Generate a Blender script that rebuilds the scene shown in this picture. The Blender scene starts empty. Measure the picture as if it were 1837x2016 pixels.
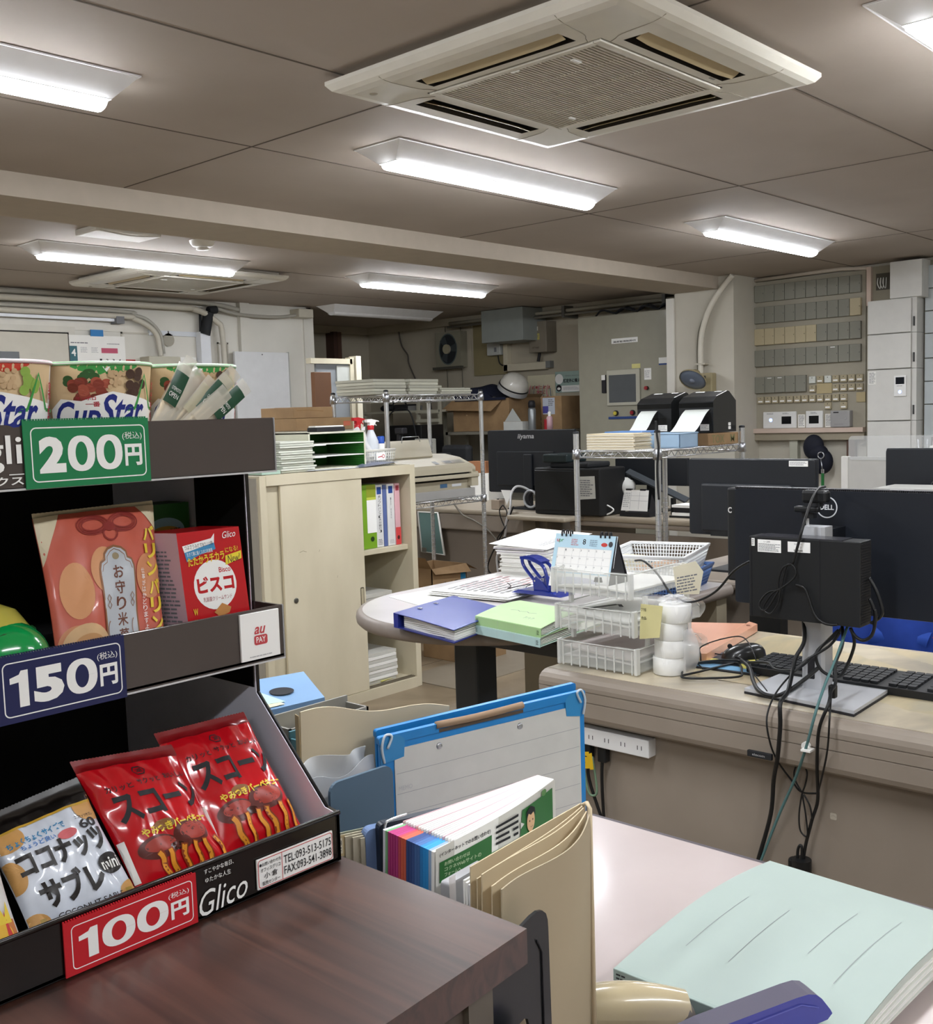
import bpy, bmesh, math, random
from mathutils import Vector, Matrix
from mathutils.geometry import tessellate_polygon
random.seed(7)
PI = math.pi
S = bpy.context.scene
COL = S.collection
# ------------------------------------------------------------------ camera, world, exposure
cam_d = bpy.data.cameras.new('camera')
cam = bpy.data.objects.new('camera', cam_d)
COL.objects.link(cam)
S.camera = cam
RC = ((0.67470256, 0.08767815, -0.73286356), (-0.73742427, 0.03792206, -0.67436441), (-0.03133533, 0.99542677, 0.0902421))
cam.matrix_world = Matrix.Translation((0, 0, 1.33)) @ Matrix(RC).to_4x4()
cam_d.sensor_fit = 'HORIZONTAL'
cam_d.sensor_width = 36.0
cam_d.lens = 36.0 * 2098.0 / 1837.0
cam_d.clip_start = 0.02
cam_d.clip_end = 60
wd = bpy.data.worlds.new('world'); S.world = wd
wd.use_nodes = True
wd.node_tree.nodes['Background'].inputs[0].default_value = (0.8, 0.85, 1, 1)
wd.node_tree.nodes['Background'].inputs[1].default_value = 0.02
vs = S.view_settings
S.display_settings.display_device = 'sRGB'
vs.view_transform = 'Standard'; vs.look = 'None'; vs.gamma = 1; vs.use_curve_mapping = False
vs.exposure = 2.35
LAMP = 15.0
# ------------------------------------------------------------------ materials
def lin(c):
    if isinstance(c, str):
        c = [int(c[i:i + 2], 16) / 255 for i in (0, 2, 4)]
    return tuple(((x / 12.92) if x <= .04045 else ((x + .055) / 1.055) ** 2.4) for x in c)
MATS = {}
def M(c, rough=.5, metal=0, var=.04, sc=14, emit=0, trans=0, alpha=1, bump=0, name=None, coat=0, ior=1.45):
    key = (c, rough, metal, var, sc, emit, trans, alpha, bump, coat)
    if key in MATS: return MATS[key]
    m = bpy.data.materials.new(name or ('mat_' + (c if isinstance(c, str) else 'rgb')))
    m.use_nodes = True
    nt = m.node_tree; b = nt.nodes['Principled BSDF']
    col = lin(c)
    b.inputs['Roughness'].default_value = rough
    b.inputs['Metallic'].default_value = metal
    b.inputs['IOR'].default_value = ior
    if coat: b.inputs['Coat Weight'].default_value = coat; b.inputs['Coat Roughness'].default_value = .08
    if trans: b.inputs['Transmission Weight'].default_value = trans
    if alpha < 1: b.inputs['Alpha'].default_value = alpha
    if emit:
        b.inputs['Emission Color'].default_value = (*col, 1); b.inputs['Emission Strength'].default_value = emit
        b.inputs['Base Color'].default_value = (*col, 1)
    elif var:
        tc = nt.nodes.new('ShaderNodeTexCoord'); n = nt.nodes.new('ShaderNodeTexNoise'); r = nt.nodes.new('ShaderNodeMixRGB')
        n.inputs['Scale'].default_value = sc; n.inputs['Detail'].default_value = 5
        r.inputs[1].default_value = (*[max(0, x * (1 - var * 2)) for x in col], 1)
        r.inputs[2].default_value = (*[min(1, x * (1 + var * 2)) for x in col], 1)
        nt.links.new(tc.outputs['Object'], n.inputs['Vector']); nt.links.new(n.outputs['Fac'], r.inputs[0]); nt.links.new(r.outputs[0], b.inputs['Base Color'])
        if bump:
            bp = nt.nodes.new('ShaderNodeBump'); bp.inputs['Strength'].default_value = bump; bp.inputs['Distance'].default_value = .002
            nt.links.new(n.outputs['Fac'], bp.inputs['Height']); nt.links.new(bp.outputs[0], b.inputs['Normal'])
    else:
        b.inputs['Base Color'].default_value = (*col, 1)
    MATS[key] = m
    return m
def blotch(c1, c2, sc, rough=.45, scale=(1, 1, 1), lo=.35, hi=.65, name='blotch', dist=0, coat=0, c3=None):
    """two colour procedural material: stretched noise between two tones"""
    m = bpy.data.materials.new(name); m.use_nodes = True
    nt = m.node_tree; b = nt.nodes['Principled BSDF']; b.inputs['Roughness'].default_value = rough
    if coat: b.inputs['Coat Weight'].default_value = coat; b.inputs['Coat Roughness'].default_value = .12
    tc = nt.nodes.new('ShaderNodeTexCoord'); mp = nt.nodes.new('ShaderNodeMapping'); n = nt.nodes.new('ShaderNodeTexNoise'); cr = nt.nodes.new('ShaderNodeValToRGB')
    mp.inputs['Scale'].default_value = scale; n.inputs['Scale'].default_value = sc; n.inputs['Detail'].default_value = 7; n.inputs['Distortion'].default_value = dist
    cr.color_ramp.elements[0].position = lo; cr.color_ramp.elements[0].color = (*lin(c1), 1)
    cr.color_ramp.elements[1].position = hi; cr.color_ramp.elements[1].color = (*lin(c2), 1)
    if c3:
        e = cr.color_ramp.elements.new((lo + hi) / 2); e.color = (*lin(c3), 1)
    L = nt.links.new
    L(tc.outputs['Object'], mp.inputs[0]); L(mp.outputs[0], n.inputs['Vector']); L(n.outputs['Fac'], cr.inputs[0]); L(cr.outputs[0], b.inputs['Base Color'])
    return m
WOOD = blotch('22120f', '523429', 6, .36, (7, .3, 5.5), .28, .78, 'dark_wood', 1.6, .12)
CEIL = blotch('a1968b', 'afa499', 1.3, .8, (1, 1, 1), .3, .7, 'ceiling_board')
WALL = blotch('b6b1a3', 'c6c1b4', 2.0, .75, (1, 1, 1), .3, .7, 'painted_wall')
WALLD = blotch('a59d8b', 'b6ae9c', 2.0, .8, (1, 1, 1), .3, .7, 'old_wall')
WALLW = blotch('cfccc2', 'dedbd2', 2.0, .7, (1, 1, 1), .3, .7, 'white_wall')
FLOORM = blotch('6d604e', 'a08f76', 2.6, .45, (1, 1, 1), .3, .7, 'worn_floor', .8)
DESKTOP = blotch('8e887c', 'd9cdb2', 3.2, .35, (1, 1.4, 1), .33, .62, 'worn_desktop', .6, .2, 'b9ae98')
PINKTOP = blotch('ab9d99', 'b8aca8', 3, .35, (1, 1, 1), .3, .7, 'counter_top', 0, .3)
STEEL = M('8f8578', .42, 0, .03); STEELD = M('7a7063', .5, 0, .04)
CREAM = blotch('c9c0a6', 'd6cdb4', 6, .4, (1, 1, .4), .3, .7, 'cream_metal')
CHROME = M('d6d8da', .22, .75, .03); ALU = M('b9bcc2', .3, 1, .03)
BLK = M('17191b', .42, 0, .1, 60); BLK2 = M('23262a', .5, 0, .08, 60); BLKG = M('0c0c0e', .15, 0, .1, coat=.5); BLKM = M('1b1d20', .7, 0, .1)
WHT = M('ecebe6', .45); WHT2 = M('f5f5f2', .6, 0, .01); PAPER = M('efeee9', .8, 0, .02); GREYP = M('8d8f8d', .5)
CARD = blotch('8c7050', 'a2845f', 9, .85, (1, 1, 1), .3, .7, 'cardboard')
KRAFT = blotch('b8a686', 'c9ba9c', 3, .75, (1, 1, 1), .3, .7, 'manila_paper', .5)
INK = M('1d1c20', .6, 0, 0); INKG = M('77787c', .6, 0, 0); INKL = M('b8b8ba', .6, 0, 0)
# ------------------------------------------------------------------ mesh builder
TXT = {}
def glyphs(s, bold=0.0, ital=0.0):
    k = (s, bold, ital)
    if k not in TXT:
        c = bpy.data.curves.new('t', 'FONT'); c.body = s; c.size = 1; c.offset = bold; c.resolution_u = 2 if len(s) > 14 else 3; c.shear = ital
        o = bpy.data.objects.new('t', c); me = bpy.data.meshes.new_from_object(o)
        v = [(p.co.x, p.co.y) for p in me.vertices]; f = [tuple(p.vertices) for p in me.polygons]
        bpy.data.objects.remove(o); bpy.data.curves.remove(c); bpy.data.meshes.remove(me)
        xs = [p[0] for p in v] or [0, 1]; ys = [p[1] for p in v] or [0, 1]
        TXT[k] = (v, f, min(xs), min(ys), max(xs), max(ys))
    return TXT[k]
def frame(o, u, v):
    o = Vector(o); u = Vector(u).normalized(); v = Vector(v).normalized(); n = u.cross(v)
    return lambda a, b, h=0: o + u * a + v * b + n * h
def fX(x, y, z): return frame((x, y, z), (0, -1, 0), (0, 0, 1))      # faces -X
def fY(x, y, z): return frame((x, y, z), (1, 0, 0), (0, 0, 1))       # faces -Y
def fZ(x, y, z, a=0): return frame((x, y, z), (math.cos(a), math.sin(a), 0), (-math.sin(a), math.cos(a), 0))
class MB:
    def __init__(s): s.v = []; s.f = []; s.mt = []; s.mats = []; s.sm = []; s.T = None
    def mi(s, m):
        if m not in s.mats: s.mats.append(m)
        return s.mats.index(m)
    def add(s, vs, fs, m, smooth=False):
        b = len(s.v); k = s.mi(m)
        for p in vs:
            p = Vector(p); s.v.append(s.T @ p if s.T else p)
        for f in fs:
            s.f.append(tuple(i + b for i in f)); s.mt.append(k); s.sm.append(smooth)
        return s
    def box(s, x0, y0, z0, x1, y1, z1, m, bev=0):
        x0, x1 = min(x0, x1), max(x0, x1); y0, y1 = min(y0, y1), max(y0, y1); z0, z1 = min(z0, z1), max(z0, z1)
        if bev:
            bev = min(bev, (x1 - x0) * .45, (y1 - y0) * .45, (z1 - z0) * .45)
            bm = bmesh.new(); bmesh.ops.create_cube(bm, size=1)
            for v in bm.verts: v.co = Vector(((x0 + x1) / 2 + v.co.x * (x1 - x0), (y0 + y1) / 2 + v.co.y * (y1 - y0), (z0 + z1) / 2 + v.co.z * (z1 - z0)))
            bmesh.ops.bevel(bm, geom=list(bm.edges), offset=bev, segments=2, profile=.5, affect='EDGES')
            bm.verts.index_update()
            s.add([v.co.copy() for v in bm.verts], [tuple(v.index for v in f.verts) for f in bm.faces], m); bm.free(); return s
        vs = [(x, y, z) for z in (z0, z1) for y in (y0, y1) for x in (x0, x1)]
        return s.add(vs, [(0, 2, 3, 1), (4, 5, 7, 6), (0, 1, 5, 4), (2, 6, 7, 3), (0, 4, 6, 2), (1, 3, 7, 5)], m)
    def cyl(s, p0, p1, r0, m, r1=None, n=16, cap=True, smooth=True):
        p0 = Vector(p0); p1 = Vector(p1); r1 = r0 if r1 is None else r1
        d = (p1 - p0).normalized(); a = d.orthogonal().normalized(); b = d.cross(a)
        vs = []
        for p, r in ((p0, r0), (p1, r1)):
            vs += [p + (a * math.cos(2 * PI * i / n) + b * math.sin(2 * PI * i / n)) * r for i in range(n)]
        s.add(vs, [(i, (i + 1) % n, n + (i + 1) % n, n + i) for i in range(n)], m, smooth)
        if cap: s.add(vs, [tuple(range(n - 1, -1, -1)), tuple(range(n, 2 * n))], m)
        return s
    def tube(s, pts, r, m, n=7, smooth_pts=0, closed=False):
        pts = [Vector(p) for p in pts]
        if smooth_pts: pts = catmull(pts, smooth_pts, closed)
        rr = r if isinstance(r, (list, tuple)) else [r] * len(pts)
        if len(rr) != len(pts): rr = [rr[min(len(rr) - 1, int(i * len(rr) / len(pts)))] for i in range(len(pts))]
        vs = []; a = None; N = len(pts)
        for i, p in enumerate(pts):
            t = (pts[(i + 1) % N if closed else min(i + 1, N - 1)] - pts[(i - 1) if closed else max(i - 1, 0)])
            t = t.normalized() if t.length > 1e-9 else Vector((0, 0, 1))
            a = t.orthogonal().normalized() if a is None else (a - t * a.dot(t)).normalized() if (a - t * a.dot(t)).length > 1e-6 else t.orthogonal().normalized()
            b = t.cross(a)
            vs += [p + (a * math.cos(2 * PI * k / n) + b * math.sin(2 * PI * k / n)) * rr[i] for k in range(n)]
        fs = [(i * n + k, i * n + (k + 1) % n, ((i + 1) % N) * n + (k + 1) % n, ((i + 1) % N) * n + k) for i in range(N if closed else N - 1) for k in range(n)]
        if not closed: fs += [tuple(range(n - 1, -1, -1)), tuple((N - 1) * n + k for k in range(n))]
        return s.add(vs, fs, m, True)
    def lathe(s, prof, m, o=(0, 0, 0), n=28, axis=None):
        """prof: (r, z) list"""
        o = Vector(o); vs = []
        R = Matrix.Identity(3) if axis is None else Vector((0, 0, 1)).rotation_difference(Vector(axis)).to_matrix()
        for r, z in prof: vs += [o + R @ Vector((r * math.cos(2 * PI * i / n), r * math.sin(2 * PI * i / n), z)) for i in range(n)]
        fs = [(j * n + i, j * n + (i + 1) % n, (j + 1) * n + (i + 1) % n, (j + 1) * n + i) for j in range(len(prof) - 1) for i in range(n)]
        return s.add(vs, fs, m, True)
    def ell(s, c, r, m, nu=20, nv=12, half=False):
        c = Vector(c); vs = []; fs = []
        for j in range(nv + 1):
            t = PI * j / nv * (.5 if half else 1)
            for i in range(nu):
                p = 2 * PI * i / nu; vs.append(c + Vector((r[0] * math.sin(t) * math.cos(p), r[1] * math.sin(t) * math.sin(p), r[2] * math.cos(t))))
        for j in range(nv):
            for i in range(nu): fs.append((j * nu + i, (j + 1) * nu + i, (j + 1) * nu + (i + 1) % nu, j * nu + (i + 1) % nu))
        return s.add(vs, fs, m, True)
    def prism(s, poly, F, h0, h1, m, side=None):
        """polygon in the plane of frame F, extruded between heights h0 and h1"""
        n = len(poly); tri = tessellate_polygon([[Vector((x, y, 0)) for x, y in poly]])
        vs = [F(x, y, h0) for x, y in poly] + [F(x, y, h1) for x, y in poly]
        s.add(vs, [tuple(t) for t in tri] + [tuple(i + n for i in t) for t in tri], m)
        s.add(vs, [(i, (i + 1) % n, n + (i + 1) % n, n + i) for i in range(n)], side or m); return s
    def surf(s, fn, nu, nv, m, smooth=True, thick=0):
        vs = [Vector(fn(i / nu, j / nv)) for j in range(nv + 1) for i in range(nu + 1)]
        W = nu + 1; q = [(j * W + i, j * W + i + 1, (j + 1) * W + i + 1, (j + 1) * W + i) for j in range(nv) for i in range(nu)]
        s.add(vs, q, m, smooth)
        if thick:
            nn = []
            for j in range(nv + 1):
                for i in range(nu + 1):
                    du = vs[j * W + min(i + 1, nu)] - vs[j * W + max(i - 1, 0)]; dv = vs[min(j + 1, nv) * W + i] - vs[max(j - 1, 0) * W + i]
                    c = du.cross(dv); nn.append(c.normalized() if c.length > 1e-12 else Vector((0, 0, 1)))
            v2 = [p - q_ * thick for p, q_ in zip(vs, nn)]
            s.add(v2, [tuple(reversed(f)) for f in q], m, smooth)
            edge = [i for i in range(W)] + [j * W + nu for j in range(1, nv + 1)] + [nv * W + i for i in range(nu - 1, -1, -1)] + [j * W for j in range(nv - 1, 0, -1)]
            k = len(edge); s.add([vs[e] for e in edge] + [v2[e] for e in edge], [(i, (i + 1) % k, k + (i + 1) % k, k + i) for i in range(k)], m)
        return s
    # ---- flat or curved print
    def tris(s, v, f, F, h, m, mx=None):
        v = list(v); f = [tuple(x) for x in f]
        if mx:
            out = []; st = []
            for t in f: st += [(t[0], t[k], t[k + 1]) for k in range(1, len(t) - 1)]
            while st:
                a, b, c = st.pop(); L = [(math.dist(v[a], v[b]), a, b, c), (math.dist(v[b], v[c]), b, c, a), (math.dist(v[c], v[a]), c, a, b)]
                d, a, b, c = max(L)
                if d > mx: v.append(((v[a][0] + v[b][0]) / 2, (v[a][1] + v[b][1]) / 2)); k = len(v) - 1; st += [(a, k, c), (k, b, c)]
                else: out.append((a, b, c))
            f = out
        return s.add([F(x, y, h) for x, y in v], f, m, bool(mx))
    def dec(s, F, items, h=.0003, step=.00012, mx=None):
        for it in items:
            k, m = it[0], it[1]; a = it[2:]
            if k == 'r': v = [(a[0], a[1]), (a[2], a[1]), (a[2], a[3]), (a[0], a[3])]; f = [(0, 1, 2, 3)]
            elif k == 'rr' or k == 'ro':
                v = rrect(*a[:5]); f = [t for t in tessellate_polygon([[Vector((x, y, 0)) for x, y in v]])]
                if k == 'ro':
                    w = a[5]; v2 = rrect(a[0] + w, a[1] + w, a[2] - w, a[3] - w, max(a[4] - w, .00001)); n = len(v); v = v + v2
                    f = [(i, (i + 1) % n, n + (i + 1) % n, n + i) for i in range(n)]
            elif k == 'e':
                n = 28; v = [(a[0] + a[2] * math.cos(2 * PI * i / n), a[1] + a[3] * math.sin(2 * PI * i / n)) for i in range(n)]; f = [tuple(range(n))]
                if len(a) > 4: v += [(a[0] + (a[2] - a[4]) * math.cos(2 * PI * i / n), a[1] + (a[3] - a[4]) * math.sin(2 * PI * i / n)) for i in range(n)]; f = [(i, (i + 1) % n, n + (i + 1) % n, n + i) for i in range(n)]
            elif k == 'p': v = list(a[0]); f = [t for t in tessellate_polygon([[Vector((x, y, 0)) for x, y in v]])]
            elif k == 'l':
                P = a[0]; w = a[1] / 2; v = []; f = []
                for i, (x, y) in enumerate(P):
                    x0, y0 = P[max(i - 1, 0)]; x1, y1 = P[min(i + 1, len(P) - 1)]; L = math.hypot(x1 - x0, y1 - y0) or 1; nx, ny = -(y1 - y0) / L, (x1 - x0) / L
                    v += [(x + nx * w, y + ny * w), (x - nx * w, y - ny * w)]
                f = [(2 * i, 2 * i + 1, 2 * i + 3, 2 * i + 2) for i in range(len(P) - 1)]
            elif k == 't':
                t, x0, y0, x1, y1 = a[:5]; bold = a[5] if len(a) > 5 else 0; rot = a[6] if len(a) > 6 else 0; it_ = a[7] if len(a) > 7 else 0
                gv, f, gx0, gy0, gx1, gy1 = glyphs(t, bold, it_)
                if not f: continue
                cx, cy = (x0 + x1) / 2, (y0 + y1) / 2; W, H = x1 - x0, y1 - y0; v = []
                for gx, gy in gv:
                    px = ((gx - gx0) / (gx1 - gx0 or 1) - .5) * W; py = ((gy - gy0) / (gy1 - gy0 or 1) - .5) * H
                    v.append((cx + px * math.cos(rot) - py * math.sin(rot), cy + px * math.sin(rot) + py * math.cos(rot)))
            elif k == 'vt':
                t, x0, y0, x1, y1 = a[:5]; bold = a[5] if len(a) > 5 else 0; n = len(t); ch = (y1 - y0) / n
                for i, c in enumerate(t): s.dec(F, [('t', m, c, x0, y1 - (i + .92) * ch, x1, y1 - (i + .08) * ch, bold)], h, 0, mx)
                h += step; continue
            elif k == 'tx':   # rows of fine print
                x0, y0, x1, y1, n = a[:5]; v = []; f = []; rh = (y1 - y0) / n; rnd = random.Random(int((x0 + y1) * 9999) + n)
                for i in range(n):
                    x = x0; yy = y1 - (i + .75) * rh; end = x1 - (x1 - x0) * rnd.random() * .3
                    while x < end:
                        w = rh * (.5 + rnd.random() * 1.6); b = len(v); xe = min(x + w, x1)
                        v += [(x, yy), (xe, yy), (xe, yy + rh * .45), (x, yy + rh * .45)]; f.append((b, b + 1, b + 2, b + 3)); x = xe + rh * .25
            s.tris(v, f, F, h, m, mx); h += step
        return s
    def mesh(s, name):
        me = bpy.data.meshes.new(name); me.from_pydata([tuple(v) for v in s.v], [], s.f)
        for m in s.mats: me.materials.append(m)
        me.polygons.foreach_set('material_index', s.mt); me.polygons.foreach_set('use_smooth', s.sm); me.update(); return me
def rrect(x0, y0, x1, y1, r, n=5):
    r = min(r, abs(x1 - x0) / 2.01, abs(y1 - y0) / 2.01); v = []
    for cx, cy, a in ((x1 - r, y1 - r, 0), (x0 + r, y1 - r, PI / 2), (x0 + r, y0 + r, PI), (x1 - r, y0 + r, PI * 1.5)):
        v += [(cx + r * math.cos(a + PI / 2 * i / n), cy + r * math.sin(a + PI / 2 * i / n)) for i in range(n + 1)]
    return v
def catmull(p, k, closed=False):
    out = []; N = len(p)
    for i in range(N if closed else N - 1):
        g = (lambda j: p[j % N]) if closed else (lambda j: p[max(0, min(N - 1, j))])
        a, b, c, d = g(i - 1), g(i), g(i + 1), g(i + 2)
        for t in range(k):
            t = t / k; out.append(.5 * ((2 * b) + (c - a) * t + (2 * a - 5 * b + 4 * c - d) * t * t + (3 * b - a - 3 * c + d) * t ** 3))
    if not closed: out.append(p[-1])
    return out
WM = {}
def tagp(o, label=None, cat=None, group=None, kind=None):
    if label: o['label'] = label
    if cat: o['category'] = cat
    if group: o['group'] = group
    if kind: o['kind'] = kind
    return o
def thing(name, label, cat, loc=(0, 0, 0), rz=0, group=None, rot=None):
    o = bpy.data.objects.new(name, None); COL.objects.link(o); o.empty_display_size = .05
    o.location = loc; o.rotation_euler = rot or (0, 0, rz)
    WM[o.name] = Matrix.Translation(loc) @ o.rotation_euler.to_matrix().to_4x4()
    return tagp(o, label, cat, group)
def part(mb, name, par, label=None, world=False, kind=None):
    me = mb.mesh(name); W = WM[par.name]
    if world: me.transform(W.inverted())
    o = bpy.data.objects.new(name, me); COL.objects.link(o); o.parent = par; WM[o.name] = W
    return tagp(o, label, kind=kind)
def solo(mb, name, label, cat, loc=(0, 0, 0), rz=0, group=None, world=True, rot=None):
    me = mb.mesh(name); o = bpy.data.objects.new(name, me); COL.objects.link(o)
    o.location = loc; o.rotation_euler = rot or (0, 0, rz); W = Matrix.Translation(loc) @ o.rotation_euler.to_matrix().to_4x4(); WM[o.name] = W
    if world: me.transform(W.inverted())
    return tagp(o, label, cat, group)
def struct(mb, name, label=None):
    o = bpy.data.objects.new(name, mb.mesh(name)); COL.objects.link(o); WM[o.name] = Matrix.Identity(4)
    return tagp(o, label, None, None, 'structure')
def dup(root, loc, rz=None, label=None):
    r = root.copy(); COL.objects.link(r); r.location = loc
    if rz is not None: r.rotation_euler = (0, 0, rz)
    WM[r.name] = Matrix.Translation(loc) @ r.rotation_euler.to_matrix().to_4x4()
    if label: r['label'] = label
    for ch in [o for o in root.children]:
        c = ch.copy(); COL.objects.link(c); c.parent = r
        for g in list(ch.children):
            d = g.copy(); COL.objects.link(d); d.parent = c
    return r
ORD = ['first', 'second', 'third', 'fourth', 'fifth', 'sixth', 'seventh', 'eighth', 'ninth', 'tenth', 'eleventh', 'twelfth', 'thirteenth', 'fourteenth']
H90 = -PI / 2
# ================================================================== THE ROOM
b = MB().box(-2.5, -3, -.05, 7.9, 8.6, 0, FLOORM)
for y in (.4, 1.3, 2.2, 3.1, 4.0, 4.9): b.box(-2.5, y, 0, 7.9, y + .004, .0006, M('5a4f41', .8))
for x in (1.9, 2.8, 3.7, 4.6, 5.5): b.box(x, -3, 0, x + .004, 8.6, .0006, M('5a4f41', .8))
struct(b, 'floor')
b = MB().box(-2.5, -3, 2.26, 7.9, 8.6, 2.32, CEIL)
sm = M('5d544b', .9)
for y in (-.1, .66, 1.45, 2.24, 3.02): b.box(-2.5, y - .003, 2.2585, 7.3, y + .003, 2.2601, sm)
for y in (4.6, 5.4, 6.2): b.box(-2.5, y - .002, 2.2585, 7.6, y + .002, 2.2601, sm)
for x in (.33, 2.265, 4.2, 6.1): b.box(x - .003, -3, 2.2585, x + .003, 3.85, 2.2601, sm)
struct(b, 'ceiling')
struct(MB().box(-2.5, 3.86, 2.172, 6.95, 4.24, 2.262, M('b5aa9b', .75)), 'trim_1', 'painted beam across the ceiling')
# right hand wall with the switch panels
b = MB().box(7.29, -3, 0, 7.5, 3.742, 2.262, WALL)
struct(b, 'wall_right')
b = MB().box(6.92, 3.742, 0, 7.7, 4.22, 2.262, WALL); b.box(6.905, 4.22, 0, 7.0, 4.285, 2.14, WALLW)
struct(b, 'wall_pillar')
b = MB().box(7.6, 4.2, 0, 7.7, 8.4, 2.262, WALLD); b.box(7.53, 4.3, 2.19, 7.6, 8.3, 2.26, WALLD); b.box(7.595, 6.86, 1.2, 7.6, 8.3, 2.2, WALLD)
struct(b, 'wall_back')
b = MB().box(5.75, 8.3, 0, 7.7, 8.4, 2.262, WALLD); b.box(5.75, 8.23, 2.19, 7.6, 8.3, 2.26, WALLD)
b.box(7.02, 8.18, 0, 7.07, 8.3, 2.2, M('4a332b', .6)); b.box(7.09, 8.2, 0, 7.14, 8.3, 2.2, M('5a4034', .6)); b.box(6.0, 8.2, 1.75, 7.0, 8.3, 1.9, WALLD); b.box(6.0, 8.22, 1.6, 7.0, 8.3, 1.75, M('22231f', .8))
struct(b, 'wall_recess')
b = MB().box(-2.5, 7.0, 0, 5.77, 7.12, 2.262, WALLW); b.box(5.72, 7.0, 0, 5.77, 8.35, 2.262, WALLW)
b.box(5.03, 6.96, 1.3, 5.12, 7.0, 2.262, WALLW); b.box(5.68, 6.985, 0, 5.78, 7.0, 2.2, WALLW)
for (x0, x1, z0, z1) in ((4.02, 4.68, 1.2, 2.0), (4.83, 4.93, 1.2, 1.95)):
    for q in ((x0, z0, x0 + .012, z1), (x1 - .012, z0, x1, z1), (x0, z1 - .012, x1, z1)): b.box(q[0], 6.992, q[1], q[2], 7.0, q[3], M('c2bdb0', .7))
struct(b, 'wall_left')
struct(MB().box(-2.6, -3, 0, -2.5, 8.6, 2.262, WALL), 'wall_rear'); struct(MB().box(-2.6, -3.1, 0, 7.6, -3, 2.262, WALL), 'wall_front')
b = MB().box(2.4, 6.97, 0, 3.66, 7.0, 2.02, M('d4d0c5', .5)); b.box(2.45, 6.955, 0, 3.6, 6.975, 1.97, M('c9c4b6', .45), .004); b.box(2.5, 6.95, 1.5, 3.25, 6.957, 1.84, M('2f3438', .2))
b.box(2.42, 6.967, 1.97, 3.612, 6.973, 1.98, M('33302c', .8)); b.box(3.6, 6.967, 0, 3.612, 6.973, 1.98, M('33302c', .8))
struct(b, 'door_1', 'cream flush door with a dark glazed upper window')
b = MB().box(-2.5, 6.99, 2.0, 4.2, 7.0, 2.05, M('dcd8ce', .6)); b.box(4.24, 6.985, 1.985, 4.66, 7.0, 2.02, M('cfd3d8', .5)); struct(b, 'trim_2', 'thin white moulding above the door')
b = MB().box(7.25, 2.93, 1.163, 7.29, 3.742, 2.225, M('a29c8c', .5)); struct(b, 'trim_3', 'grey backing board behind the switch boxes')
b = MB().box(7.2, 2.93, 1.133, 7.29, 3.742, 1.165, M('cdb9ab', .6)); b.box(7.22, 2.93, 1.08, 7.29, 3.742, 1.133, M('9a917e', .6)); b.box(7.24, 3.42, 0, 7.29, 3.48, 1.08, M('b3b3a4', .6)); b.box(7.24, 3.0, 0, 7.28, 3.06, 1.08, M('5c463a', .6))
b.tube([(7.24, 3.75, 2.24), (7.24, 3.1, 2.25), (7.25, 2.92, 2.235), (7.25, 2.9, 2.2)], .014, M('c9beb0', .6)); b.box(7.22, 2.885, 1.98, 7.25, 2.915, 2.24, M('cdb9ab', .6))
struct(b, 'trim_4', 'wooden rail and pipe cover around the switch board')
b = MB().box(7.25, 2.4, 0, 7.29, 2.925, 2.24, M('98917f', .6)); struct(b, 'trim_5', 'brown grey boarding between the cupboards')
b = MB().box(3.7, 3.5, 0, 5.3, 3.9, .004, M('8e8474', .6)); struct(b, 'trim_6', 'worn threshold strip in the floor')
# ------------------------------------------------------------------ ceiling lights
TUBE = M('f5f8fd', .4, emit=LAMP, name='lamp_diffuser'); PLATE = M('e9e9ea', .45)
def light_fixture(label, loc, on=True):
    t = thing('ceiling_light', label, 'ceiling light', loc, 0, 'surface ceiling lights')
    L = 1.27; b = MB()
    for sgn in (-1, 1):
        b.add([(0, sgn * .115, 0), (L, sgn * .115, 0), (L - .05, sgn * .042, -.055), (.05, sgn * .042, -.055)], [(0, 1, 2, 3)], PLATE)
    b.add([(0, -.115, 0), (0, .115, 0), (.05, .042, -.055), (.05, -.042, -.055)], [(0, 1, 2, 3)], PLATE); b.add([(L, -.115, 0), (L, .115, 0), (L - .05, .042, -.055), (L - .05, -.042, -.055)], [(0, 1, 2, 3)], PLATE)
    b.box(0, -.115, -.004, L, .115, 0, PLATE); b.box(.05, -.042, -.056, L - .05, .042, -.052, PLATE)
    part(b, 'mounting_plate', t)
    b = MB(); sec = [(.04, -.05)] + [(.04 * math.cos(a), -.056 - .024 * math.sin(a)) for a in [PI * i / 8 for i in range(9)]] + [(-.04, -.05)]
    n = len(sec); m = TUBE if on else PLATE
    vs = [(x, y, z) for x in (.06, L - .06) for y, z in sec]
    b.add(vs, [(i, (i + 1) % n, n + (i + 1) % n, n + i) for i in range(n)], m, True); b.add(vs, [tuple(range(n)), tuple(range(2 * n - 1, n - 1, -1))], m)
    part(b, 'diffuser', t)
    return t
LZ = 2.259
light_fixture('lit strip light in the middle, just beyond the large air conditioner', (2.555, 2.715, LZ))
light_fixture('lit strip light cut by the photo edge, upper left', (.33, 2.715, LZ))
light_fixture('lit strip light nearest the grey switch boxes, on this side of the beam', (4.78, 2.74, LZ))
light_fixture('lit strip light mostly out of view above the upper right corner', (2.56, .93, LZ))
light_fixture('lit strip light past the beam, beside the smaller air conditioner', (2.54, 5.26, LZ))
light_fixture('lit strip light past the beam above the wire rack', (4.7, 5.22, LZ))
light_fixture('unlit strip light at the back of the room', (5.72, 6.75, LZ), False)
light_fixture('lit strip light overhead behind the viewer beyond the snack display', (.33, .93, LZ))
light_fixture('lit strip light out of view over the right hand desks', (4.78, .93, LZ))
light_fixture('lit strip light out of view behind the viewer', (.33, -.87, LZ))
light_fixture('lit strip light out of view behind the viewer to the right', (2.56, -.87, LZ))
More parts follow.
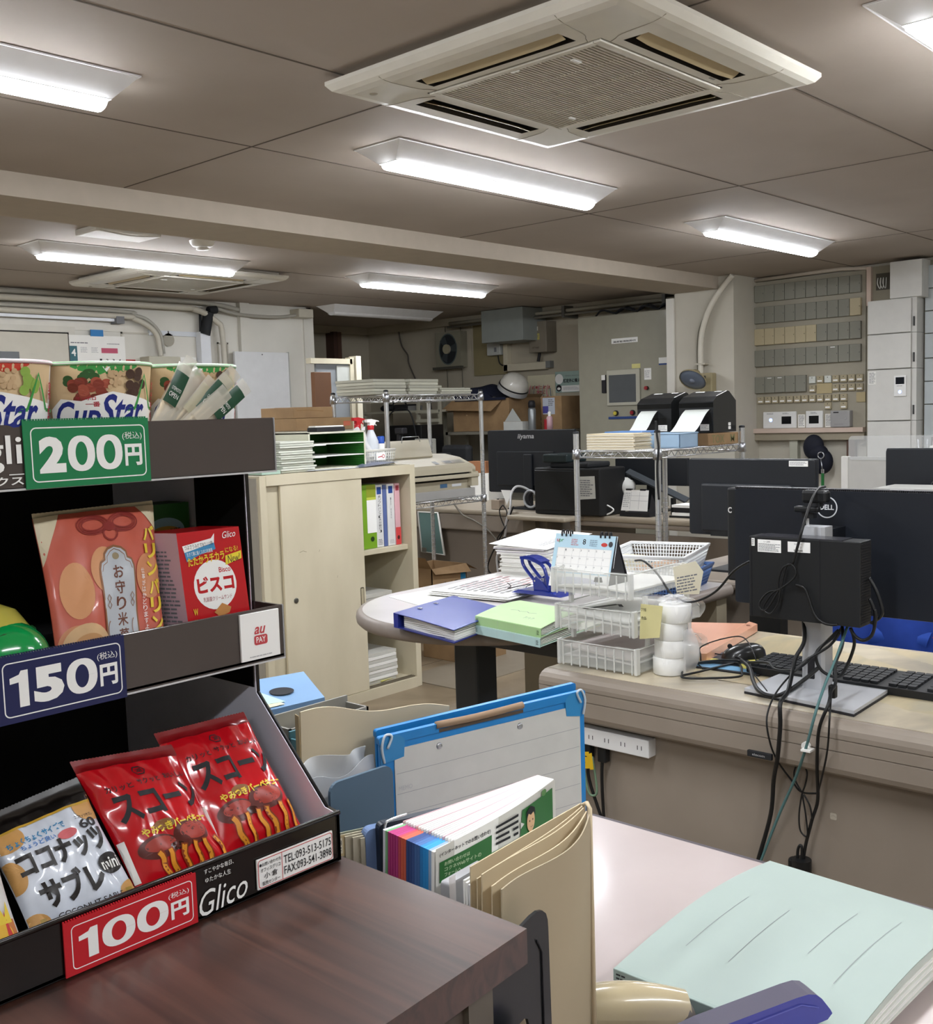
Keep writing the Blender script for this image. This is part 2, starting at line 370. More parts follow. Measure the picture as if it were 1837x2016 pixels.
light_fixture('lit strip light out of view behind the viewer to the left', (-1.7, -.87, LZ))
light_fixture('lit strip light out of view left of the snack display', (-1.7, .93, LZ))
light_fixture('lit strip light past the beam out of view on the left', (.2, 5.26, LZ))
# ------------------------------------------------------------------ ceiling cassette air conditioners
ACM = M('d6d2c6', .38, coat=.2); ACD = M('2a2723', .7); ACV = M('b3a27e', .5)
def cassette(label, loc, rz=0):
    t = thing('air_conditioner', label, 'air conditioner', loc, rz, 'ceiling cassette air conditioners'); w = .483
    b = MB(); ri = .288; s0, s1, sl, wi = .315, .385, .235, .43
    for a in range(4):
        b.T = Matrix.Rotation(a * PI / 2, 4, 'Z')
        for q in ((-sl, s1, sl, wi), (-sl, ri, sl, s0), (sl, ri, wi, wi), (-ri, ri, -sl, wi)): b.add([(q[0], q[1], 0), (q[2], q[1], 0), (q[2], q[3], 0), (q[0], q[3], 0)], [(0, 3, 2, 1)], ACM)
        rim = [(wi, 0), (.455, .003), (.470, .009), (w - .004, .019), (w, .024), (w, .034), (.44, .036), (.44, .053)]
        for (r0, z0), (r1, z1) in zip(rim[:-1], rim[1:]): b.add([(-r0, r0, z0), (r0, r0, z0), (r1, r1, z1), (-r1, r1, z1)], [(0, 1, 2, 3)], ACM)
        b.add([(-sl, s0, .03), (sl, s0, .03), (sl, s1, .03), (-sl, s1, .03)], [(0, 1, 2, 3)], ACD)
        for xa, ya, xb, yb in ((-sl, s0, sl, s0), (-sl, s1, sl, s1), (-sl, s0, -sl, s1), (sl, s0, sl, s1)): b.add([(xa, ya, 0), (xb, yb, 0), (xb, yb, .03), (xa, ya, .03)], [(0, 1, 2, 3)], ACD)
        sg = M('8d8778', .6)
        b.tube([(.25, .289, -.0004), (.26, .31, -.0006), (.275, .34, -.0006), (.285, .43, .0), (.288, .466, .007)], .0011, sg, 5, 4); b.tube([(.289, .25, -.0004), (.31, .26, -.0006), (.34, .275, -.0006), (.43, .285, .0), (.466, .288, .007)], .0011, sg, 5, 4)
    b.T = None
    b.box(.18, -.312, -.0012, .205, -.305, 0, GREYP); b.ell((-.39, .39, 0), (.012, .012, .002), M('9b937f', .5), 12, 6)
    b.box(-ri, -ri, .012, ri, ri, .05, ACM)
    part(b, 'housing', t)
    b = MB(); g = .262
    for q_ in ((-ri + .004, -ri + .004, ri - .004, -g), (-ri + .004, g, ri - .004, ri - .004), (-ri + .004, -g, -g, g), (g, -g, ri - .004, g)): b.box(q_[0], q_[1], -.005, q_[2], q_[3], .008, ACM, .003)
    b.box(-g, -g, .0085, g, g, .0115, M('6d675c', .8))
    for i in range(44):
        y = -g + .001 + i * .0119; b.box(-g, y, -.003, g, y + .0042, .004, ACM)
    b.box(-g, -.012, -.006, -g + .006, .012, -.003, WHT2); b.box(-.225, -.16, -.0065, -.19, -.15, -.003, WHT2); b.box(.19, .16, -.0065, .215, .168, -.003, WHT2)
    for x in (-.13, .0, .13): b.box(x, -g, -.001, x + .003, g, .006, ACM)
    part(b, 'grille', t)
    for a in range(4):
        b = MB(); b.T = Matrix.Rotation(a * PI / 2, 4, 'Z')
        b.surf(lambda u, v: (-.228 + .456 * u,   .346 + .036 * v - .008 * min(1, 7 * min(u, 1 - u)) * (1 - v), -.001 + .022 * v - .003 * math.sin(PI * v)), 24, 4, ACV, True, .002)
        part(b, 'louvre', t)
    return t
cassette('large white cassette air conditioner at the top of the picture, near the middle strip light', (2.44, 1.79, 2.206))
cassette('smaller looking cassette air conditioner past the beam, behind a lit strip light', (3.81, 5.89, 2.206))
b = MB().lathe([(0, -.03), (.05, -.028), (.062, -.012), (.065, 0)], WHT, (0, 0, 0)); b.lathe([(.03, -.034), (.032, -.045), (0, -.047)], WHT)
solo(b, 'smoke_detector', 'round white smoke detector on the ceiling above the far strip light', 'smoke detector', (3.2, 4.72, 2.26), world=False)
b = MB().box(-.17, -.1, -.03, .17, .1, 0, WHT, .008); b.surf(lambda u, v: (-.16 + .32 * u, -.11 + .0 * v, -.03 - .012 * math.sin(PI * u) + .006 * v), 12, 1, WHT, True, .003)
solo(b, 'ceiling_speaker', 'flat white ceiling box close to the beam, left of the smoke detector', 'ceiling box', (2.72, 4.7, 2.26), world=False)
b = MB().lathe([(0, -.035), (.04, -.03), (.055, -.01), (.055, 0)], M('c9c6bb', .6)); solo(b, 'heat_detector', 'small pale round detector near the unlit strip light at the back', 'smoke detector', (6.1, 7.1, 2.26), world=False)
# ------------------------------------------------------------------ switch boxes on the right hand wall (each its own)
SBM = M('86857a', .5); SBC = M('b9ad8e', .5)
def dupsolo(o, loc, label, mat=None):
    c = o.copy(); COL.objects.link(c); c.location = loc; c['label'] = label
    if mat: c.data = mat
    return c
def cover_mesh(m, tag=0):
    b = MB().box(-.038, 0, 0, .038, -.028, .117, m, .003); pass
    b.cyl((.03, -.028, .06), (.03, -.030, .06), .0025, INK, n=8)
    if tag: b.box(-.016, -.0285, .103, .016, -.0292, .108, WHT2)
    return b
cg = solo(cover_mesh(SBM), 'switch_box', 'x', 'switch box', (7.25, 3.70, 2.079), H90, 'flip cover switch boxes', world=False)
cc = cover_mesh(SBC).mesh('switch_box'); ct = cover_mesh(SBM, 1).mesh('switch_box')
rows = [(2.079, 'top'), (1.926, 'second'), (1.770, 'third'), (1.616, 'fourth')]
first = True
for ri, (z, rn) in enumerate(rows):
    for k in range(10):
        y = 3.703 - k * .0788
        cream = (ri == 1 and k == 9) or (ri == 2 and k < 6)
        lab = f"{'cream' if cream else 'grey'} flip cover switch box in the {rn} row, {ORD[k]} from the pillar"
        o = cg if first else dupsolo(cg, (7.25, y, z), lab, cc if cream else (ct if (ri == 3 and k == 7) else None))
        o['label'] = lab; first = False
for k in range(5): dupsolo(cg, (7.25, 3.703 - k * .0788, 1.424), f'grey flip cover switch box in the short fifth row, {ORD[k]} from the pillar', ct if k in (1, 2) else None)
TM = M('a89d82', .5); TW = M('cfd2cb', .5)
def stat(m, tagw=1):
    b = MB().box(-.024, 0, 0, .024, -.02, .05, m, .004); b.cyl((0, -.02, .038), (0, -.0215, .038), .003, INK, n=8)
    if tagw: b.box(-.016, -.0205, .01, .016, -.0215, .02, WHT2)
    return b
st0 = None; sw = stat(TW, 0).mesh('room_thermostat')
def stat_row(y0, z, ks, rn, whites=()):
    global st0
    for n_, k in enumerate(ks):
        lab = f"small {'white' if k in whites else 'beige'} wall thermostat in the {rn} thermostat row, {ORD[n_]} from the pillar side"
        loc = (7.25, y0 - k * .0565, z)
        if st0 is None: st0 = solo(stat(TM), 'room_thermostat', lab, 'thermostat', loc, H90, 'small wall thermostats', world=False); continue
        dupsolo(st0, loc, lab, sw if k in whites else None)
stat_row(3.305, 1.478, [1, 3, 4, 5, 6, 0, 2], 'top', (0, 2))
stat_row(3.305, 1.415, [0, 3, 4, 5, 6], 'second')
stat_row(3.70, 1.347, list(range(12)), 'long third')
stat_row(3.70, 1.293, [9, 11], 'lowest')
for (ya, za, yb, zb, lab) in ((3.277, 1.405, 3.166, 1.476, 'blank cream plate between the small thermostats'), (2.993, 1.337, 2.93, 1.405, 'blank tan plate at the end of the long thermostat row')):
    solo(MB().box(7.243, ya, za, 7.25, yb, zb, M('b5a680', .6)), 'blank_plate', lab, 'wall plate', (7.25, ya, za))
def intercom(label, x0, x1, kind):
    t = thing('intercom_panel', label, 'intercom', (7.25, x0, 1.166)); w = x0 - x1; h = .119
    b = MB().box(7.23, x0, 1.166, 7.25, x1, 1.166 + h, M('e4e4e2', .35), .004); part(b, 'housing', t, world=True)
    F = fX(7.23, x0, 1.166); b = MB()
    if kind == 2: b.dec(F, [('r', M('0e1014', .15), w * .57, .03, w * .86, .085), ('e', M('6f8cff', .3, emit=1.2), w * .24, .06, .012, .012), ('tx', INKG, .03, .1, .08, .112, 2), ('tx', INKG, w * .6, .1, w * .8, .112, 2)])
    else: b.dec(F, [('r', M('0e1014', .15), w * .2, .03, w * .78, .085), ('tx', INKG, w * .3, .098, w * .7, .112, 2)])
    part(b, 'display', t, world=True); return t
intercom('wide white intercom with a lit blue button and small dark screen', 3.68, 3.426, 2)
intercom('square white intercom with one dark screen beside the key notes', 3.353, 3.229, 1)
for y0, y1, lab in ((3.418, 3.365, 'printed note card between the two white intercoms'), (3.216, 3.16, 'printed note card between the intercom and the grey box')):
    b = MB().box(7.246, y0, 1.168, 7.25, y1, 1.262, PAPER); b.dec(fX(7.246, y0, 1.168), [('tx', INKG, .006, .01, .047, .088, 9)]); solo(b, 'note_card', lab, 'note', (7.25, y0, 1.168))
b = MB().box(7.19, 3.155, 1.168, 7.25, 3.018, 1.283, M('9c9b9a', .45), .006); b.dec(fX(7.19, 3.155, 1.168), [('r', INK, .022, .098, .06, .106), ('tx', INKG, .03, .018, .11, .024, 1)]); b.cyl((7.19, 3.045, 1.225), (7.185, 3.045, 1.225), .005, CHROME)
solo(b, 'control_box', 'grey metal control box beside the intercoms on the rail', 'control box', (7.25, 3.15, 1.168))
# ------------------------------------------------------------------ white wall cupboards
def cupboard(label, y0, y1, z0, z1, x0=7.1, slot=True, extra=None):
    t = thing('wall_cupboard', label, 'cupboard', (7.27, y0, z0)); wm = M('d3d2cd', .45)
    b = MB().box(x0 + .02, y0, z0, 7.25, y1, z1, wm); part(b, 'body', t, world=True)
    b = MB().box(x0, y0 - .001, z0 + .003, x0 + .018, y1 + (.03 if slot else 0), z1 - .003, wm, .002)
    d = part(b, 'door', t, world=True)
    if slot: part(MB().box(x0 + .01, y1 + .012, z0 + .04, x0 + .024, y1 + .02, z0 + .10, M('3b3b3a', .6)), 'handle_slot', t, world=True)
    if extra: part(extra, 'control_display', t, world=True)
    return t
cupboard('white cupboard with plain door, top of the narrow stack', 2.859, 2.545, 1.778, 2.0)
cupboard('white cupboard with plain door, second of the narrow stack', 2.859, 2.545, 1.547, 1.776)
e = MB().box(7.09, 2.68, 1.365, 7.1, 2.6, 1.50, M('e6e6e4', .35), .003); e.dec(fX(7.09, 2.68, 1.365), [('r', M('10151f', .15), .012, .08, .068, .125), ('e', M('6f8cff', .3, emit=1.2), .04, .03, .01, .01), ('tx', INKG, .02, .065, .06, .072, 1)])
e.box(7.098, 2.85, 1.45, 7.1, 2.80, 1.535, PAPER); e.dec(fX(7.098, 2.85, 1.45), [('tx', INKG, .004, .005, .045, .08, 9)])
cupboard('white cupboard with a small screen and lit blue button on its door', 2.859, 2.545, 1.207, 1.545, extra=e)
cupboard('white cupboard with plain door, lowest of the narrow stack', 2.859, 2.545, .84, 1.205)
cupboard('white wall box mounted highest, touching the ceiling', 2.713, 2.508, 2.0, 2.24, 7.1, False)
for k, (z0, z1) in enumerate(((2.06, 2.205), (1.915, 2.055), (1.77, 1.91), (1.61, 1.765), (1.46, 1.605), (1.31, 1.455), (.9, 1.305))):
    solo(MB().box(7.22, 2.53, z0, 7.29, 2.05, z1, M('b9c0c2', .4), .003), 'locker_door', f'pale blue grey locker front at the photo edge, {ORD[k]} from the ceiling', 'locker', (7.25, 2.3, z0), group='pale locker fronts')
b = MB()
for k in range(3): b.tube([(7.24, 2.845 - .018 * k, 2.16), (7.22, 2.84 - .018 * k, 2.12), (7.24, 2.83 - .018 * k, 2.09), (7.24, 2.825 - .018 * k, 2.16)], .003, WHT, 6, 5)
b.box(7.245, 2.86, 2.08, 7.25, 2.76, 2.19, M('57534a', .8)); solo(b, 'cable_loops', 'short white cable loops hanging in a dark recess by the ceiling', 'cable', (7.25, 2.8, 2.08))
# dark tool pouch hanging below the rail
t = thing('tool_pouch', 'dark navy tool pouch hanging under the wall rail', 'tool pouch', (7.2, 3.24, .88)); nv = M('0d1122', .75, 0, .15, 40)
b = MB().ell((7.2, 3.28, 1.03), (.05, .075, .09), nv); b.ell((7.2, 3.22, .93), (.055, .08, .09), nv); b.ell((7.19, 3.24, .99), (.05, .07, .06), nv); part(b, 'bag', t, world=True)
b = MB().tube([(7.14, 3.2 + .022 * math.cos(a), .975 + .022 * math.sin(a)) for a in [PI * i / 8 for i in range(16)]], .005, ALU, 6, closed=True); b.tube([(7.14, 3.2, .95), (7.14, 3.193, .9), (7.14, 3.187, .86)], .004, ALU, 6); part(b, 'ring', t, world=True)
b = MB().box(7.14, 3.2, .76, 7.152, 3.18, .85, M('1f6d34', .5), .003); b.box(7.14, 3.205, .70, 7.15, 3.175, .76, CHROME, .004); b.box(7.139, 3.21, .69, 7.15, 3.197, .72, CHROME); b.box(7.14, 3.2, .85, 7.152, 3.18, .88, CHROME, .003)
solo(b, 'adjustable_wrench', 'small adjustable wrench with green grip hanging from the pouch', 'wrench', (7.14, 3.19, .7))
# ------------------------------------------------------------------ pillar: conduit, wall fan
b = MB().tube([(6.87, 3.72, 2.25), (6.88, 3.80, 2.18), (6.88, 3.9, 2.05), (6.88, 3.965, 1.9), (6.88, 3.985, 1.75), (6.88, 3.985, 1.54)], .02, M('d3cec0', .5), 10, 6)
b.tube([(6.87, 3.75, 2.25), (6.89, 3.83, 2.16), (6.89, 3.93, 2.03), (6.89, 4.0, 1.9), (6.89, 4.02, 1.75), (6.89, 4.015, 1.55)], .004, M('7c776a', .5), 6, 6); b.box(6.86, 4.02, 1.64, 6.92, 3.94, 1.652, M('bcb6a6', .5))
solo(b, 'conduit_pipe', 'pale curved conduit pipe running down the pillar', 'pipe', (6.9, 3.98, 1.6))
t = thing('wall_fan', 'small round beige fan fixed to the pillar above the label printers', 'fan', (6.9, 3.93, 1.46)); bg = M('9d9272', .5)
ax = Vector((-.62, -.02, -.62)).normalized(); c0 = Vector((6.70, 3.945, 1.535))
part(MB().box(6.85, 3.98, 1.44, 6.92, 3.88, 1.58, bg, .01).box(6.84, 3.955, 1.50, 6.852, 3.93, 1.56, INK), 'bracket', t, world=True)
part(MB().lathe([(.0, -.075), (.03, -.07), (.04, -.03), (.075, -.02), (.098, 0), (.098, .012)], bg, c0, 28, ax), 'motor_housing', t, world=True)
part(MB().lathe([(0, .018), (.05, .016), (.094, .006), (.098, .0)], M('6c7686', .3, 0), c0, 28, ax), 'guard', t, world=True)
b = MB(); b.lathe([(0, .03), (.018, .028), (.02, .01)], M('6d7482', .4), c0, 16, ax); b.cyl(c0 - ax * .06, (6.86, 3.94, 1.51), .018, bg); part(b, 'hub', t, world=True)
# ------------------------------------------------------------------ control panel cabinet
t = thing('control_cabinet', 'tall grey control cabinet with a touch screen beside the pillar', 'control cabinet', (7.2, 4.87, 0)); cg_ = M('9b9888', .42, coat=.15)
part(MB().box(7.2, 5.305, 0, 7.58, 4.3, 2.1, cg_, .004), 'body', t, world=True)
b = MB().box(7.185, 5.3, .3, 7.2, 4.3, 2.095, cg_, .003); F = fX(7.185, 5.3, .3)
b.dec(F, [('r', WHT2, .33, 1.565, .58, 1.605), ('t', INK, '温度監視制御盤', .345, 1.571, .565, 1.599, .02), ('r', M('d8d18a', .6), .52, 1.36, .6, 1.395), ('r', WHT2, .635, 1.265, .7, 1.355), ('tx', INKL, .64, 1.28, .69, 1.34, 4), ('r', WHT2, .77, 1.375, .86, 1.43), ('r', M('2b4a86', .5), .77, 1.372, .86, 1.385)])
d = part(b, 'door', t, world=True)
b = MB().box(7.17, 5.015, 1.37, 7.186, 4.70, 1.655, M('b7b5a6', .4), .004); b.dec(fX(7.17, 5.015, 1.37), [('r', M('55595c', .25), .022, .025, .28, .245)]); part(b, 'touch_screen', t, world=True)
b = MB().box(7.172, 5.065, 1.475, 7.186, 5.028, 1.62, INK); b.box(7.17, 5.065, 1.58, 7.18, 5.03, 1.62, WHT); part(b, 'latch', t, world=True)
for y, m in ((4.935, M('cfc14a', .4)), (4.775, M('8e1420', .4)), (4.64, M('a1242a', .4))):
    z = 1.31 if y > 4.7 else 1.5
    part(MB().cyl((7.185, y, z), (7.17, y, z), .022 if y > 4.7 else .015, INK).cyl((7.17, y, z), (7.16, y, z), .015, m), 'push_button', t, world=True)
part(MB().box(7.178, 5.01, 1.262, 7.186, 4.72, 1.282, M('2a4580', .4), .003), 'blue_strip', t, world=True)
b = MB()
for k in range(4): b.tube([(7.3, 5.2 - .2 * k, 2.11), (7.28, 5.12 - .2 * k, 2.15), (7.3, 5.0 - .2 * k, 2.12), (7.32, 4.9 - .2 * k, 2.16), (7.3, 4.8 - .2 * k, 2.115)], .008, BLKM, 6, 5)
solo(b, 'cable_bundle', 'black cables lying on top of the control cabinet', 'cable', (7.3, 4.8, 2.1))
b = MB().tube([(7.45, 7.0, 2.2), (7.45, 6.3, 2.2), (7.43, 5.3, 2.2), (7.43, 4.3, 2.2)], .016, M('a39e8e', .5), 8); b.tube([(7.42, 7.0, 2.165), (7.41, 4.3, 2.165)], .011, M('77736a', .5), 8)
for y in (6.0, 5.6, 4.6): b.box(7.4, y, 2.14, 7.6, y + .03, 2.24, M('5c5a55', .5))
solo(b, 'conduit_pipe', 'two long conduits along the back wall under the ceiling', 'pipe', (7.5, 5.5, 2.2))
# ------------------------------------------------------------------ conduits on the left wall
def pipe(label, pts, r, m, sp=6, box=None):
    b = MB().tube(pts, r, m, 10, sp)
    solo(b, 'conduit_pipe', label, 'pipe', pts[0], group='conduit pipes on the left wall')
PG = M('aaa79d', .5); PC = M('c3beb0', .5)
pipe('highest dark conduit pipe running along the top of the left wall', [(2.0, 6.93, 2.228), (4.0, 6.93, 2.235), (4.7, 6.93, 2.235), (5.0, 6.93, 2.2)], .017, PG)
pipe('thick pale conduit pipe bending down near the white vertical duct', [(2.0, 6.92, 2.185), (4.3, 6.92, 2.19), (4.6, 6.92, 2.18), (4.78, 6.92, 2.1), (4.83, 6.92, 1.98), (4.84, 6.92, 1.3)], .022, PC)
pipe('grey conduit pipe just above the bending pair on the left wall', [(2.0, 6.93, 2.142), (3.9, 6.93, 2.14), (4.08, 6.93, 2.12)], .014, PG)
pipe('pale conduit pipe bending down beside the wall calendar', [(2.0, 6.92, 2.105), (3.85, 6.92, 2.105), (4.1, 6.92, 2.085), (4.25, 6.92, 2.0), (4.28, 6.92, 1.88), (4.285, 6.92, 1.83)], .019, PC)
pipe('thin conduit pipe following the calendar side bend', [(4.0, 6.94, 2.12), (4.18, 6.94, 2.1), (4.3, 6.94, 2.0), (4.325, 6.94, 1.85)], .012, PG)
b = MB().box(2.0, 6.93, 2.065, 3.95, 6.96, 2.085, M('e1e5ea', .3)); b.box(3.94, 6.9, 2.05, 4.0, 6.98, 2.1, INKG); solo(b, 'tube_lamp', 'slim white batten under the pipes above the door', 'batten', (3.0, 6.95, 2.07))
pipe('conduit pipe from the black joint to the junction box', [(4.8, 6.93, 2.2), (5.0, 6.93, 2.165), (5.35, 6.93, 2.16), (5.6, 6.93, 2.19)], .013, PG)
solo(MB().box(5.55, 6.88, 2.165, 5.7, 7.0, 2.235, M('c9c4b4', .5), .006), 'junction_box', 'pale junction box at the end of the left wall', 'junction box', (5.6, 6.95, 2.17))
solo(MB().box(4.16, 6.87, 1.7, 4.42, 7.0, 1.825, M('b9b5a3', .5), .006), 'junction_box', 'cream junction box under the bending conduit beside the wall calendar', 'junction box', (4.3, 6.95, 1.7))
b = MB().box(4.64, 6.93, 1.2, 4.73, 7.0, 2.02, M('dcdfe4', .35), .006); b.cyl((4.68, 6.93, 2.0), (4.72, 6.93, 2.16), .04, BLKM); b.cyl((4.72, 6.93, 2.18), (4.79, 6.93, 2.19), .03, BLKM); b.tube([(4.66, 6.95, 2.18), (4.655, 6.95, 2.0)], .01, BLKM)
solo(b, 'cable_duct', 'white vertical duct with a black hose joint at its top', 'duct', (4.68, 6.95, 1.2))
b = MB().cyl((4.4, 6.99, 1.955), (4.4, 6.985, 1.955), .048, M('a49f91', .6), n=28); b.box(4.395, 6.985, 2.0, 4.405, 6.99, 2.02, M('a49f91', .6)); solo(b, 'wall_disc', 'round grey disc hanging on the left wall', 'wall disc', (4.4, 6.99, 1.9))
b = MB().box(4.44, 6.985, 1.6, 4.63, 7.0, 1.83, WHT); solo(b, 'notice_sheet', 'plain white notice behind the noodle cups on the left wall', 'notice', (4.5, 7.0, 1.6))
b = MB().box(4.03, 6.99, 1.76, 4.12, 7.0, 1.805, M('b52a34', .6)); b.dec(fY(4.03, 6.99, 1.76), [('t', WHT2, '火気', .01, .01, .08, .036)]); solo(b, 'red_tag', 'small red notice under the right side of the wall calendar', 'notice', (4.05, 7.0, 1.76))
# wall calendar
t = thing('wall_calendar', 'wall calendar showing month 4 hung with blue tape beside the door', 'calendar', (3.8, 6.97, 1.6))
b = MB().box(3.61, 6.965, 1.62, 4.03, 6.97, 1.965, PAPER); F = fY(3.61, 6.965, 1.62); it = [('r', M('3c6b74', .6), 0, .08, .055, .27), ('r', M('4f7c3a', .6), 0, 0, .055, .16), ('r', M('a4476a', .6), 0, .0, .055, .04), ('t', WHT2, '4', .012, .2, .045, .25, .02), ('r', M('c0566e', .6), .235, .225, .36, .26), ('tx', INKG, .01, .285, .16, .3, 1), ('tx', INKG, .28, .285, .4, .295, 1), ('tx', INKL, .08, .225, .13, .265, 5), ('tx', INKL, .16, .225, .215, .265, 5)]
n = 0
for r_ in range(4):
    for c_ in range(7):
        d_ = r_ * 7 + c_ - 2
        if 1 <= d_ <= 30: it.append(('t', M('c03040', .6) if c_ == 0 else INK, str(d_), .075 + c_ * .048, .165 - r_ * .048, .092 + c_ * .048, .185 - r_ * .048, .02))
b.dec(F, it); part(b, 'sheet', t, world=True)
part(MB().box(3.77, 6.96, 1.96, 3.865, 6.966, 2.005, M('2478b8', .5)), 'tape', t, world=True)
b = MB().box(4.94, 6.93, 1.2, 5.46, 6.955, 1.88, M('d9dadb', .35), .003); b.box(4.935, 6.925, 1.195, 5.465, 6.935, 1.2, M('b2b2ae', .4)); b.box(5.46, 6.925, 1.2, 5.466, 6.96, 1.885, M('b9b9b2', .4)); b.cyl((5.2, 6.93, 1.86), (5.2, 6.925, 1.86), .005, INKG)
solo(b, 'whiteboard', 'blank white board standing against the left wall', 'whiteboard', (5.2, 6.95, 1.2))
# ================================================================== FOREGROUND
from mathutils import noise as NZ
t = thing('low_cabinet', 'dark wood topped cabinet carrying the snack display', 'cabinet', (.3, .85, 0))
part(MB().prism([(-.3, .478), (.43, .478), (.582, .488), (.584, 1.3), (-.3, 1.3)], fZ(0, 0, 0), .923, .95, WOOD), 'top', t, world=True)
b = MB().box(-.3, .52, 0, .57, 1.28, .923, M('4a4038', .5)); b.box(.545, .515, 0, .572, .55, .923, M('5d564c', .5)); part(b, 'body', t, world=True)
t = thing('white_counter', 'white topped counter between the wood cabinet and the grey desk', 'counter', (.95, .5, 0))
part(MB().box(.59, -.7, .705, 1.255, 1.35, .73, PINKTOP, .003).box(1.254, -.7, .704, 1.262, 1.35, .7285, M('4b4449', .5)), 'top', t, world=True)
part(MB().box(.62, -.68, 0, 1.2, 1.33, .705, M('9d968c', .6)), 'body', t, world=True)
# ---- snack display stand
BD = M('17110f', .22, 0, .1, 30, coat=.3); BI = M('f2f0fd', .6, 0, .01); BIN = M('0e0c0c', .6); STRIP = M('4a423f', .16, 0, .05, coat=.5)
t = thing('snack_display', 'black cardboard snack display with three priced trays', 'display stand', (.4, .85, .95))
yz = [(.69, .951), (.69, .994), (.704, .996), (.795, 1.083), (.797, 1.30), (1.03, 1.30), (1.03, .951)]
FS = lambda X: frame((X, 0, 0), (0, 1, 0), (0, 0, 1))
b = MB().prism(yz, FS(.572), .0005, .004, BD); b.prism(yz, FS(.5715), 0, .0006, BI); b.prism([(.797, 1.088), (.797, 1.30), (.876, 1.30), (.876, 1.088)], FS(.5705), 0, .0012, BIN)
b.tube([(.574, y, z) for y, z in yz[2:4]], .0016, BIN, 5)
b.prism(yz, FS(-.06), 0, .004, BD); b.box(-.06, 1.03, .951, .576, 1.034, 1.30, BIN); b.box(-.06, .69, .951, .576, 1.03, .954, BIN)
part(b, 'body', t, world=True)
def digits(m, s, x0, y0, x1, y1):
    out = []; n = len(s); H = y1 - y0; x = x0; wid = [.62 if c == '1' else 1.0 for c in s]; g = .05; k = (x1 - x0) / (sum(wid) + g * (n - 1))
    for c, w in zip(s, wid):
        if c == '1': out.append(('p', m, [(x + k * .26, y0), (x + k * .55, y0), (x + k * .55, y1), (x + k * .34, y1), (x + k * .28, y1 - H * .10), (x, y1 - H * .17), (x, y1 - H * .33), (x + k * .26, y1 - H * .31)]))
        elif c == '0':
            cx, cy, rx, ry = x + k * .5, (y0 + y1) / 2, k * .5, H / 2; N = 32
            L = [(cx + rx * math.copysign(abs(math.cos(a)) ** .85, math.cos(a)), cy + ry * math.copysign(abs(math.sin(a)) ** .85, math.sin(a))) for a in [2 * PI * i / N for i in range(N)]]
            L2 = [(cx + (rx - k * .28) * math.cos(a), cy + (ry - H * .17) * math.sin(a)) for a in [2 * PI * i / N for i in range(N)]]
            for i in range(N): out.append(('p', m, [L[i], L[(i + 1) % N], L2[(i + 1) % N], L2[i]]))
        else: out.append(('t', m, c, x + k * .03, y0, x + k * .97, y1, .055))
        x += k * (w + g)
    return out
def tray(z0, z1, y0, floor_z, card, cardm, cx0, cx1, price, extra=None):
    b = MB(); sm_ = BD if y0 < .7 else STRIP
    b.box(-.06, y0, z0, .5765, y0 + .0025, z1, sm_, .0008); 
    if y0 < .7: b.tube([(-.06, y0 + .001, z1), (.5765, y0 + .001, z1)], .0022, BD, 8)
    if y0 > .7:
        b.box(.5735, y0 + .0027, z0 + .0002, .5762, .7965, z1 - .0002, sm_); b.box(-.06, y0, floor_z - .002, .5765, 1.03, floor_z, BIN)
        b.box(-.06, y0 - .0012, z0 - .001, .577, y0 - .0004, z0 + .0005, M('c9c9c9', .3)); b.box(.5762, y0 - .001, z0, .5772, y0 + .002, z1, M('a9a9ab', .3))
    p = part(b, 'tray', t, world=True)
    F = fY(cx0, y0 - .0025, card[0]); w = cx1 - cx0; h = card[1] - card[0]; W = WHT2
    b = MB().box(cx0, y0 - .0025, card[0], cx1, y0 - .0012, card[1], cardm)
    STEP0 = 0
    b.dec(F, [('ro', W, w * .05, h * .09, w * .965, h * .9, h * .09, h * .018), *digits(W, price, w * .1, h * .22, w * .765, h * .76), ('t', W, '円', w * .785, h * .26, w * .93, h * .60, .035), ('t', W, '(税込)', w * .77, h * .66, w * .935, h * .79, .0)], h=.0002, step=.000004)
    n = int(w / .002)
    for i in range(n): b.box(cx0 + i * .002, y0 - .0026, card[1], cx0 + i * .002 + .001, y0 - .0013, card[1] + .0012, cardm)
    part(b, 'price_card', t, world=True)
    if extra: part(extra, 'printed_label', t, world=True)
b = MB().dec(fY(.3, .7565, 1.287), [('t', WHT2, 'gli', .022, .012, .0505, .039, .01), ('t', WHT2, 'ックス', .02, .003, .0505, .0095, .02), ('r', WHT2, .04, .0105, .051, .0112)], h=.0006)
tray(1.287, 1.3335, .757, 1.288, (1.2865, 1.336), M('1d7f4e', .35), .3515, .4525, '200', b)
b = MB().box(.5295, .7545, 1.1245, .5705, .7565, 1.1655, WHT2); b.dec(fY(.5295, .7545, 1.1245), [('t', M('c4474c', .5), 'au', .014, .022, .026, .0285, .02, 0, .3), ('rr', M('c4474c', .5), .0135, .0125, .0275, .021, .002), ('t', WHT2, 'PAY', .0155, .0145, .0255, .0195, .01), ('tx', INKL, .008, .002, .033, .004, 1)])
tray(1.1205, 1.168, .757, 1.124, (1.1185, 1.168), M('1c2352', .3), .319, .4205, '150', b)
b = MB(); b.box(.4865, .6875, .956, .5655, .6893, .981, WHT2, .0005)
F = fY(.4865, .6875, .956)
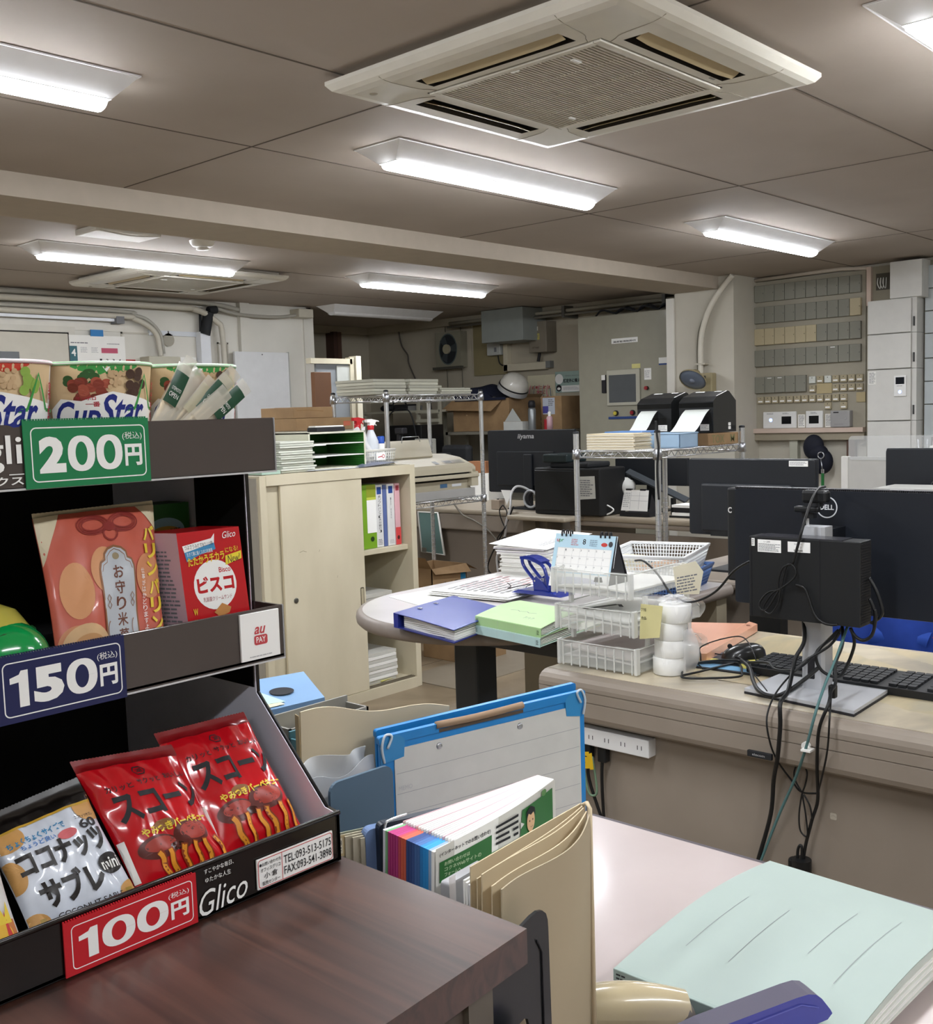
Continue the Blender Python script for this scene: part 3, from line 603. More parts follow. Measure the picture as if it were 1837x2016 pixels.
b.dec(F, [('ro', M('c43a3a', .5), .0008, .0008, .0782, .0242, .003, .0006), ('r', M('c43a3a', .5), .0245, .001, .025, .024), ('t', INK, 'TEL:093-513-5175', .0265, .0135, .0765, .0205, .004), ('t', INK, 'FAX:093-541-3898', .0265, .0045, .0765, .0115, .004), ('t', INK, '●お問い合わせ先', .002, .0185, .0235, .0215, .01), ('t', INK, 'オフィスグリコ', .003, .0138, .0225, .0173, .01), ('t', INK, '小 倉', .006, .0078, .0195, .0128, .01), ('t', INK, '販売センター', .004, .0028, .0215, .0062, .01)])
b.dec(fY(.43, .6895, .951), [('t', WHT2, 'Glico', .003, .003, .048, .0225, .0, .06, .35), ('t', WHT2, 'すこやかな毎日、', .009, .0345, .036, .0385, 0), ('t', WHT2, 'ゆたかな人生', .0095, .0275, .033, .0315, 0)])
tray(.951, .993, .69, .954, (.9515, .9905), M('c4232c', .3), .3245, .4305, '100', b)
# ---- noodle cups
def cup(label, x, y, red, rz):
    t = thing('noodle_cup', label, 'noodle cup', (x, y, 1.288), rz, 'noodle cups on the top tray'); h = .091; R0, R1 = .0365, .0455
    R = lambda z: R0 + (R1 - R0) * z / h
    b = MB().lathe([(0, 0), (R0 - .002, 0), (R0, .002), (R(h), h - .001)], M('e9e5e2', .35, coat=.2), n=48)
    F = lambda u, v, q=0: Vector(((R(v) + q) * math.sin(u / R1), -(R(v) + q) * math.cos(u / R1), v))
    NB = M('1b2a80', .4); GR = M('3f9a4a', .4); BEIGE = M('d8bd94', .5)
    it = [('p', BEIGE, [(-.05, .045), (.05, .045), (.056, .0895), (-.056, .0895)])]
    it.append(('p', M('c8402f', .4) if red else GR, [(-.03, .0897), (.03, .0897), (.018, .084), (-.005, .082), (-.02, .085)]))
    it.append(('p', WHT2, [(-.003, .088), (.003, .088), (0, .084)]))
    rnd = random.Random(3 if red else 5)
    for k in range(9): it.append(('e', M('2f5a2c' if not red else '5d8d3a', .5), -.03 + rnd.random() * .022, .074 + rnd.random() * .01, .004, .003))
    for k in range(22): it.append(('e', M(('9a4433', '86382a', 'ab5440', '74301f')[k % 4], .45), -.026 + rnd.random() * .026, .062 + rnd.random() * .015, .0042, .0036))
    for k in range(16): it.append(('e', M('c9ab84', .5), .002 + rnd.random() * .014, .072 + rnd.random() * .012, .0018, .0018))
    for k in range(9): it.append(('e', M('473024' if not red else '8fb24e', .5), .018 + rnd.random() * .014, .064 + rnd.random() * .02, .004, .0038))
    it += [('p', WHT2, [(-.046, .018), (-.046, .056), (-.036, .064), (-.02, .062), (-.008, .066), (.004, .069), (.02, .066), (.05, .06), (.05, .018)]),
           ('ro', GR, 0, 0, .0001, .0001, .00001, .00001),
           ('l', GR, [(.024, .056), (.034, .082), (.044, .056)], .0028), ('l', GR, [(.016, .055), (.024, .056)], .0025), ('l', GR, [(.044, .056), (.056, .055)], .0025),
           ('t', NB, 'Cup', -.042, .034, -.006, .062, .02, 0, .35), ('t', NB, 'Star', -.007, .042, .034, .067, .02, 0, .35), ('t', M('b0283a', .5), 'サッポロ', -.024, .0625, -.009, .0655, .02), ('t', M('b0283a', .5), '一番', -.017, .0575, -.006, .0615, .02),
           ('vt', M('b0283a', .5), '炊き豚骨' if not red else '鶏塩', .047, .045, .052, .078, .01)]
    b.dec(F, it, h=.0003, step=.00003, mx=.008); part(b, 'cup', t)
    b = MB().lathe([(0, h), (R1 - .001, h + .0005), (R1 + .001, h + .0012), (R1 + .0016, h - .0002), (R1 + .001, h - .0016), (R1 - .001, h - .0016)], M('c9a9ae' if red else '8fbf8d', .3), n=48); b.lathe([(R1, h - .0017), (R1 + .0018, h - .0002), (R1 + .0005, h + .0014)], WHT2, n=48)
    part(b, 'lid', t)
cup('noodle cup with green star logo, middle one on the top tray', .434, .803, False, -.26)
cup('red rimmed noodle cup cut by the left photo edge', .3475, .80, True, -.3)
cup('noodle cup with green star logo behind the bundle of chopsticks', .5245, .815, False, -.25)
cup('noodle cup half hidden behind the red rimmed cup', .395, .890, False, -.6)
# ---- bundle of wrapped chopsticks
rnd = random.Random(11); CW = M('dfc79c', .6); PK = M('d6d2c4', .3, coat=.4, alpha=.55); PG_ = M('1c4a34', .3, coat=.4)
spots = [(.455, .512, 1.374, .775), (.462, .497, 1.378, .772), (.468, .522, 1.366, .770), (.472, .508, 1.384, .778), (.478, .535, 1.368, .768), (.486, .545, 1.374, .772), (.474, .53, 1.357, .764), (.49, .552, 1.362, .766)]
ORDW = ['lowest left', 'second', 'third', 'tallest', 'fifth', 'sixth', 'shallowest', 'rightmost']
for k, (x0, x1, z1, y1) in enumerate(spots):
    t = thing('chopstick_pack', f'wrapped disposable chopsticks leaning out of the top tray, {ORDW[k]} of the bundle', 'chopsticks', (x0, .765, 1.29), 0, 'wrapped chopsticks in front of the right noodle cup')
    p0 = Vector((x0 - .014 - .002 * k, .7652 + .002 * (k % 3), 1.296)); p1 = Vector((x1, y1 - .004, z1)); d = p1 - p0; up = Vector((0, -1, 0)); sd = d.cross(up).normalized()
    part(MB().tube([p0 + sd * .0022, p0 + d * .8 + sd * .0022], .0022, CW, 4).tube([p0 - sd * .0022, p0 + d * .8 - sd * .0022], .0022, CW, 4), 'sticks', t, world=True)
    F = frame(p0 + up * .0028 - sd * .007, sd, d.normalized()); L = d.length; b = MB(); sgn = 1 if F(0, 0, 1).y < F(0, 0, 0).y else -1
    mm = PK if k % 3 == 0 else PG_ if k % 3 == 1 else M('c3bfa4', .3, coat=.4, alpha=.7)
    b.surf(lambda u, v: F(.014 * u, L * (.30 + .70 * v), sgn * (.0012 * math.sin(PI * u) + .0008 * math.sin(v * 9 + k))), 4, 12, PK, True)
    b.surf(lambda u, v: F(.0005 + .013 * u, L * (.62 + .3 * v), sgn * (.0014 + .0012 * math.sin(PI * u) + .0008 * math.sin((.35 + .65 * (.42 + .46 * v)) * 9 + k))), 4, 8, mm, True)
    if mm is PG_: b.dec(lambda a, c, q=0: F(.002 + a, L * .68 + c, sgn * (.0034 + q)), [('t', WHT2, 'OPEN', 0, 0, .009, .004), ('t', WHT2, 'OTEMOTO', 0, .006, .009, .009)])
    part(b, 'wrapper', t, world=True)
# ---- pillow bags
def pouch(name, label, cat, c, th, base, items, top=.07, topm=None, group=None, seed=1, crink=1, pw=.55):
    BL, BR, TR, TL = [Vector(p) for p in c]; n = (BR - BL).cross(TL - BL).normalized(); U = (BR - BL).length
    def F(u, v, h=0):
        uu = min(max(u, 0), 1); vv = min(max(v, 0), 1)
        p = BL * (1 - uu) * (1 - v) + BR * uu * (1 - v) + TR * uu * v + TL * (1 - uu) * v
        e = (max(0, math.sin(PI * uu)) ** pw) * (max(0, math.sin(PI * min(1, vv * .94 + .03))) ** .5)
        w = NZ.noise(Vector((u * 3.2 + seed, v * 3.2, seed * 2.1))) * .0035 + abs(NZ.noise(Vector((u * 5 + seed * 3, v * 2.2, 4)))) * .0035 + .0012 * math.sin(u * 26 + seed) * math.exp(-abs(1 - v) * 8)
        if v > 1: e = 0; w = .0008 * math.sin(u * 22 + seed)
        pinch = (BR - BL) * (.5 - uu) * .05 * math.sin(PI * vv)
        return p + pinch + n * (th * e + w * crink * min(1, e * 2 + .15) + h)
    b = MB(); b.surf(lambda u, v: F(u, v), 44, 44, base, True)
    b.surf(lambda u, v: F(1 - u, v) - n * (2 * (F(1 - u, v) - (BL * u * (1 - v) + BR * (1 - u) * (1 - v) + TR * (1 - u) * v + TL * u * v)).dot(n) * .6 + .001), 16, 16, base, True)
    b.dec(F, items, h=.0005, step=.00005, mx=.045)
    N = 60; vs = []; fs = []
    for i in range(N + 1):
        for v in (1.0, 1 + top * .35, 1 + top * .7, 1 + top + (top * .06 if i % 2 else 0)): vs.append(F(i / N, v))
    for i in range(N):
        for j in range(3): fs.append((i * 4 + j, i * 4 + 4 + j, i * 4 + 5 + j, i * 4 + 1 + j))
    root = thing(name, label, cat, tuple((BL + BR) / 2), 0, group)
    part(b, 'pouch', root, world=True)
    part(MB().add(vs, fs, topm or base, True), 'top_seal', root, world=True)
    return root
RED = M('c3111d', .2, 0, .04, coat=.7); REDD = M('7d1116', .3, coat=.5); YEL = M('e9cc3a', .35); STK = M('e3952a', .4, 0, .12, 60); MEAT = M('a3372a', .35); MEATD = M('5b1f17', .35)
def scone(sd):
    r = random.Random(sd); it = [('l', INK, [(.47, .955), (.53, .955), (.56, .92), (.53, .885), (.47, .885), (.44, .92), (.47, .955)], .01), ('t', INK, '湖', .47, .9, .53, .94, .01),
        ('t', INK, 'カリッと', .1, .785, .35, .835, .015), ('t', INK, 'サクッと', .4, .795, .63, .845, .015), ('t', INK, 'おいしい', .68, .805, .95, .855, .015),
        ('t', INK, 'スコーン', .1, .53, .97, .76, .035),
        ('e', MEATD, .3, .30, .19, .09), ('e', MEAT, .32, .315, .15, .055), ('e', MEATD, .66, .34, .2, .1), ('e', MEAT, .68, .35, .16, .07), ('e', MEATD, .52, .28, .08, .05), ('e', M('3a150f', .2), .45, .27, .07, .03), ('e', M('8a5a2a', .4), .42, .45, .1, .04),
        ('t', YEL, 'やみつきバーベキュー', .2, .40, .93, .47, .035, .03)]
    for k in range(6):
        x = .22 + k * .13 + r.random() * .04; a = .3 * (r.random() - .3); L = .22 + r.random() * .05
        it.append(('l', M('8e3a14', .4), [(x + .004 + a * q * .25 + .012 * math.sin(q * 9 + k), .27 - q * (L + .02)) for q in [i / 8 for i in range(9)]], .058)); it.append(('l', STK, [(x + a * q * .25 + .012 * math.sin(q * 9 + k), .26 - q * L) for q in [i / 8 for i in range(9)]], .04))
    it.append(('p', M('f0ece8', .35), [(.0, .1), (.05, .1), (.05, .42), (.0, .42)]))
    return it
G = 'red corn snack bags in the bottom tray'
pouch('snack_bag', 'red barbecue corn snack bag at the right end of the bottom tray', 'snack bag', ((.471, .716, .978), (.558, .716, .976), (.548, .775, 1.064), (.458, .775, 1.066)), .016, RED, scone(1), .1, REDD, G, 2, 1.2)
pouch('snack_bag', 'red barbecue corn snack bag beside the white coconut biscuit bag', 'snack bag', ((.395, .709, .976), (.480, .709, .974), (.466, .762, 1.058), (.378, .762, 1.066)), .016, RED, scone(2), .1, REDD, G, 5, 1.2)
CK = M('cf9d5c', .5, 0, .1, 50); BB = M('1b1513', .4)
pouch('snack_bag', 'white coconut biscuit bag with black lettering in the bottom tray', 'snack bag', ((.312, .704, .976), (.395, .704, .974), (.378, .75, 1.055), (.300, .75, 1.046)), .014, M('d5dce8', .3, 0, .06, 90, coat=.6), [
    ('e', CK, .1, .86, .16, .11), ('e', CK, .93, .88, .17, .12), ('e', CK, .02, .55, .1, .14), ('e', CK, .98, .12, .16, .1), ('e', CK, .05, .1, .12, .12), ('r', M('141110', .3), 0, .93, 1, 1), ('r', M('c8a13a', .3), 0, .915, 1, .935),
    ('t', M('2f86b8', .5), 'ちょくちょくサイズで', .08, .775, .62, .835, .03, .02), ('t', M('3b79c0', .5), 'ちょうど良い', .16, .72, .5, .765, .02), ('e', M('d3656a', .5), .6, .72, .09, .04), ('t', INK, 'ココナッツサブレ', .72, .80, .95, .83, .01), ('t', INK, '60', .74, .71, .93, .79, .02),
    ('t', BB, 'ココナッツ', .08, .50, .93, .71, .045), ('t', BB, 'サブレ', .14, .20, .74, .45, .045), ('e', BB, .85, .385, .12, .085), ('t', WHT2, 'mini', .76, .34, .94, .43, .02), ('t', BB, 'COCONUT SABLE', .22, .105, .84, .15, .005), ('r', M('a98a3c', .4), .08, .1, .13, .16), ('r', M('a98a3c', .4), .88, .1, .95, .16)],
      .13, M('15110f', .3, coat=.6), None, 8, 1.2)
pouch('snack_bag', 'pale snack bag with orange print cut off at the left edge of the bottom tray', 'snack bag', ((.235, .70, .962), (.3035, .70, .975), (.300, .735, 1.05), (.235, .735, 1.05)), .008, M('d9d6d4', .3, coat=.5), [('p', M('c8763a', .4), [(0, 0), (.98, 0), (.98, .3), (.5, .45), (0, .5)]), ('e', M('e8b42a', .4), .8, .2, .14, .12), ('p', M('cc2f28', .4), [(.88, .12), (.9, .4), (.94, .12)]), ('p', M('e7c83a', .4), [(.8, .3), (.86, .45), (.9, .34), (.95, .46), (.96, .28)]), ('l', M('4f9a3a', .4), [(.7, .5), (.85, .46)], .04)], .1, None, None, 4, .6)
CRM = M('ddd0b0', .4, coat=.3); COR = M('c65f4b', .4, 0, .05, 60, coat=.3); GOLD = M('8a5a33', .4)
loop = lambda cx, cy, rx, ry, n=20, a0=0, a1=2 * PI: [(cx + rx * math.cos(a0 + (a1 - a0) * i / n), cy + ry * math.sin(a0 + (a1 - a0) * i / n)) for i in range(n + 1)]
arch = [(.40, 0), (.40, .62), (.415, .66), (.45, .675), (.455, .71), (.49, .74), (.55, .755), (.61, .74), (.645, .71), (.65, .675), (.685, .66), (.70, .62), (.70, 0)]
it = [('p', CRM, [(0, .70), (.18, 1), (0, 1)]), ('p', CRM, [(.82, 1), (1, .83), (1, 1)]), ('e', M('d99a6a', .5), .2, .52, .13, .17), ('e', M('d99a6a', .5), .45, .62, .12, .14), ('e', M('d08a60', .5), .86, .55, .14, .14), ('e', M('d08a60', .5), .15, .22, .14, .1)]
for q in (0, .02, .04): it += [('l', M('8e2a22', .5), loop(.42, .905, .13 - q, .062 - q * .6), .009), ('l', M('8e2a22', .5), loop(.68, .905, .13 - q, .062 - q * .6), .009)]
it += [('l', M('8e2a22', .5), loop(.55, .84, .06, .045), .012), ('e', M('8e2a22', .5), .55, .885, .045, .03), ('p', M('b7bcc2', .35), arch), ('l', GOLD, arch, .014), ('l', GOLD, [(x + (.018 if x < .5 else -.018 if x > .6 else 0), y - .018) for x, y in arch[1:-1]], .005),
       ('e', M('9a8a6a', .4), .55, .69, .03, .022), ('vt', M('6a3a26', .5), 'お守り米菓', .505, .17, .60, .64, .02), ('vt', YEL, 'バリンバリン', .84, .2, .965, .87, .035), ('vt', WHT2, '仕事がはかどりますように', .765, .15, .803, .60, .0), ('e', M('d6b083', .6, 0, .12, 50), .22, .19, .19, .13), ('e', M('c79562', .6), .24, .20, .12, .06)]
for x in (.44, .66):
    for y in (.08, .12, .4, .44): it.append(('l', GOLD, loop(x, y, .016, .022, 4), .005))
    it.append(('l', GOLD, loop(x, .25, .03, .06, 8, 1.8, 4.2), .006))
pouch('rice_cracker_bag', 'coral and cream rice cracker bag with a knotted cord print', 'snack bag', ((.372, .766, 1.135), (.466, .766, 1.133), (.487, .812, 1.262), (.381, .812, 1.26)), .013, COR, it, .03, CRM, None, 3, .8)
# ---- biscuit box
t = thing('biscuit_box', 'red biscuit box with a white circle on the middle tray', 'biscuit box', (.51, .79, 1.126)); BR_ = M('c0101b', .3, coat=.3)
A = Vector((.4905, .768, 1.1255)); U = Vector((.5535, .768, 1.1255)) - A; V = Vector((.552 - .5535 + .0, .0135, .1135)); Wd = Vector((-.012, .03, .0)) * 1.15
b = MB(); c8 = [A, A + U, A + U + V, A + V]; c8b = [p + Wd for p in c8]
b.add(c8 + c8b, [(0, 1, 2, 3), (7, 6, 5, 4), (3, 2, 6, 7), (1, 5, 6, 2), (0, 4, 5, 1)], BR_); b.add([c8[0], c8b[0], c8b[3], c8[3]], [(0, 1, 2, 3)], M('c9a9b4', .4))
ul, vl = U.length, V.length; F = frame(A, U, V)
f = lambda *a: a
b.dec(frame(A + Wd, -Wd, V), [('tx', INKG, .004, .01, .032, .10, 26)])
b.dec(F, [('e', WHT2, ul * .5, vl * .585, ul * .34, ul * .34), ('t', BR_, 'ビスコ', ul * .21, vl * .53, ul * .8, vl * .655, .045), ('t', BR_, 'Bisco', ul * .58, vl * .67, ul * .77, vl * .71, .015), ('t', M('a03040', .5), '乳酸菌クリームサンド', ul * .28, vl * .465, ul * .74, vl * .50, .0),
          ('p', WHT2, [(ul * .06, vl * .90), (ul * .52, vl * .935), (ul * .58, vl * .97), (ul * .56, vl * .90), (ul * .08, vl * .85)]), ('p', M('3f8fc0', .4), [(ul * .08, vl * .85), (ul * .56, vl * .90), (ul * .57, vl * .85), (ul * .3, vl * .82), (ul * .1, vl * .78)]),
          ('t', INK, 'つよさうみだすBCL113株', ul * .09, vl * .875, ul * .54, vl * .91, .0, .06), ('t', WHT2, '生きて腸に届くスポロ乳酸菌', ul * .11, vl * .825, ul * .52, vl * .855, .0, .06),
          ('t', YEL, 'たたかうチカラ', ul * .11, vl * .755, ul * .70, vl * .82, .03, .08), ('t', YEL, 'になる!', ul * .72, vl * .815, ul * .93, vl * .855, .01, .08), ('p', M('ead53a', .4), [(ul * .70, vl * .72), (ul * .97, vl * .755), (ul * .98, vl * .815), (ul * .71, vl * .79)]), ('t', INK, 'New!', ul * .74, vl * .735, ul * .95, vl * .795, .0, .08, .2),
          ('t', WHT2, 'Glico', ul * .70, vl * .925, ul * .92, vl * .975, .0, .05, .35), ('p', M('c98a4a', .5), [(ul * .42, vl * .38), (ul * .56, vl * .44), (ul * .70, vl * .40), (ul * .66, vl * .36), (ul * .5, vl * .34)]), ('t', YEL, 'W', ul * .1, vl * .38, ul * .17, vl * .43, .02)], step=.00004)
part(b, 'carton', t, world=True)
t = thing('cookie_box', 'green snack box standing behind the red biscuit box', 'snack box', (.55, .885, 1.126)); b = MB().box(.517, .885, 1.126, .569, .92, 1.256, M('2f6b2c', .4))
b.dec(fY(.517, .885, 1.126), [('e', M('9ec4d0', .5), .026, .105, .02, .012), ('e', M('cfa63a', .5), .026, .1, .019, .009), ('t', INK, 'プリッツの気持ち', .01, .101, .042, .106, .01, .1), ('t', INK, 'ひと言', .016, .088, .038, .1, .03)]); part(b, 'carton', t, world=True)
t = thing('toy_capsule', 'green and yellow plastic egg at the left end of the middle tray', 'plastic egg', (.337, .785, 1.126))
b = MB().ell((.337, .783, 1.158), (.036, .026, .0315), M('119a4c', .15, coat=.6), 32, 20); part(b, 'lower_half', t, world=True)
b = MB(); ax = Vector((-.15, .35, 1)).normalized(); b.lathe([(.0, .034), (.015, .031), (.028, .02), (.035, .0)], M('c8bd55', .2, coat=.5), (.334, .80, 1.168), 32, ax); b.lathe([(.0352, .004), (.0365, .002), (.0365, -.002), (.0352, -.004)], M('1a5a2c', .3), (.334, .80, 1.168), 32, ax); part(b, 'upper_half', t, world=True)
# ================================================================== FILES ON THE WHITE COUNTER
def slab(x0, y0, x1, y1, z0, z1, th, m, b=None, r=.0, F=None):
    b = b or MB(); d = Vector((x1 - x0, y1 - y0, 0)); Fr = frame((x0, y0, z0), d, (0, 0, 1)); L = d.length
    b.prism(rrect(0, 0, L, z1 - z0, r) if r else [(0, 0), (L, 0), (L, z1 - z0), (0, z1 - z0)], Fr, -th, 0, m); return b, Fr, L
BLU = M('1f7fc4', .4, 0, .06, 30); BLUD = M('22384f', .5)
t = thing('box_file', 'light blue box file with an oval finger hole in its top', 'box file', (.8, 1.07, .73)); LB = M('7294b8', .55, 0, .05)
b = MB(); tp = [(.735, 1.06, .985), (.868, 1.045, .985), (.868, 1.10, 1.0), (.735, 1.12, 1.0)]
b.add([(.735, 1.03, .73), (.85, 1.02, .73), (.88, 1.12, .73), (.735, 1.13, .73)] + [(.735, 1.03, .985), (.836, 1.02, .985), (.868, 1.10, 1.0), (.735, 1.12, 1.003), ], [(0, 1, 5, 4), (1, 2, 6, 5), (2, 3, 7, 6), (3, 0, 4, 7), (4, 5, 6, 7)], LB)
part(b, 'case', t, world=True)
c = Vector((.802, 1.062, .9935)); F = frame(c, (1, -.1, .0), (0, .09, .014))
part(MB().dec(F, [('e', M('10131c', .7), 0, 0, .016, .012)]), 'finger_hole', t, world=True)
part(MB().lathe([(.006, 0), (.0055, .003), (0, .004)], WHT2, (.792, 1.0225, .955), 16, (0, -1, 0)), 'button', t, world=True)
part(MB().dec(frame((.737, 1.034, .9865), (1, -.1, 0), (0, .09, .016)), [('p', M('cfc9a8', .6), [(0, 0), (.045, 0), (.035, .06), (0, .06)]), ('p', M('a9cdbd', .6), [(0.02, .01), (.05, .006), (.04, .05), (.02, .045)])], h=.0006), 'paper_label', t, world=True)
def open_box(name, label, cat, x0, y0, x1, y1, dx, z0, z1, m, content=None):
    """open topped file box seen end on; dx shifts the far side"""
    t = thing(name, label, cat, ((x0 + x1) / 2, y0, z0)); b = MB(); w = .003
    b.box(x0, y0, z0, x1, y0 + w, z1, m); b.box(x0, y1 - w, z0, x1, y1, z1 + .008, m); b.box(x0, y0, z0, x0 + w, y1, z1, m); b.box(x1 - w, y0, z0, x1, y1, z1, m); b.box(x0, y0, z0, x1, y1, z0 + w, m); part(b, 'case', t, world=True)
    if content: part(MB().box(x0 + .006, y0 + .008, z0 + .003, x1 - .03, y1 - .012, z1 - .012, content), 'papers', t, world=True)
    return t
open_box('file_box', 'grey open file box of papers in front of the blue box file', 'file box', .74, .968, .862, 1.01, 0, .73, .976, M('85837c', .6), M('d9cfb4', .8))
open_box('file_box', 'teal open file box next in front of the grey one', 'file box', .735, .932, .842, .964, 0, .73, .968, M('4f7c86', .6), M('35586a', .8))
for k, (y, m, z, w) in enumerate(((.921, '5c8791', .958, 'teal'), (.912, 'c9bc9c', .948, 'tan'), (.903, '39488a', .938, 'navy'), (.894, '2c3f7a', .925, 'dark blue'))):
    b, F, L = slab(.665, y + .002, .712, y, .73, z, .006, M(m, .6)); solo(b, 'document_folder', f'{w} document folder standing between the snack display and the tan folder', 'folder', (.74, y, .73), group='folders on the white counter')
t = thing('paper_folder', 'large tan paper folder bulging behind the plastic sleeves', 'folder', (.87, .95, .73)); b = MB()
b.surf(lambda u, v: (.718 + .19 * u, .918 - .045 * u + .012 * math.sin(PI * u) + .004 * math.sin(3 * v),   .73 + (.280 - .030 * u + .004 * math.sin(9 * u)) * v), 24, 12, M('cdbfa2', .7, 0, .06, 6), True, .002); part(b, 'cover', t, world=True)
part(MB().surf(lambda u, v: (.716 + .003 * u, .919 + .010 * u, .73 + .276 * v), 3, 8, M('a08c68', .8), True, .001), 'spine', t, world=True)
PLS = M('e2e6ea', .12, 0, .03, coat=.6, alpha=.5)
b = MB(); b.surf(lambda u, v: (.692 + .098 * u, .90 - .012 * u + .007 * math.sin(9 * u + 6 * v) + .004 * math.sin(23 * v + 11 * u), .73 + (.222 + .012 * u + .006 * math.sin(5 * u)) * v), 30, 20, PLS, True, .0006); b.surf(lambda u, v: (.694 + .096 * u, .892 - .012 * u + .004 * math.sin(6 * u + 5 * v + 2), .73 + (.205 + .014 * u + .005 * math.sin(9 * u)) * v), 30, 20, PLS, True, .0006)
b.surf(lambda u, v: (.695 + .094 * u, .896 - .012 * u, .73 + (.19 + .02 * u) * v), 6, 4, M('c2b9a8', .8))
solo(b, 'plastic_sleeves', 'crumpled clear plastic sleeves standing in front of the tan folder', 'plastic sleeve', (.78, .87, .73))
b, F, L = slab(.692, .842, .778, .838, .73, .952, .004, M('52687a', .5), r=.012); solo(b, 'divider_plate', 'grey blue plastic divider plate with rounded corners', 'divider', (.7, .81, .73))
t = thing('index_binder', 'cream binder with paper index tabs beside the snack display', 'binder', (.69, .80, .73))
for k in range(5):
    b, F, L = slab(.664 + .005 * k, .812 - .006 * k, .76 + .005 * k, .775 - .006 * k, .73, .914 - .001 * k, .0015, M('b8b09a' if k else '8f927f', .7), r=.01 if k == 0 else 0); part(b, 'divider_sheet', t, world=True)
b = MB()
for k, z in enumerate((.892, .862, .832, .80)):
    F = frame((.6645 + .004 * (k % 2), .807, z), (.09, -.04, 0), (0, 0, 1)); b.dec(F, [('r', M('c7b488', .7), 0, 0, .012, .022), ('r', M('e4dcc4', .7), .002, .003, .009, .019), ('vt', INK, '月次', .003, .005, .008, .017, .01)], h=.001)
part(b, 'index_tabs', t, world=True)
b, F, L = slab(.688, .785, .80, .745, .73, .918, .012, M('6f87b0', .5), r=.008); solo(b, 'clear_file', 'worn light blue folder in front of the index binder', 'folder', (.7, .77, .73))
t = thing('clip_folder', 'black folder with a wire clip beside the blue framed boards', 'folder', (.705, .755, .73)); b, F, L = slab(.695, .772, .81, .73, .73, .925, .010, M('1c2330', .4), r=.006); part(b, 'cover', t, world=True)
part(MB().tube([(.697, .767, .90), (.697, .765, .925), (.703, .763, .93), (.72, .757, .932)], .0014, CHROME, 6, 4), 'wire_clip', t, world=True)
b, F, L = slab(.708, .754, .80, .722, .73, .915, .006, PAPER); solo(b, 'paper_sheaf', 'sheaf of white paper between black folder and blue framed board', 'papers', (.72, .745, .73))
# blue framed boards
def board(label, x0, y0, x1, y1, z0, zt0, zt1, front=True):
    t = thing('display_board', label, 'framed board', (x0, y0, z0), 0, 'blue framed boards on the counter'); d = Vector((x1 - x0, y1 - y0, 0)); L = d.length
    F = lambda a, c, h=0: Vector((x0, y0, z0)) + d.normalized() * a + Vector((0, 0, 1)) * c * (1 + (zt1 - zt0) / (zt0 - z0) * a / L) + Vector((d.y, -d.x, 0)).normalized() * h
    H = zt0 - z0; b = MB().prism([(0, 0), (L, 0), (L, H), (0, H)], F, -.004, 0, BLU); bw = .02
    b.prism(rrect(-.001, H - .008, L + .001, H + .002, .003), F, -.005, .002, BLU); part(b, 'frame', t, world=True)
    if front:
        b = MB().prism(rrect(bw * .9, .0, L - .008, H - .016, .004), F, .0, .0012, M('c9c9c4', .5, 0, .05, 30))
        for k in range(7): b.dec(F, [('r', M('8e9096', .6), bw, H - .045 - .024 * k, L - .01, H - .0445 - .024 * k)], h=.0014)
        b.dec(F, [('t', INKL, 'MEMO', bw + .002, H - .065, bw + .02, H - .060)], h=.0016); part(b, 'memo_sheet', t, world=True)
        b = MB().tube([F(.075, H + .001, .001), F(.13, H + .0, .002), F(.2, H + .001, .001)], .0045, M('8f7860', .8), 8, 4); b.dec(F, [('r', M('4f4438', .8), .078, H - .008, .2, H - .004)], h=.0025); part(b, 'worn_edge', t, world=True)
        for a in (.078, .195): part(MB().lathe([(.004, 0), (.0035, .0015), (.001, .0015), (0, .001)], ALU, F(a, H - .024, .0012), 14, F(0, 0, 1) - F(0, 0, 0)), 'rivet', t, world=True)
        for a, s in ((.004, 1), (L - .004, -1)):
            b = MB(); b.prism([(a - .004, H - .03), (a + s * .026, H - .026), (a + s * .028, H - .006), (a + s * .02, H + .001), (a - s * .004, H + .001)], F, .001, .0022, M('2b84bd', .35, coat=.3))
            b.tube([F(a, H - .028, .003), F(a - s * .003, H - .01, .004), F(a + s * .002, H + .003, .003), F(a + s * .01, H + .001, .004), F(a + s * .004, H - .012, .004)], .0016, M('b9c4cc', .3), 6, 4); part(b, 'taped_corner', t, world=True)
board('blue framed board just behind the taped memo board', .797, .884, 1.08, .815, .73, .975, .981, False)
board('blue framed board with taped corners and a lined memo sheet', .787, .868, 1.077, .798, .73, .972, .975)
# leaflet bundle
t = thing('leaflet_bundle', 'fanned bundle of leaflets with coloured tab dividers', 'leaflets', (.72, .70, .73))
tabs = ['e9e9f2', '7fb884', 'b8347a', 'b8347a', 'b8347a', 'c03f86', 'd0505a', 'e0684e', 'e0684e', '34508a', '34508a', '3d5c98', '4a74b0', '4a74b0', '2e8ad0', '2e9ae0', '2e9ae0', '8fa8c4', 'e8e6e0']
n = len(tabs)
def leaf(i, u, v, h=0):
    s = i / (n - 1); xl, yl = .69 - .024 * s, .752 - .092 * s; xr, yr = .868 - .022 * s, .70 - .038 * s
    bul = .010 * math.sin(PI * u) * (.2 + .8 * s) * (.35 + .65 * v)
    x = xl + (xr - xl) * u + bul * .35; y = yl + (yr - yl) * u + .006 - bul * .6
    return Vector((x - .010 * (1 - v) * (1 - u), y - h, .73 + (.197 + .010 * s + .015 * u) * v))
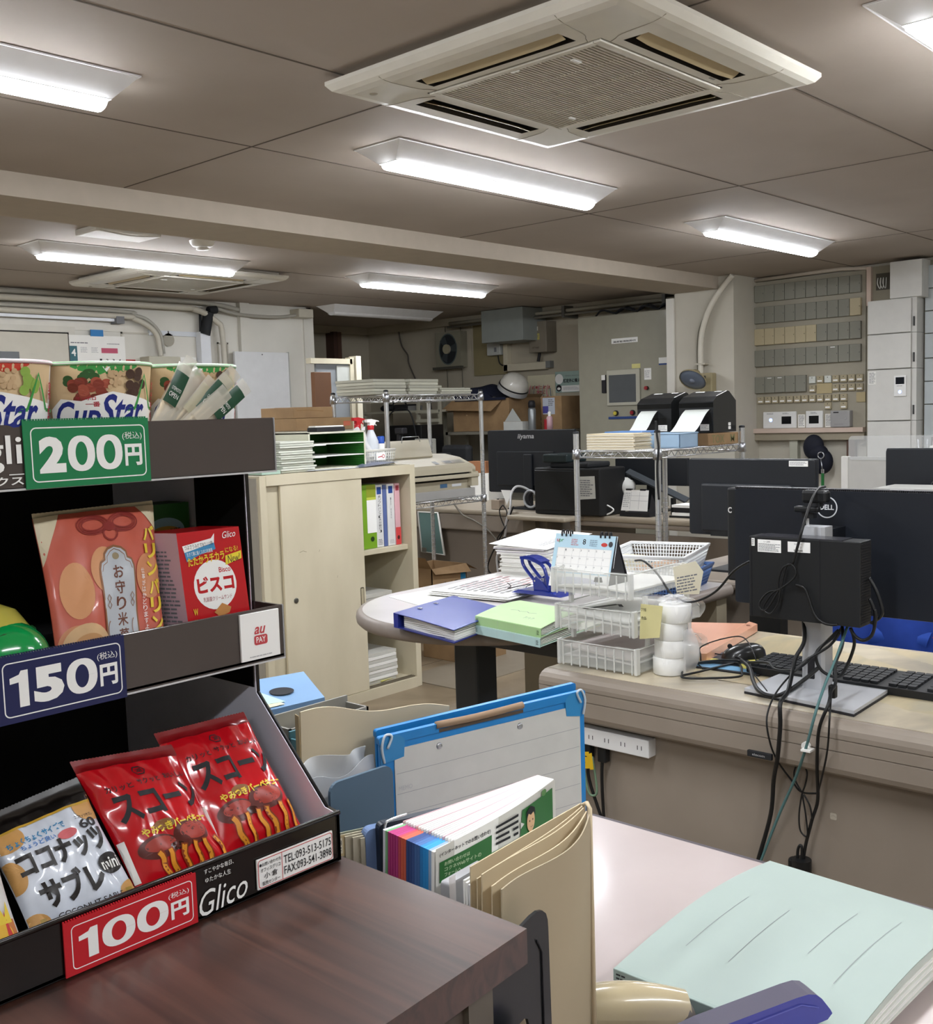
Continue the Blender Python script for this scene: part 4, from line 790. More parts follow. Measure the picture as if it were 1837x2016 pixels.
for i, c_ in enumerate(tabs):
    b = MB(); b.surf(lambda u, v: leaf(i, .11 + .89 * u, v), 14, 5, PAPER if i % 5 else M('dcb9bd', .8), True, .0012); b.surf(lambda u, v: leaf(i, .12 * u, v * .985), 3, 5, M(c_, .6), True, .004)
    part(b, 'tab_divider', t, world=True)
    b = MB(); b.surf(lambda u, v: leaf(i + .5, .12 + .88 * u, v * 1.0), 12, 4, PAPER, True, .0008); part(b, 'page_sheet', t, world=True)
L = .2; H = .2; GRN = M('2f6b35', .4)
F = lambda a, c, h=0: leaf(n - 1, min(max(a, 0), 1), min(max(c, 0), 1.0), h + .0025)
b = MB(); b.surf(lambda u, v: leaf(n - 1, u, v, .002), 24, 8, M('d2d0c8', .35, coat=.4), True)
SKN = M('dcb38a', .6)
F = lambda a, w, h=0: (lambda aa: leaf(n - 1, aa, (.83 - .10 * aa) + (.17 + .10 * aa) * min(w, 1.0), h + .0025))(min(max(a, 0), 1))
it = [('p', GRN, [(.02, .08), (.02, .62), (.38, .70), (.38, .30), (.62, .34), (.64, .86), (.96, .90), (.96, -.1), (.62, -.3), (.3, -.25)]), ('t', INK, '(インターネットでのお問い合わせ)', .02, .74, .37, .86, .02), ('t', M('b9d0a8', .6), 'お問い合わせは', .05, .48, .22, .58, .015), ('t', M('b9d0a8', .6), 'コクネWebサイトの', .05, .34, .30, .44, .015), ('t', M('b9d0a8', .6), 'フォームへ', .05, .20, .16, .30, .015),
      ('tx', INK, .41, .40, .60, .88, 4), ('p', M('d2d0c8', .35), [(.62, .5), (.62, .64), (.655, .57)]), ('e', M('5f8a52', .4), .86, .93, .025, .06),
      ('p', M('7fa6c4', .5), [(.65, .02), (.655, .22), (.69, .30), (.75, .30), (.78, .20), (.785, .02)]), ('p', INK, [(.712, .30), (.724, .30), (.726, .12), (.71, .12)]), ('r', SKN, .70, .26, .732, .40), ('e', SKN, .716, .56, .038, .20), ('p', INK, [(.672, .62), (.675, .78), (.715, .86), (.755, .78), (.762, .62), (.745, .72), (.715, .68), (.69, .73)]), ('e', INK, .703, .57, .004, .02), ('e', INK, .732, .58, .004, .02), ('l', INK, [(.708, .46), (.719, .44), (.73, .465)], .004)]
b.dec(F, it, h=.0004, step=.0001, mx=.05); part(b, 'front_cover', t, world=True)
# folded newspaper and pale case in front of the leaflets
t = thing('plastic_case', 'grey plastic case squeezed between leaflets and envelopes', 'case', (.64, .62, .73)); b, F, L = slab(.645, .628, .70, .632, .73, .922, .010, M('9a9a9c', .4), r=.003); part(b, 'case', t, world=True)
part(MB().dec(F, [('r', M('d9d6d8', .4), -.001, .165, .008, .198), ('r', M('6a4a4a', .4), -.001, .135, .008, .165)], h=.0008), 'side_label', t, world=True)
t = thing('magazine', 'magazines with bold black title just behind the envelopes', 'magazine', (.63, .6, .73))
for k in range(3):
    b = MB(); b.surf(lambda u, v: (.652 - .002 * k + .15 * u, .616 - .005 * k - .006 * u, .73 + (.196 + .012 * u) * v), 14, 4, PAPER if k < 2 else M('d6d6d8', .35), True, .002)
    part(b, 'issue', t, world=True)
F = lambda a, c, h=0: Vector((.648 + .15 * a, .606 - .006 * a - h, .73 + (.196 + .012 * max(a, 0)) * c))
part(MB().dec(F, [('t', INK, '教育', .03, .93, .13, .99, .03), ('t', INK, 'DVD', .02, .80, .16, .92, .05), ('t', INK, '再開', .18, .93, .3, .99, .03), ('t', INK, 'でんき', .2, .84, .4, .93, .05), ('r', M('c04050', .5), .0, .7, .02, .9), ('e', M('c08a3a', .5), .52, .94, .03, .03)], h=.001, mx=.05), 'title_print', t, world=True)
# envelopes
t = thing('envelope_stack', 'large manila envelopes standing and fanned behind the dark bookend', 'envelopes', (.65, .53, .73))
for k in range(5):
    s = (0, .22, .38, .7, 1)[k]
    def env(u, v, k=k, s=s):
        xl, yl = .626 - .016 * s, .584 - .048 * s; xr, yr = .764 - .016 * s, .572 - .022 * s
        bul = .004 * math.sin(PI * u) * (s - .1) - .006 * math.sin(2 * PI * u) * s
        return (xl + (xr - xl) * u, yl + (yr - yl) * u - bul * v + .004 * (1 - v), .73 + (.222 + .004 * s * (1 - u) + .020 * u - .008 * s * math.sin(PI * u) + (.004, -.003, .003, -.002, 0)[k] * (1 - u)) * v)
    part(MB().surf(env, 22, 8, KRAFT if k < 4 else M('a89a80', .7, 0, .05, 5), True, .0012), 'envelope', t, world=True)
part(MB().tube([(.764, .572, .732), (.765, .570, .972), (.76, .562, .976), (.752, .553, .975), (.748, .55, .732)], .0022, KRAFT, 6), 'folded_edge', t, world=True)
# bookend
b = MB(); F = fY(.575, .522, .73)
b.prism([(0, .0), (0, .188), (.050, .2035), (.058, .2045), (.064, .203), (.0685, .199), (.0705, .193), (.071, .186), (.074, 0), (.045, 0), (.044, .115), (.042, .122), (.038, .124), (.0, .115), (0, .11)], F, 0, .003, M('1b1d1f', .3, 0, .05, alpha=.96))
b.box(.575, .46, .73, .648, .522, .733, M('26292b', .2)); b.tube([(.637, .518, .74), (.636, .518, .90), (.63, .518, .912)], .0008, INK, 5)
solo(b, 'bookend', 'dark smoky plastic bookend holding the envelopes upright', 'bookend', (.61, .52, .73))
t = thing('hand_stamp', 'round blue stamp handle peeking over the bottom edge beside the wood cabinet', 'hand stamp', (.603, .495, .73)); part(MB().ell((.603, .495, .843), (.019, .012, .017), M('3a3a8c', .3, coat=.4), 24, 14), 'handle', t, world=True); part(MB().cyl((.603, .495, .733), (.603, .495, .835), .01, M('55555c', .5)), 'stem', t, world=True)
# pale green flat file on the counter
t = thing('flat_file', 'pale green flat file lying open edged on the white counter', 'flat file', (1.03, .5, .73)); GF = M('9aa8a1', .55, 0, .02)
zf = lambda u, v: .757 + .016 * math.sin(PI * min(1, u * .9)) - .006 * v + .004 * u
FX = lambda u, v, q=0: Vector((.868 + .322 * u, .612 - .235 * v - .012 * u, zf(u, v) + q))
b = MB(); b.surf(lambda u, v: FX(u, 1 - v), 24, 10, GF, True, .0012); b.dec(lambda a, c, q=0: FX(a, c, q), [('l', INKG, [(x0 + (x1 - x0) * i / 12, y) for i in range(13)], .0022) for (x0, x1, y) in ((.22, .62, .17), (.22, .62, .38), (.40, .76, .62), (.30, .80, .80))], h=.0003, mx=.2); part(b, 'cover', t, world=True)
b = MB().box(.866, .375, .735, .872, .612, .758, M('93a39c', .5), .001); b.dec(frame((.866, .612, .735), (0, -1, 0), (0, 0, 1)), [('tx', INK, .004, .004, .016, .02, 4), ('tx', INKG, .018, .004, .026, .018, 2)]); part(b, 'spine', t, world=True)
b = MB()
for k in range(7): b.surf(lambda u, v: (.872 + .31 * u, .608 - .232 * v - .012 * u, .7335 + (zf(u, v) - .736) * (k + .6) / 8), 10, 4, PAPER if k % 2 else M('d9dbd2', .8), True, .001)
part(b, 'pages', t, world=True)
part(MB().surf(lambda u, v: (.92 + .29 * u, .625 - .2 * v - .02 * u, .7325 + .008 * math.sin(PI * u)), 8, 3, M('b9cfc4', .5), True, .0008), 'back_cover', t, world=True)
# tape dispenser and purple stapler
t = thing('tape_dispenser', 'beige tape dispenser in front of the pale green file', 'tape dispenser', (.80, .54, .73)); TB = M('b3a585', .25, 0, .04, coat=.5)
F = frame((.775, .588, .733), (.72, -.62, 0), (0, 0, 1))
def td(u, v):
    a = 2 * PI * u; x = -.012 + .118 * v; r = .021 * (1 + .25 * math.sin(PI * v)) * min(1, 5 * v + .25) ** .5; zc = .03 - .012 * v * v
    return F(x, zc + r * .95 * math.sin(a), r * .85 * math.cos(a))
part(MB().surf(td, 28, 20, TB, True), 'body', t, world=True)
ax_ = (F(1, 0, 0) - F(0, 0, 0)); part(MB().lathe([(0, .0012), (.017, .001), (.0185, -.002)], M('4f4a46', .4), F(.106, .018, 0), 24, ax_ + Vector((0, 0, .35))).lathe([(.014, 0), (.02, -.004), (.0205, -.03)], M('57514a', .4), F(.112, .018, 0), 24, ax_ + Vector((0, 0, .35))), 'side_inlay', t, world=True)
part(MB().tube([F(-.01 + .05 * math.sin(a), -.012 + .045 * math.cos(a), .04) for a in [i * PI / 14 for i in range(15)]], .0022, TB, 6), 'rim_hoop', t, world=True)
part(MB().prism([(-.012, .0), (-.012, .010), (.05, .008), (.05, 0)], frame((.768, .535, .745), (.72, -.62, 0), (0, 0, 1)), -.008, .006, M('9b9ba0', .3, .6)), 'cutter', t, world=True)
t = thing('stapler', 'purple blue stapler lying in front of the pale green file', 'stapler', (.84, .45, .73)); SB = M('40469a', .35, 0, .03, coat=.2); F = frame((.765, .487, .735), (.14, -.082, 0), (0, 0, 1))
part(MB().prism([(.0, .012), (.0, .036), (.006, .043), (.035, .050), (.125, .063), (.138, .064), (.146, .062), (.152, .057), (.161, .045), (.163, .041), (.158, .036), (.02, .012)], F, -.012, .014, SB, M('4a4656', .4)).dec(lambda a, c, q=0: F(a, c, .014 + q), [('l', M('5a60b4', .4), [(.05 + .008 * k, .026 + .001 * k), (.054 + .008 * k, .036 + .001 * k)], .0005) for k in range(8)] + [('l', M('5a60b4', .4), [(.01, .038), (.13, .056), (.148, .05)], .001)], h=.0003), 'top_arm', t, world=True)
part(MB().prism([(-.03, .0), (-.03, .015), (.0, .03), (.02, .03), (.02, .0)], F, -.014, .014, M('57534f', .4)), 'hinge', t, world=True)
part(MB().prism([(-.02, -.004), (-.02, .006), (.16, .006), (.16, -.004)], F, -.015, .015, M('2c2d36', .4)), 'base_plate', t, world=True)
# ================================================================== DESKS
DG = blotch('8b8074', '958a7e', 5, .45, (1, 1, 1), .3, .7, 'desk_metal'); DGD = M('7b7064', .5, 0, .03); DIVB = M('34383c', .45)
t = thing('office_desk', 'grey office desk nearest the counter with black monitor and letter trays on it', 'desk', (2.4, .6, 0))
F = frame((0, 1.625, 0), (1, 0, 0), (0, 0, 1))    # cross section, extruded along -Y
sec = [(2.05, .70), (2.035, .699), (2.022, .694), (2.013, .686), (2.010, .676), (2.010, .6665), (2.0125, .666), (2.0125, .6645), (2.010, .664), (2.010, .6415), (2.0125, .641), (2.72, .641), (2.72, .70)]
part(MB().prism(sec, F, 0, 2.3, STEEL, DG).box(2.045, 1.622, .6995, 2.718, -.67, .7008, DESKTOP), 'top', t, world=True)
part(MB().prism([(2.0125, .6405), (2.0125, .6395), (2.010, .639), (2.010, .605), (2.014, .594), (2.024, .587), (2.06, .585), (2.06, .6405)], F, 0, 2.3, DG), 'apron', t, world=True)
part(MB().box(2.062, -.65, .02, 2.075, 1.60, .63, DG), 'modesty_panel', t, world=True)
part(MB().box(2.03, 1.58, 0, 2.7, 1.622, .628, M('a39a83', .5)), 'side_panel', t, world=True)
part(MB().box(2.03, -.67, 0, 2.7, -.63, .628, DG), 'side_panel', t, world=True)
b = MB().surf(lambda u, v: (2.17 + .53 * u, 1.33 - 1.9 * v + .02 * math.sin(9 * u), .7012 + .0008 * math.sin(20 * v + 9 * u)), 12, 30, blotch('a9a596', 'dcc9a4', 3.5, .3, (1, 1.6, 1), .3, .62, 'old_mat', .9, .2, 'c4b796'), True)
solo(b, 'desk_mat', 'cream stained desk mat covering the desk under the keyboard', 'desk mat', (2.4, .6, .701))
t = thing('power_strip', 'white four outlet power strip fixed under the desk edge', 'power strip', (2.05, 1.43, .53)); b = MB().box(2.03, 1.56, .53, 2.062, 1.323, .572, M('dcdcdb', .4), .002)
F = fX(2.03, 1.56, .53)
for k in range(5): b.dec(F, [('r', INK, .022 + .046 * k, .016, .024 + .046 * k, .026), ('r', INK, .033 + .046 * k, .016, .035 + .046 * k, .026)])
part(b, 'housing', t, world=True)
for y in (1.545, 1.505, 1.46): part(MB().box(2.035, y + .012, .492, 2.056, y - .012, .53, BLK, .003), 'plug', t, world=True)
b = MB(); F = fX(2.02, 1.535, .478); b.prism([(.0, .03), (.05, .04), (.055, .0), (.03, -.005), (.01, .008)], F, 0, .001, M('d9b21e', .5)); b.dec(F, [('tx', INK, .01, .01, .045, .03, 4)], h=.0014); b.prism([(.05, .035), (.06, .04), (.065, .0), (.055, -.002)], F, .002, .003, M('d9b21e', .5))
solo(b, 'warning_tag', 'yellow paper warning tag hanging from a plug below the white power strip', 'tag', (2.03, 1.53, .46))
CB = M('141516', .45)
def cable(label, pts, r, m=None, sp=6, grp='black cables at the desk'):
    b = MB().tube(pts, r, m or CB, 7, sp); return solo(b, 'cable', label, 'cable', pts[len(pts) // 2], group=grp)
cable('first plug cord, hanging left under the white power strip', [(2.045, 1.545, .5), (2.045, 1.545, .42), (2.045, 1.538, .2)], .004)
cable('second plug cord, leaning right under the white power strip', [(2.045, 1.505, .5), (2.04, 1.50, .44), (2.045, 1.46, .32), (2.045, 1.44, .2)], .004)
cable('third plug cord, straight under the white power strip', [(2.04, 1.46, .5), (2.04, 1.462, .42), (2.045, 1.455, .2)], .004)
solo(MB().tube([(2.036, 1.51, .46), (2.032, 1.50, .42), (2.034, 1.49, .405), (2.036, 1.475, .42), (2.04, 1.49, .5)], .003, M('6f8a70', .4), 6, 5), 'earth_wire', 'short green earth wire curled under the power strip', 'wire', (2.035, 1.5, .43))
cable('thick black cord falling over the desk edge into the lettered holder', [(2.180,1.017,0.862),(2.160,1.006,0.821),(2.130,1.011,0.790),(2.100,1.005,0.764),(2.040,0.986,0.739),(1.985,0.976,0.727),(1.980,0.974,0.683),(1.990,0.985,0.613),(2.030,1.014,0.547),(2.040,1.026,0.467),(2.040,1.055,0.361),(2.040,1.076,0.288)], .0045)
cable('thin black cord crossing the desk panel from the lettered holder', [(2.120,0.982,0.787),(2.100,1.006,0.761),(2.030,1.009,0.732),(1.985,1.006,0.693),(1.985,0.999,0.640),(2.020,0.999,0.591),(2.040,0.978,0.549),(2.045,0.960,0.528),(2.045,0.927,0.532)], .002)
cable('teal network cable running from the computer over the desk edge', [(2.160,0.910,0.865),(2.100,0.908,0.810),(2.050,0.909,0.766),(1.985,0.900,0.725),(1.985,0.920,0.650),(2.020,0.960,0.567),(2.040,1.009,0.465),(2.040,1.049,0.359),(2.040,1.076,0.288)], .003, M('4f7474', .5))
cable('black video cable with a ferrite block hanging beside the teal cable', [(2.160,0.922,0.863),(2.130,0.908,0.833),(2.090,0.906,0.798),(2.060,0.893,0.766),(2.030,0.889,0.756),(1.985,0.875,0.741),(1.980,0.892,0.689),(2.010,0.910,0.603),(2.040,0.922,0.521),(2.040,0.934,0.477),(2.040,0.949,0.415),(2.040,0.956,0.366)], .0035)
cable('thin cord splitting off below the ferrite block', [(2.040,0.893,0.750),(1.980,0.870,0.721),(1.990,0.880,0.642),(2.030,0.915,0.548),(2.035,0.921,0.537)], .002)
cable('tied loops of thin cord hanging in front of the desk panel', [(2.035,0.955,0.532),(2.035,0.970,0.558),(2.035,0.968,0.581),(2.035,0.956,0.590),(2.035,0.943,0.578),(2.035,0.946,0.551),(2.035,0.954,0.526),(2.035,0.960,0.484),(2.035,0.958,0.450),(2.035,0.946,0.439),(2.035,0.942,0.448),(2.035,0.946,0.487),(2.035,0.952,0.527),(2.035,0.937,0.507),(2.035,0.932,0.479)], .0018)
cable('short bent cord just above the hanging plug', [(2.035,0.955,0.374),(2.035,0.955,0.415),(2.035,0.963,0.407),(2.035,0.965,0.366)], .003)
cable('black cable loop right of the silver monitor stand', [(2.170,0.908,0.860),(2.170,0.900,0.824),(2.170,0.920,0.768),(2.170,0.938,0.749),(2.170,0.968,0.756),(2.170,0.983,0.777),(2.170,0.980,0.802),(2.170,0.938,0.842),(2.170,0.926,0.858)], .0035)
cable('black cable passing across the silver stand to the keyboard side', [(2.150,0.926,0.856),(2.150,0.959,0.820),(2.140,0.976,0.796),(2.140,1.016,0.761),(2.160,1.073,0.749),(2.200,1.113,0.751),(2.250,1.204,0.729)], .003)
cable('black cable dropping left from under the mounted computer', [(2.150,0.923,0.850),(2.150,0.947,0.818),(2.130,0.986,0.788),(2.100,1.006,0.761)], .003)
cable('thick cable bundle sagging in front of the monitor base', [(2.220,1.188,0.743),(2.180,1.146,0.738),(2.120,1.107,0.728),(2.060,1.061,0.723),(2.050,1.025,0.720),(2.060,0.996,0.733),(2.100,0.973,0.757),(2.130,0.962,0.773)], .0045)
cable('cable curl at the lower right of the mounted computer', [(2.130,0.841,0.911),(2.130,0.839,0.895),(2.130,0.846,0.860),(2.130,0.863,0.845),(2.130,0.880,0.850),(2.130,0.892,0.866)], .0035)
cable('webcam cable hanging in front of the mounted computer', [(2.270,1.008,1.148),(2.200,0.993,1.148),(2.150,0.987,1.121),(2.100,0.980,1.077),(2.095,0.989,1.038),(2.095,1.001,0.998)], .003)
cable('coiled and tied webcam cable resting on the mounted computer', [(2.095,1.001,0.998),(2.095,1.022,0.989),(2.095,1.032,0.966),(2.095,1.034,0.944),(2.095,1.030,0.942),(2.095,1.006,0.960),(2.095,0.994,0.976),(2.095,0.999,0.993),(2.095,1.013,0.995),(2.095,1.022,0.969),(2.095,1.030,0.942),(2.095,1.056,0.933),(2.095,1.075,0.911),(2.095,1.075,0.895),(2.095,1.061,0.894),(2.095,1.039,0.928),(2.095,1.030,0.942),(2.095,1.034,0.912),(2.095,1.049,0.888),(2.095,1.063,0.889),(2.095,1.068,0.900),(2.095,1.049,0.929),(2.095,1.030,0.942)], .0022)
cable('cable curving along the lower face of the mounted computer', [(2.100,0.997,0.953),(2.100,0.978,0.948),(2.100,0.969,0.929),(2.100,0.956,0.895),(2.100,0.938,0.879),(2.100,0.920,0.876),(2.100,0.906,0.878)], .003)
cable('outer cable bowing out right of the mounted computer', [(2.140,0.857,0.974),(2.140,0.841,0.946),(2.140,0.830,0.912),(2.140,0.834,0.895),(2.140,0.853,0.880)], .0035)
cable('inner cable at the right side of the mounted computer', [(2.140,0.856,0.931),(2.140,0.845,0.904),(2.140,0.846,0.876)], .0035)
cable('long black cable sagging from the desk calendar to the computer', [(2.300,1.530,0.943),(2.280,1.489,0.946),(2.250,1.429,0.920),(2.200,1.363,0.887),(2.180,1.312,0.875),(2.170,1.263,0.886),(2.160,1.214,0.915),(2.150,1.167,0.963),(2.140,1.124,0.989)], .0028)
cable('thin mouse cord arching over the mouse', [(2.253,1.314,0.715),(2.250,1.313,0.733),(2.270,1.324,0.747),(2.300,1.297,0.762),(2.350,1.265,0.767),(2.330,1.229,0.761),(2.280,1.187,0.744),(2.280,1.175,0.708)], .0016)
cable('thick cord sweeping across the desk below the mouse pad', [(2.150,1.317,0.716),(2.225,1.318,0.716),(2.285,1.289,0.716),(2.309,1.239,0.716),(2.241,1.173,0.716),(2.147,1.119,0.716),(2.076,1.060,0.716),(2.077,1.025,0.716),(2.127,1.021,0.716),(2.248,1.038,0.716)], .003)
cable('flat coil of cord lying in front of the mouse pad', [(2.122,1.288,0.709),(2.197,1.326,0.709),(2.268,1.322,0.709),(2.309,1.249,0.709),(2.247,1.202,0.709),(2.196,1.183,0.709),(2.145,1.230,0.709),(2.117,1.270,0.709),(2.129,1.292,0.709),(2.193,1.278,0.709),(2.303,1.257,0.709),(2.332,1.231,0.709),(2.356,1.182,0.709),(2.341,1.135,0.709),(2.412,1.129,0.709)], .0028)
cable('short cord end beside the paper rolls', [(2.348,1.424,0.710),(2.258,1.329,0.710),(2.212,1.285,0.710)], .0018)
cable('thin cord crossing the left corner of the mouse pad', [(2.215,1.327,0.713),(2.307,1.368,0.713),(2.353,1.377,0.713),(2.359,1.352,0.713),(2.354,1.284,0.713),(2.333,1.242,0.713),(2.222,1.157,0.713),(2.102,1.064,0.713)], .0016)
solo(MB().box(2.05, .905, .735, 2.065, .89, .762, CB, .003), 'ferrite_block', 'black ferrite block on the cable beside the silver stand', 'ferrite block', (2.05, .9, .745))
b = MB().box(2.03, .985, .362, 2.05, .945, .385, CB, .006).cyl((2.035, .955, .388), (2.035, .955, .355), .02, CB); solo(b, 'hanging_plug', 'black round plug hanging low in front of the desk panel', 'plug', (2.035, .955, .36))
b = MB().box(1.992, 1.055, .60, 2.0, 1.00, .613, BLKM, .001); b.dec(fX(1.992, 1.055, .60), [('t', INKL, 'elecom', .012, .004, .04, .009)]); solo(b, 'cable_clip', 'small black lettered cable holder stuck on the desk edge', 'cable clip', (2.0, 1.03, .61))
b = MB().cyl((2.008, .93, .642), (2.0, .93, .642), .009, WHT); b.box(1.978, .93, .638, 2.0, .91, .642, WHT); solo(b, 'cable_hook', 'round white hook holding the teal cable', 'cable hook', (2.0, .93, .64))
solo(MB().dec(fX(2.0615, .905, .478), [('rr', M('b9b1a2', .6), 0, 0, .014, .014, .003)], h=.0004).dec(fX(2.0615, .905, .478), [('l', M('8a8276', .6), [(.002, .007), (.008, .009), (.013, .006)], .0006)], h=.0007), 'adhesive_pad', 'small square pale adhesive pad on the desk panel', 'adhesive pad', (2.06, .9, .485))
# ------------------------------------------------------------------ monitors
def monitor(label, x, y0, y1, z0, z1, desk, logo=None, style=0, tilt=0, neck=None, group='black monitors seen from behind'):
    """back faces -X; y0 > y1"""
    t = thing('monitor', label, 'monitor', (x, (y0 + y1) / 2, desk), 0, group); F = fX(x, y0, z0); W = y0 - y1; H = z1 - z0; PM = M('1c1f24', .42, 0, .05, 80)
    b = MB().box(x + .012, y0, z0, x + .028, y1, z1, PM, .004); b.prism(rrect(.004, .004, W - .004, H - .004, .008), F, -.014, 0, PM)
    if style == 1: b.box(x - .012, y0 - W * .12, z0 + H * .12, x + .002, y1 + W * .22, z0 + H * .66, PM, .004)
    if style == 2: b.box(x - .018, y0 - W * .12, z0 + H * .05, x + .002, y1 + W * .16, z0 + H * .68, PM, .01); b.box(x - .016, y0 - W * .20, z0 - .0, x - .012, y0 - W * .42, z0 + H * .14, BLK)
    if style == 0:
        for k in range(int(W / .0045)): b.box(x + .004, y0 - .004 - k * .0045, z1 - .003, x + .014, y0 - .0065 - k * .0045, z1 + .0008, BLK)
        b.box(x + .014, y0, z1 - .002, x + .02, y1, z1 + .001, M('7c7c80', .3))
    part(b, 'housing', t, world=True)
    part(MB().box(x + .0285, y0 - .006, z0 + .01, x + .0295, y1 + .006, z1 - .006, M('0a0c10', .1)), 'screen', t, world=True)
    yc = neck if neck else (y0 + y1) / 2
    if style != 3:
        part(MB().box(x - .03, yc + .035, desk + .008, x - .014, yc - .035, z0 + H * .62, PM, .006), 'stand', t, world=True)
        part(MB().prism(rrect(-.12, -.09, .12, .09, .02), frame((x - .02, yc, desk), (0, -1, 0), (1, 0, 0)), .0, .008, PM), 'base', t, world=True)
    if logo: part(MB().dec(F, logo, h=.0006 if style != 1 else .0006), 'logo', t, world=True)
    return t
# main monitor with mini tower on a silver stand
t = thing('monitor', 'large black monitor on a silver stand with a computer clamped behind it', 'monitor', (2.3, .96, .70)); PM = M('1a1e26', .42, 0, .05, 80)
x, y0, y1, z0, z1 = 2.29, 1.243, .70, .862, 1.140; W = y0 - y1; H = z1 - z0
b = MB().box(x + .01, y0, z0, x + .028, y1, z1, PM, .003).prism(rrect(.003, .003, W - .003, H - .003, .008), fX(x, y0, z0), -.012, 0, PM)
for k in range(120): b.box(x + .003, y0 - .003 - k * .0045, z1 - .003, x + .013, y0 - .0055 - k * .0045, z1 + .0006, INK)
b.box(x + .014, y0, z1 - .002, x + .021, y1, z1 + .0015, M('85858a', .3)); part(b, 'housing', t, world=True)
part(MB().box(x + .0285, y0 - .006, z0 + .01, x + .0295, y1 + .006, z1 - .006, M('0a0c10', .1)), 'screen', t, world=True)
F = fX(x, 1.0125, 1.1005); b = MB().dec(F, [('e', M('dfe2e6', .3), 0, 0, .0245, .0245, .0028), ('t', M('dfe2e6', .3), 'DELL', -.0165, -.0058, .0165, .0058, .03)], h=.0006); part(b, 'logo', t, world=True)
SV = M('c4c6ca', .38, .25, .02)
b = MB(); sec = [(-.026, -.018), (-.02, -.026), (.02, -.026), (.026, -.018), (.026, .02), (-.026, .02)]
Fp = lambda zz: (lambda a, c, h=0: Vector((2.20 + c, .995 - a, zz + h)))
b.prism(sec, Fp(0), .713, 1.068, SV); b.box(2.172, 1.006, .735, 2.19, .988, .785, INK, .004); b.box(2.22, 1.01, 1.0, 2.29, .97, 1.06, PM); part(b, 'stand', t, world=True)
part(MB().prism([(-.125, -.10), (.135, -.135), (.125, .11), (-.12, .11)], frame((2.20, .992, .703), (0, -1, 0), (1, 0, 0)), .003, .010, SV).prism([(-.125, -.102), (.136, -.138), (.127, .11), (-.12, .11)], frame((2.20, .992, .701), (0, -1, 0), (1, 0, 0)), .0, .0045, INK), 'base', t, world=True)
t = thing('computer', 'small black desktop computer with lease stickers mounted behind the large monitor', 'computer', (2.13, .98, .875))
b = MB().box(2.108, 1.108, .874, 2.165, .862, 1.05, M('181a1c', .5, 0, .05, 90), .002); b.box(2.107, .949, .875, 2.1085, .9475, 1.05, INK); b.box(2.107, 1.103, .875, 2.1085, 1.102, 1.05, INK)
for k in range(30): b.box(2.112, .8622, .88 + k * .0056, 2.16, .8612, .8828 + k * .0056, INK)
b.box(2.108, 1.09, 1.05, 2.16, .90, 1.052, M('3b3b40', .2)); part(b, 'case', t, world=True)
F = fX(2.108, 1.108, .874); part(MB().dec(F, [('r', WHT2, .021, .143, .075, .170), ('t', INK, 'リース物件', .035, .163, .05, .1675), ('tx', INKG, .023, .145, .073, .162, 6)], h=.0005), 'lease_sticker', t, world=True)
part(MB().dec(F, [('r', WHT2, .090, .147, .140, .169), ('t', INKG, 'N2403031', .105, .1625, .122, .166), ('t', INK, 'リース', .109, .1555, .121, .160)] + [('r', INK, .104 + i * .0014, .149, .1046 + i * .0014, .153) for i in range(15)], h=.0005), 'barcode_sticker', t, world=True)
part(MB().dec(F, [('r', WHT2, .0065, .155, .014, .172), ('tx', INKG, .0075, .157, .012, .17, 3)], h=.0005), 'serial_sticker', t, world=True)
t = thing('webcam', 'black webcam on a short stand above the silver monitor stand', 'webcam', (2.2, 1.005, 1.07))
part(MB().box(2.185, 1.025, 1.119, 2.212, .968, 1.146, BLK, .006), 'camera_body', t, world=True); part(MB().box(2.18, 1.040, 1.098, 2.2, .985, 1.111, BLK, .004).box(2.19, 1.02, 1.11, 2.21, .985, 1.12, BLKM).box(2.188, 1.024, 1.085, 2.205, .998, 1.10, BLK), 'clip', t, world=True)
part(MB().cyl((2.2, 1.016, 1.066), (2.2, 1.016, 1.09), .0035, CHROME), 'post', t, world=True)
t = thing('keyboard', 'black keyboard lying on the desk mat behind the silver stand', 'keyboard', (2.32, .98, .702)); b = MB(); F = frame((2.262, 1.2, .703), (0, -1, 0), (1, 0, .04))
b.prism(rrect(0, 0, .44, .135, .006), F, 0, .016, M('1b1c1e', .5)); part(b, 'case', t, world=True)
b = MB()
for r_ in range(6):
    for c_ in range(21):
        if (r_ == 0 and 4 < c_ < 11) or c_ in (15, 19): continue
        a, c = .008 + c_ * .0203, .01 + r_ * .0198
        b.prism(rrect(a, c, a + .0175, c + .0165, .002, 2), F, .016, .022, M('26282b', .45))
part(b, 'key_block', t, world=True)
t = thing('computer_mouse', 'black computer mouse on the blue and yellow mouse pad', 'mouse', (2.4, 1.29, .707)); b = MB()
def mo(u, v):
    a = u * 2 * PI; rr = v; px = math.cos(a) * .056 * rr; py = math.sin(a) * .031 * (1 + .12 * math.cos(a)) * rr; z = .034 * math.sqrt(max(0, 1 - rr ** 2.6)) * (1 - .25 * math.cos(a + .0) * rr)
    c_, s_ = math.cos(2.25), math.sin(2.25); return (2.39 + px * c_ - py * s_, 1.272 + px * s_ + py * c_, .7065 + z)
b.surf(mo, 32, 14, M('17181a', .3, 0, .05, coat=.3), True); part(b, 'shell', t, world=True); part(MB().cyl((2.372, 1.300, .733), (2.377, 1.304, .733), .006, BLKM), 'scroll_wheel', t, world=True)
t = thing('mouse_pad', 'blue mouse pad with black rim and yellow print', 'mouse pad', (2.34, 1.27, .702)); q = [(2.235, 1.352), (2.25, 1.160), (2.43, 1.185), (2.42, 1.372)]
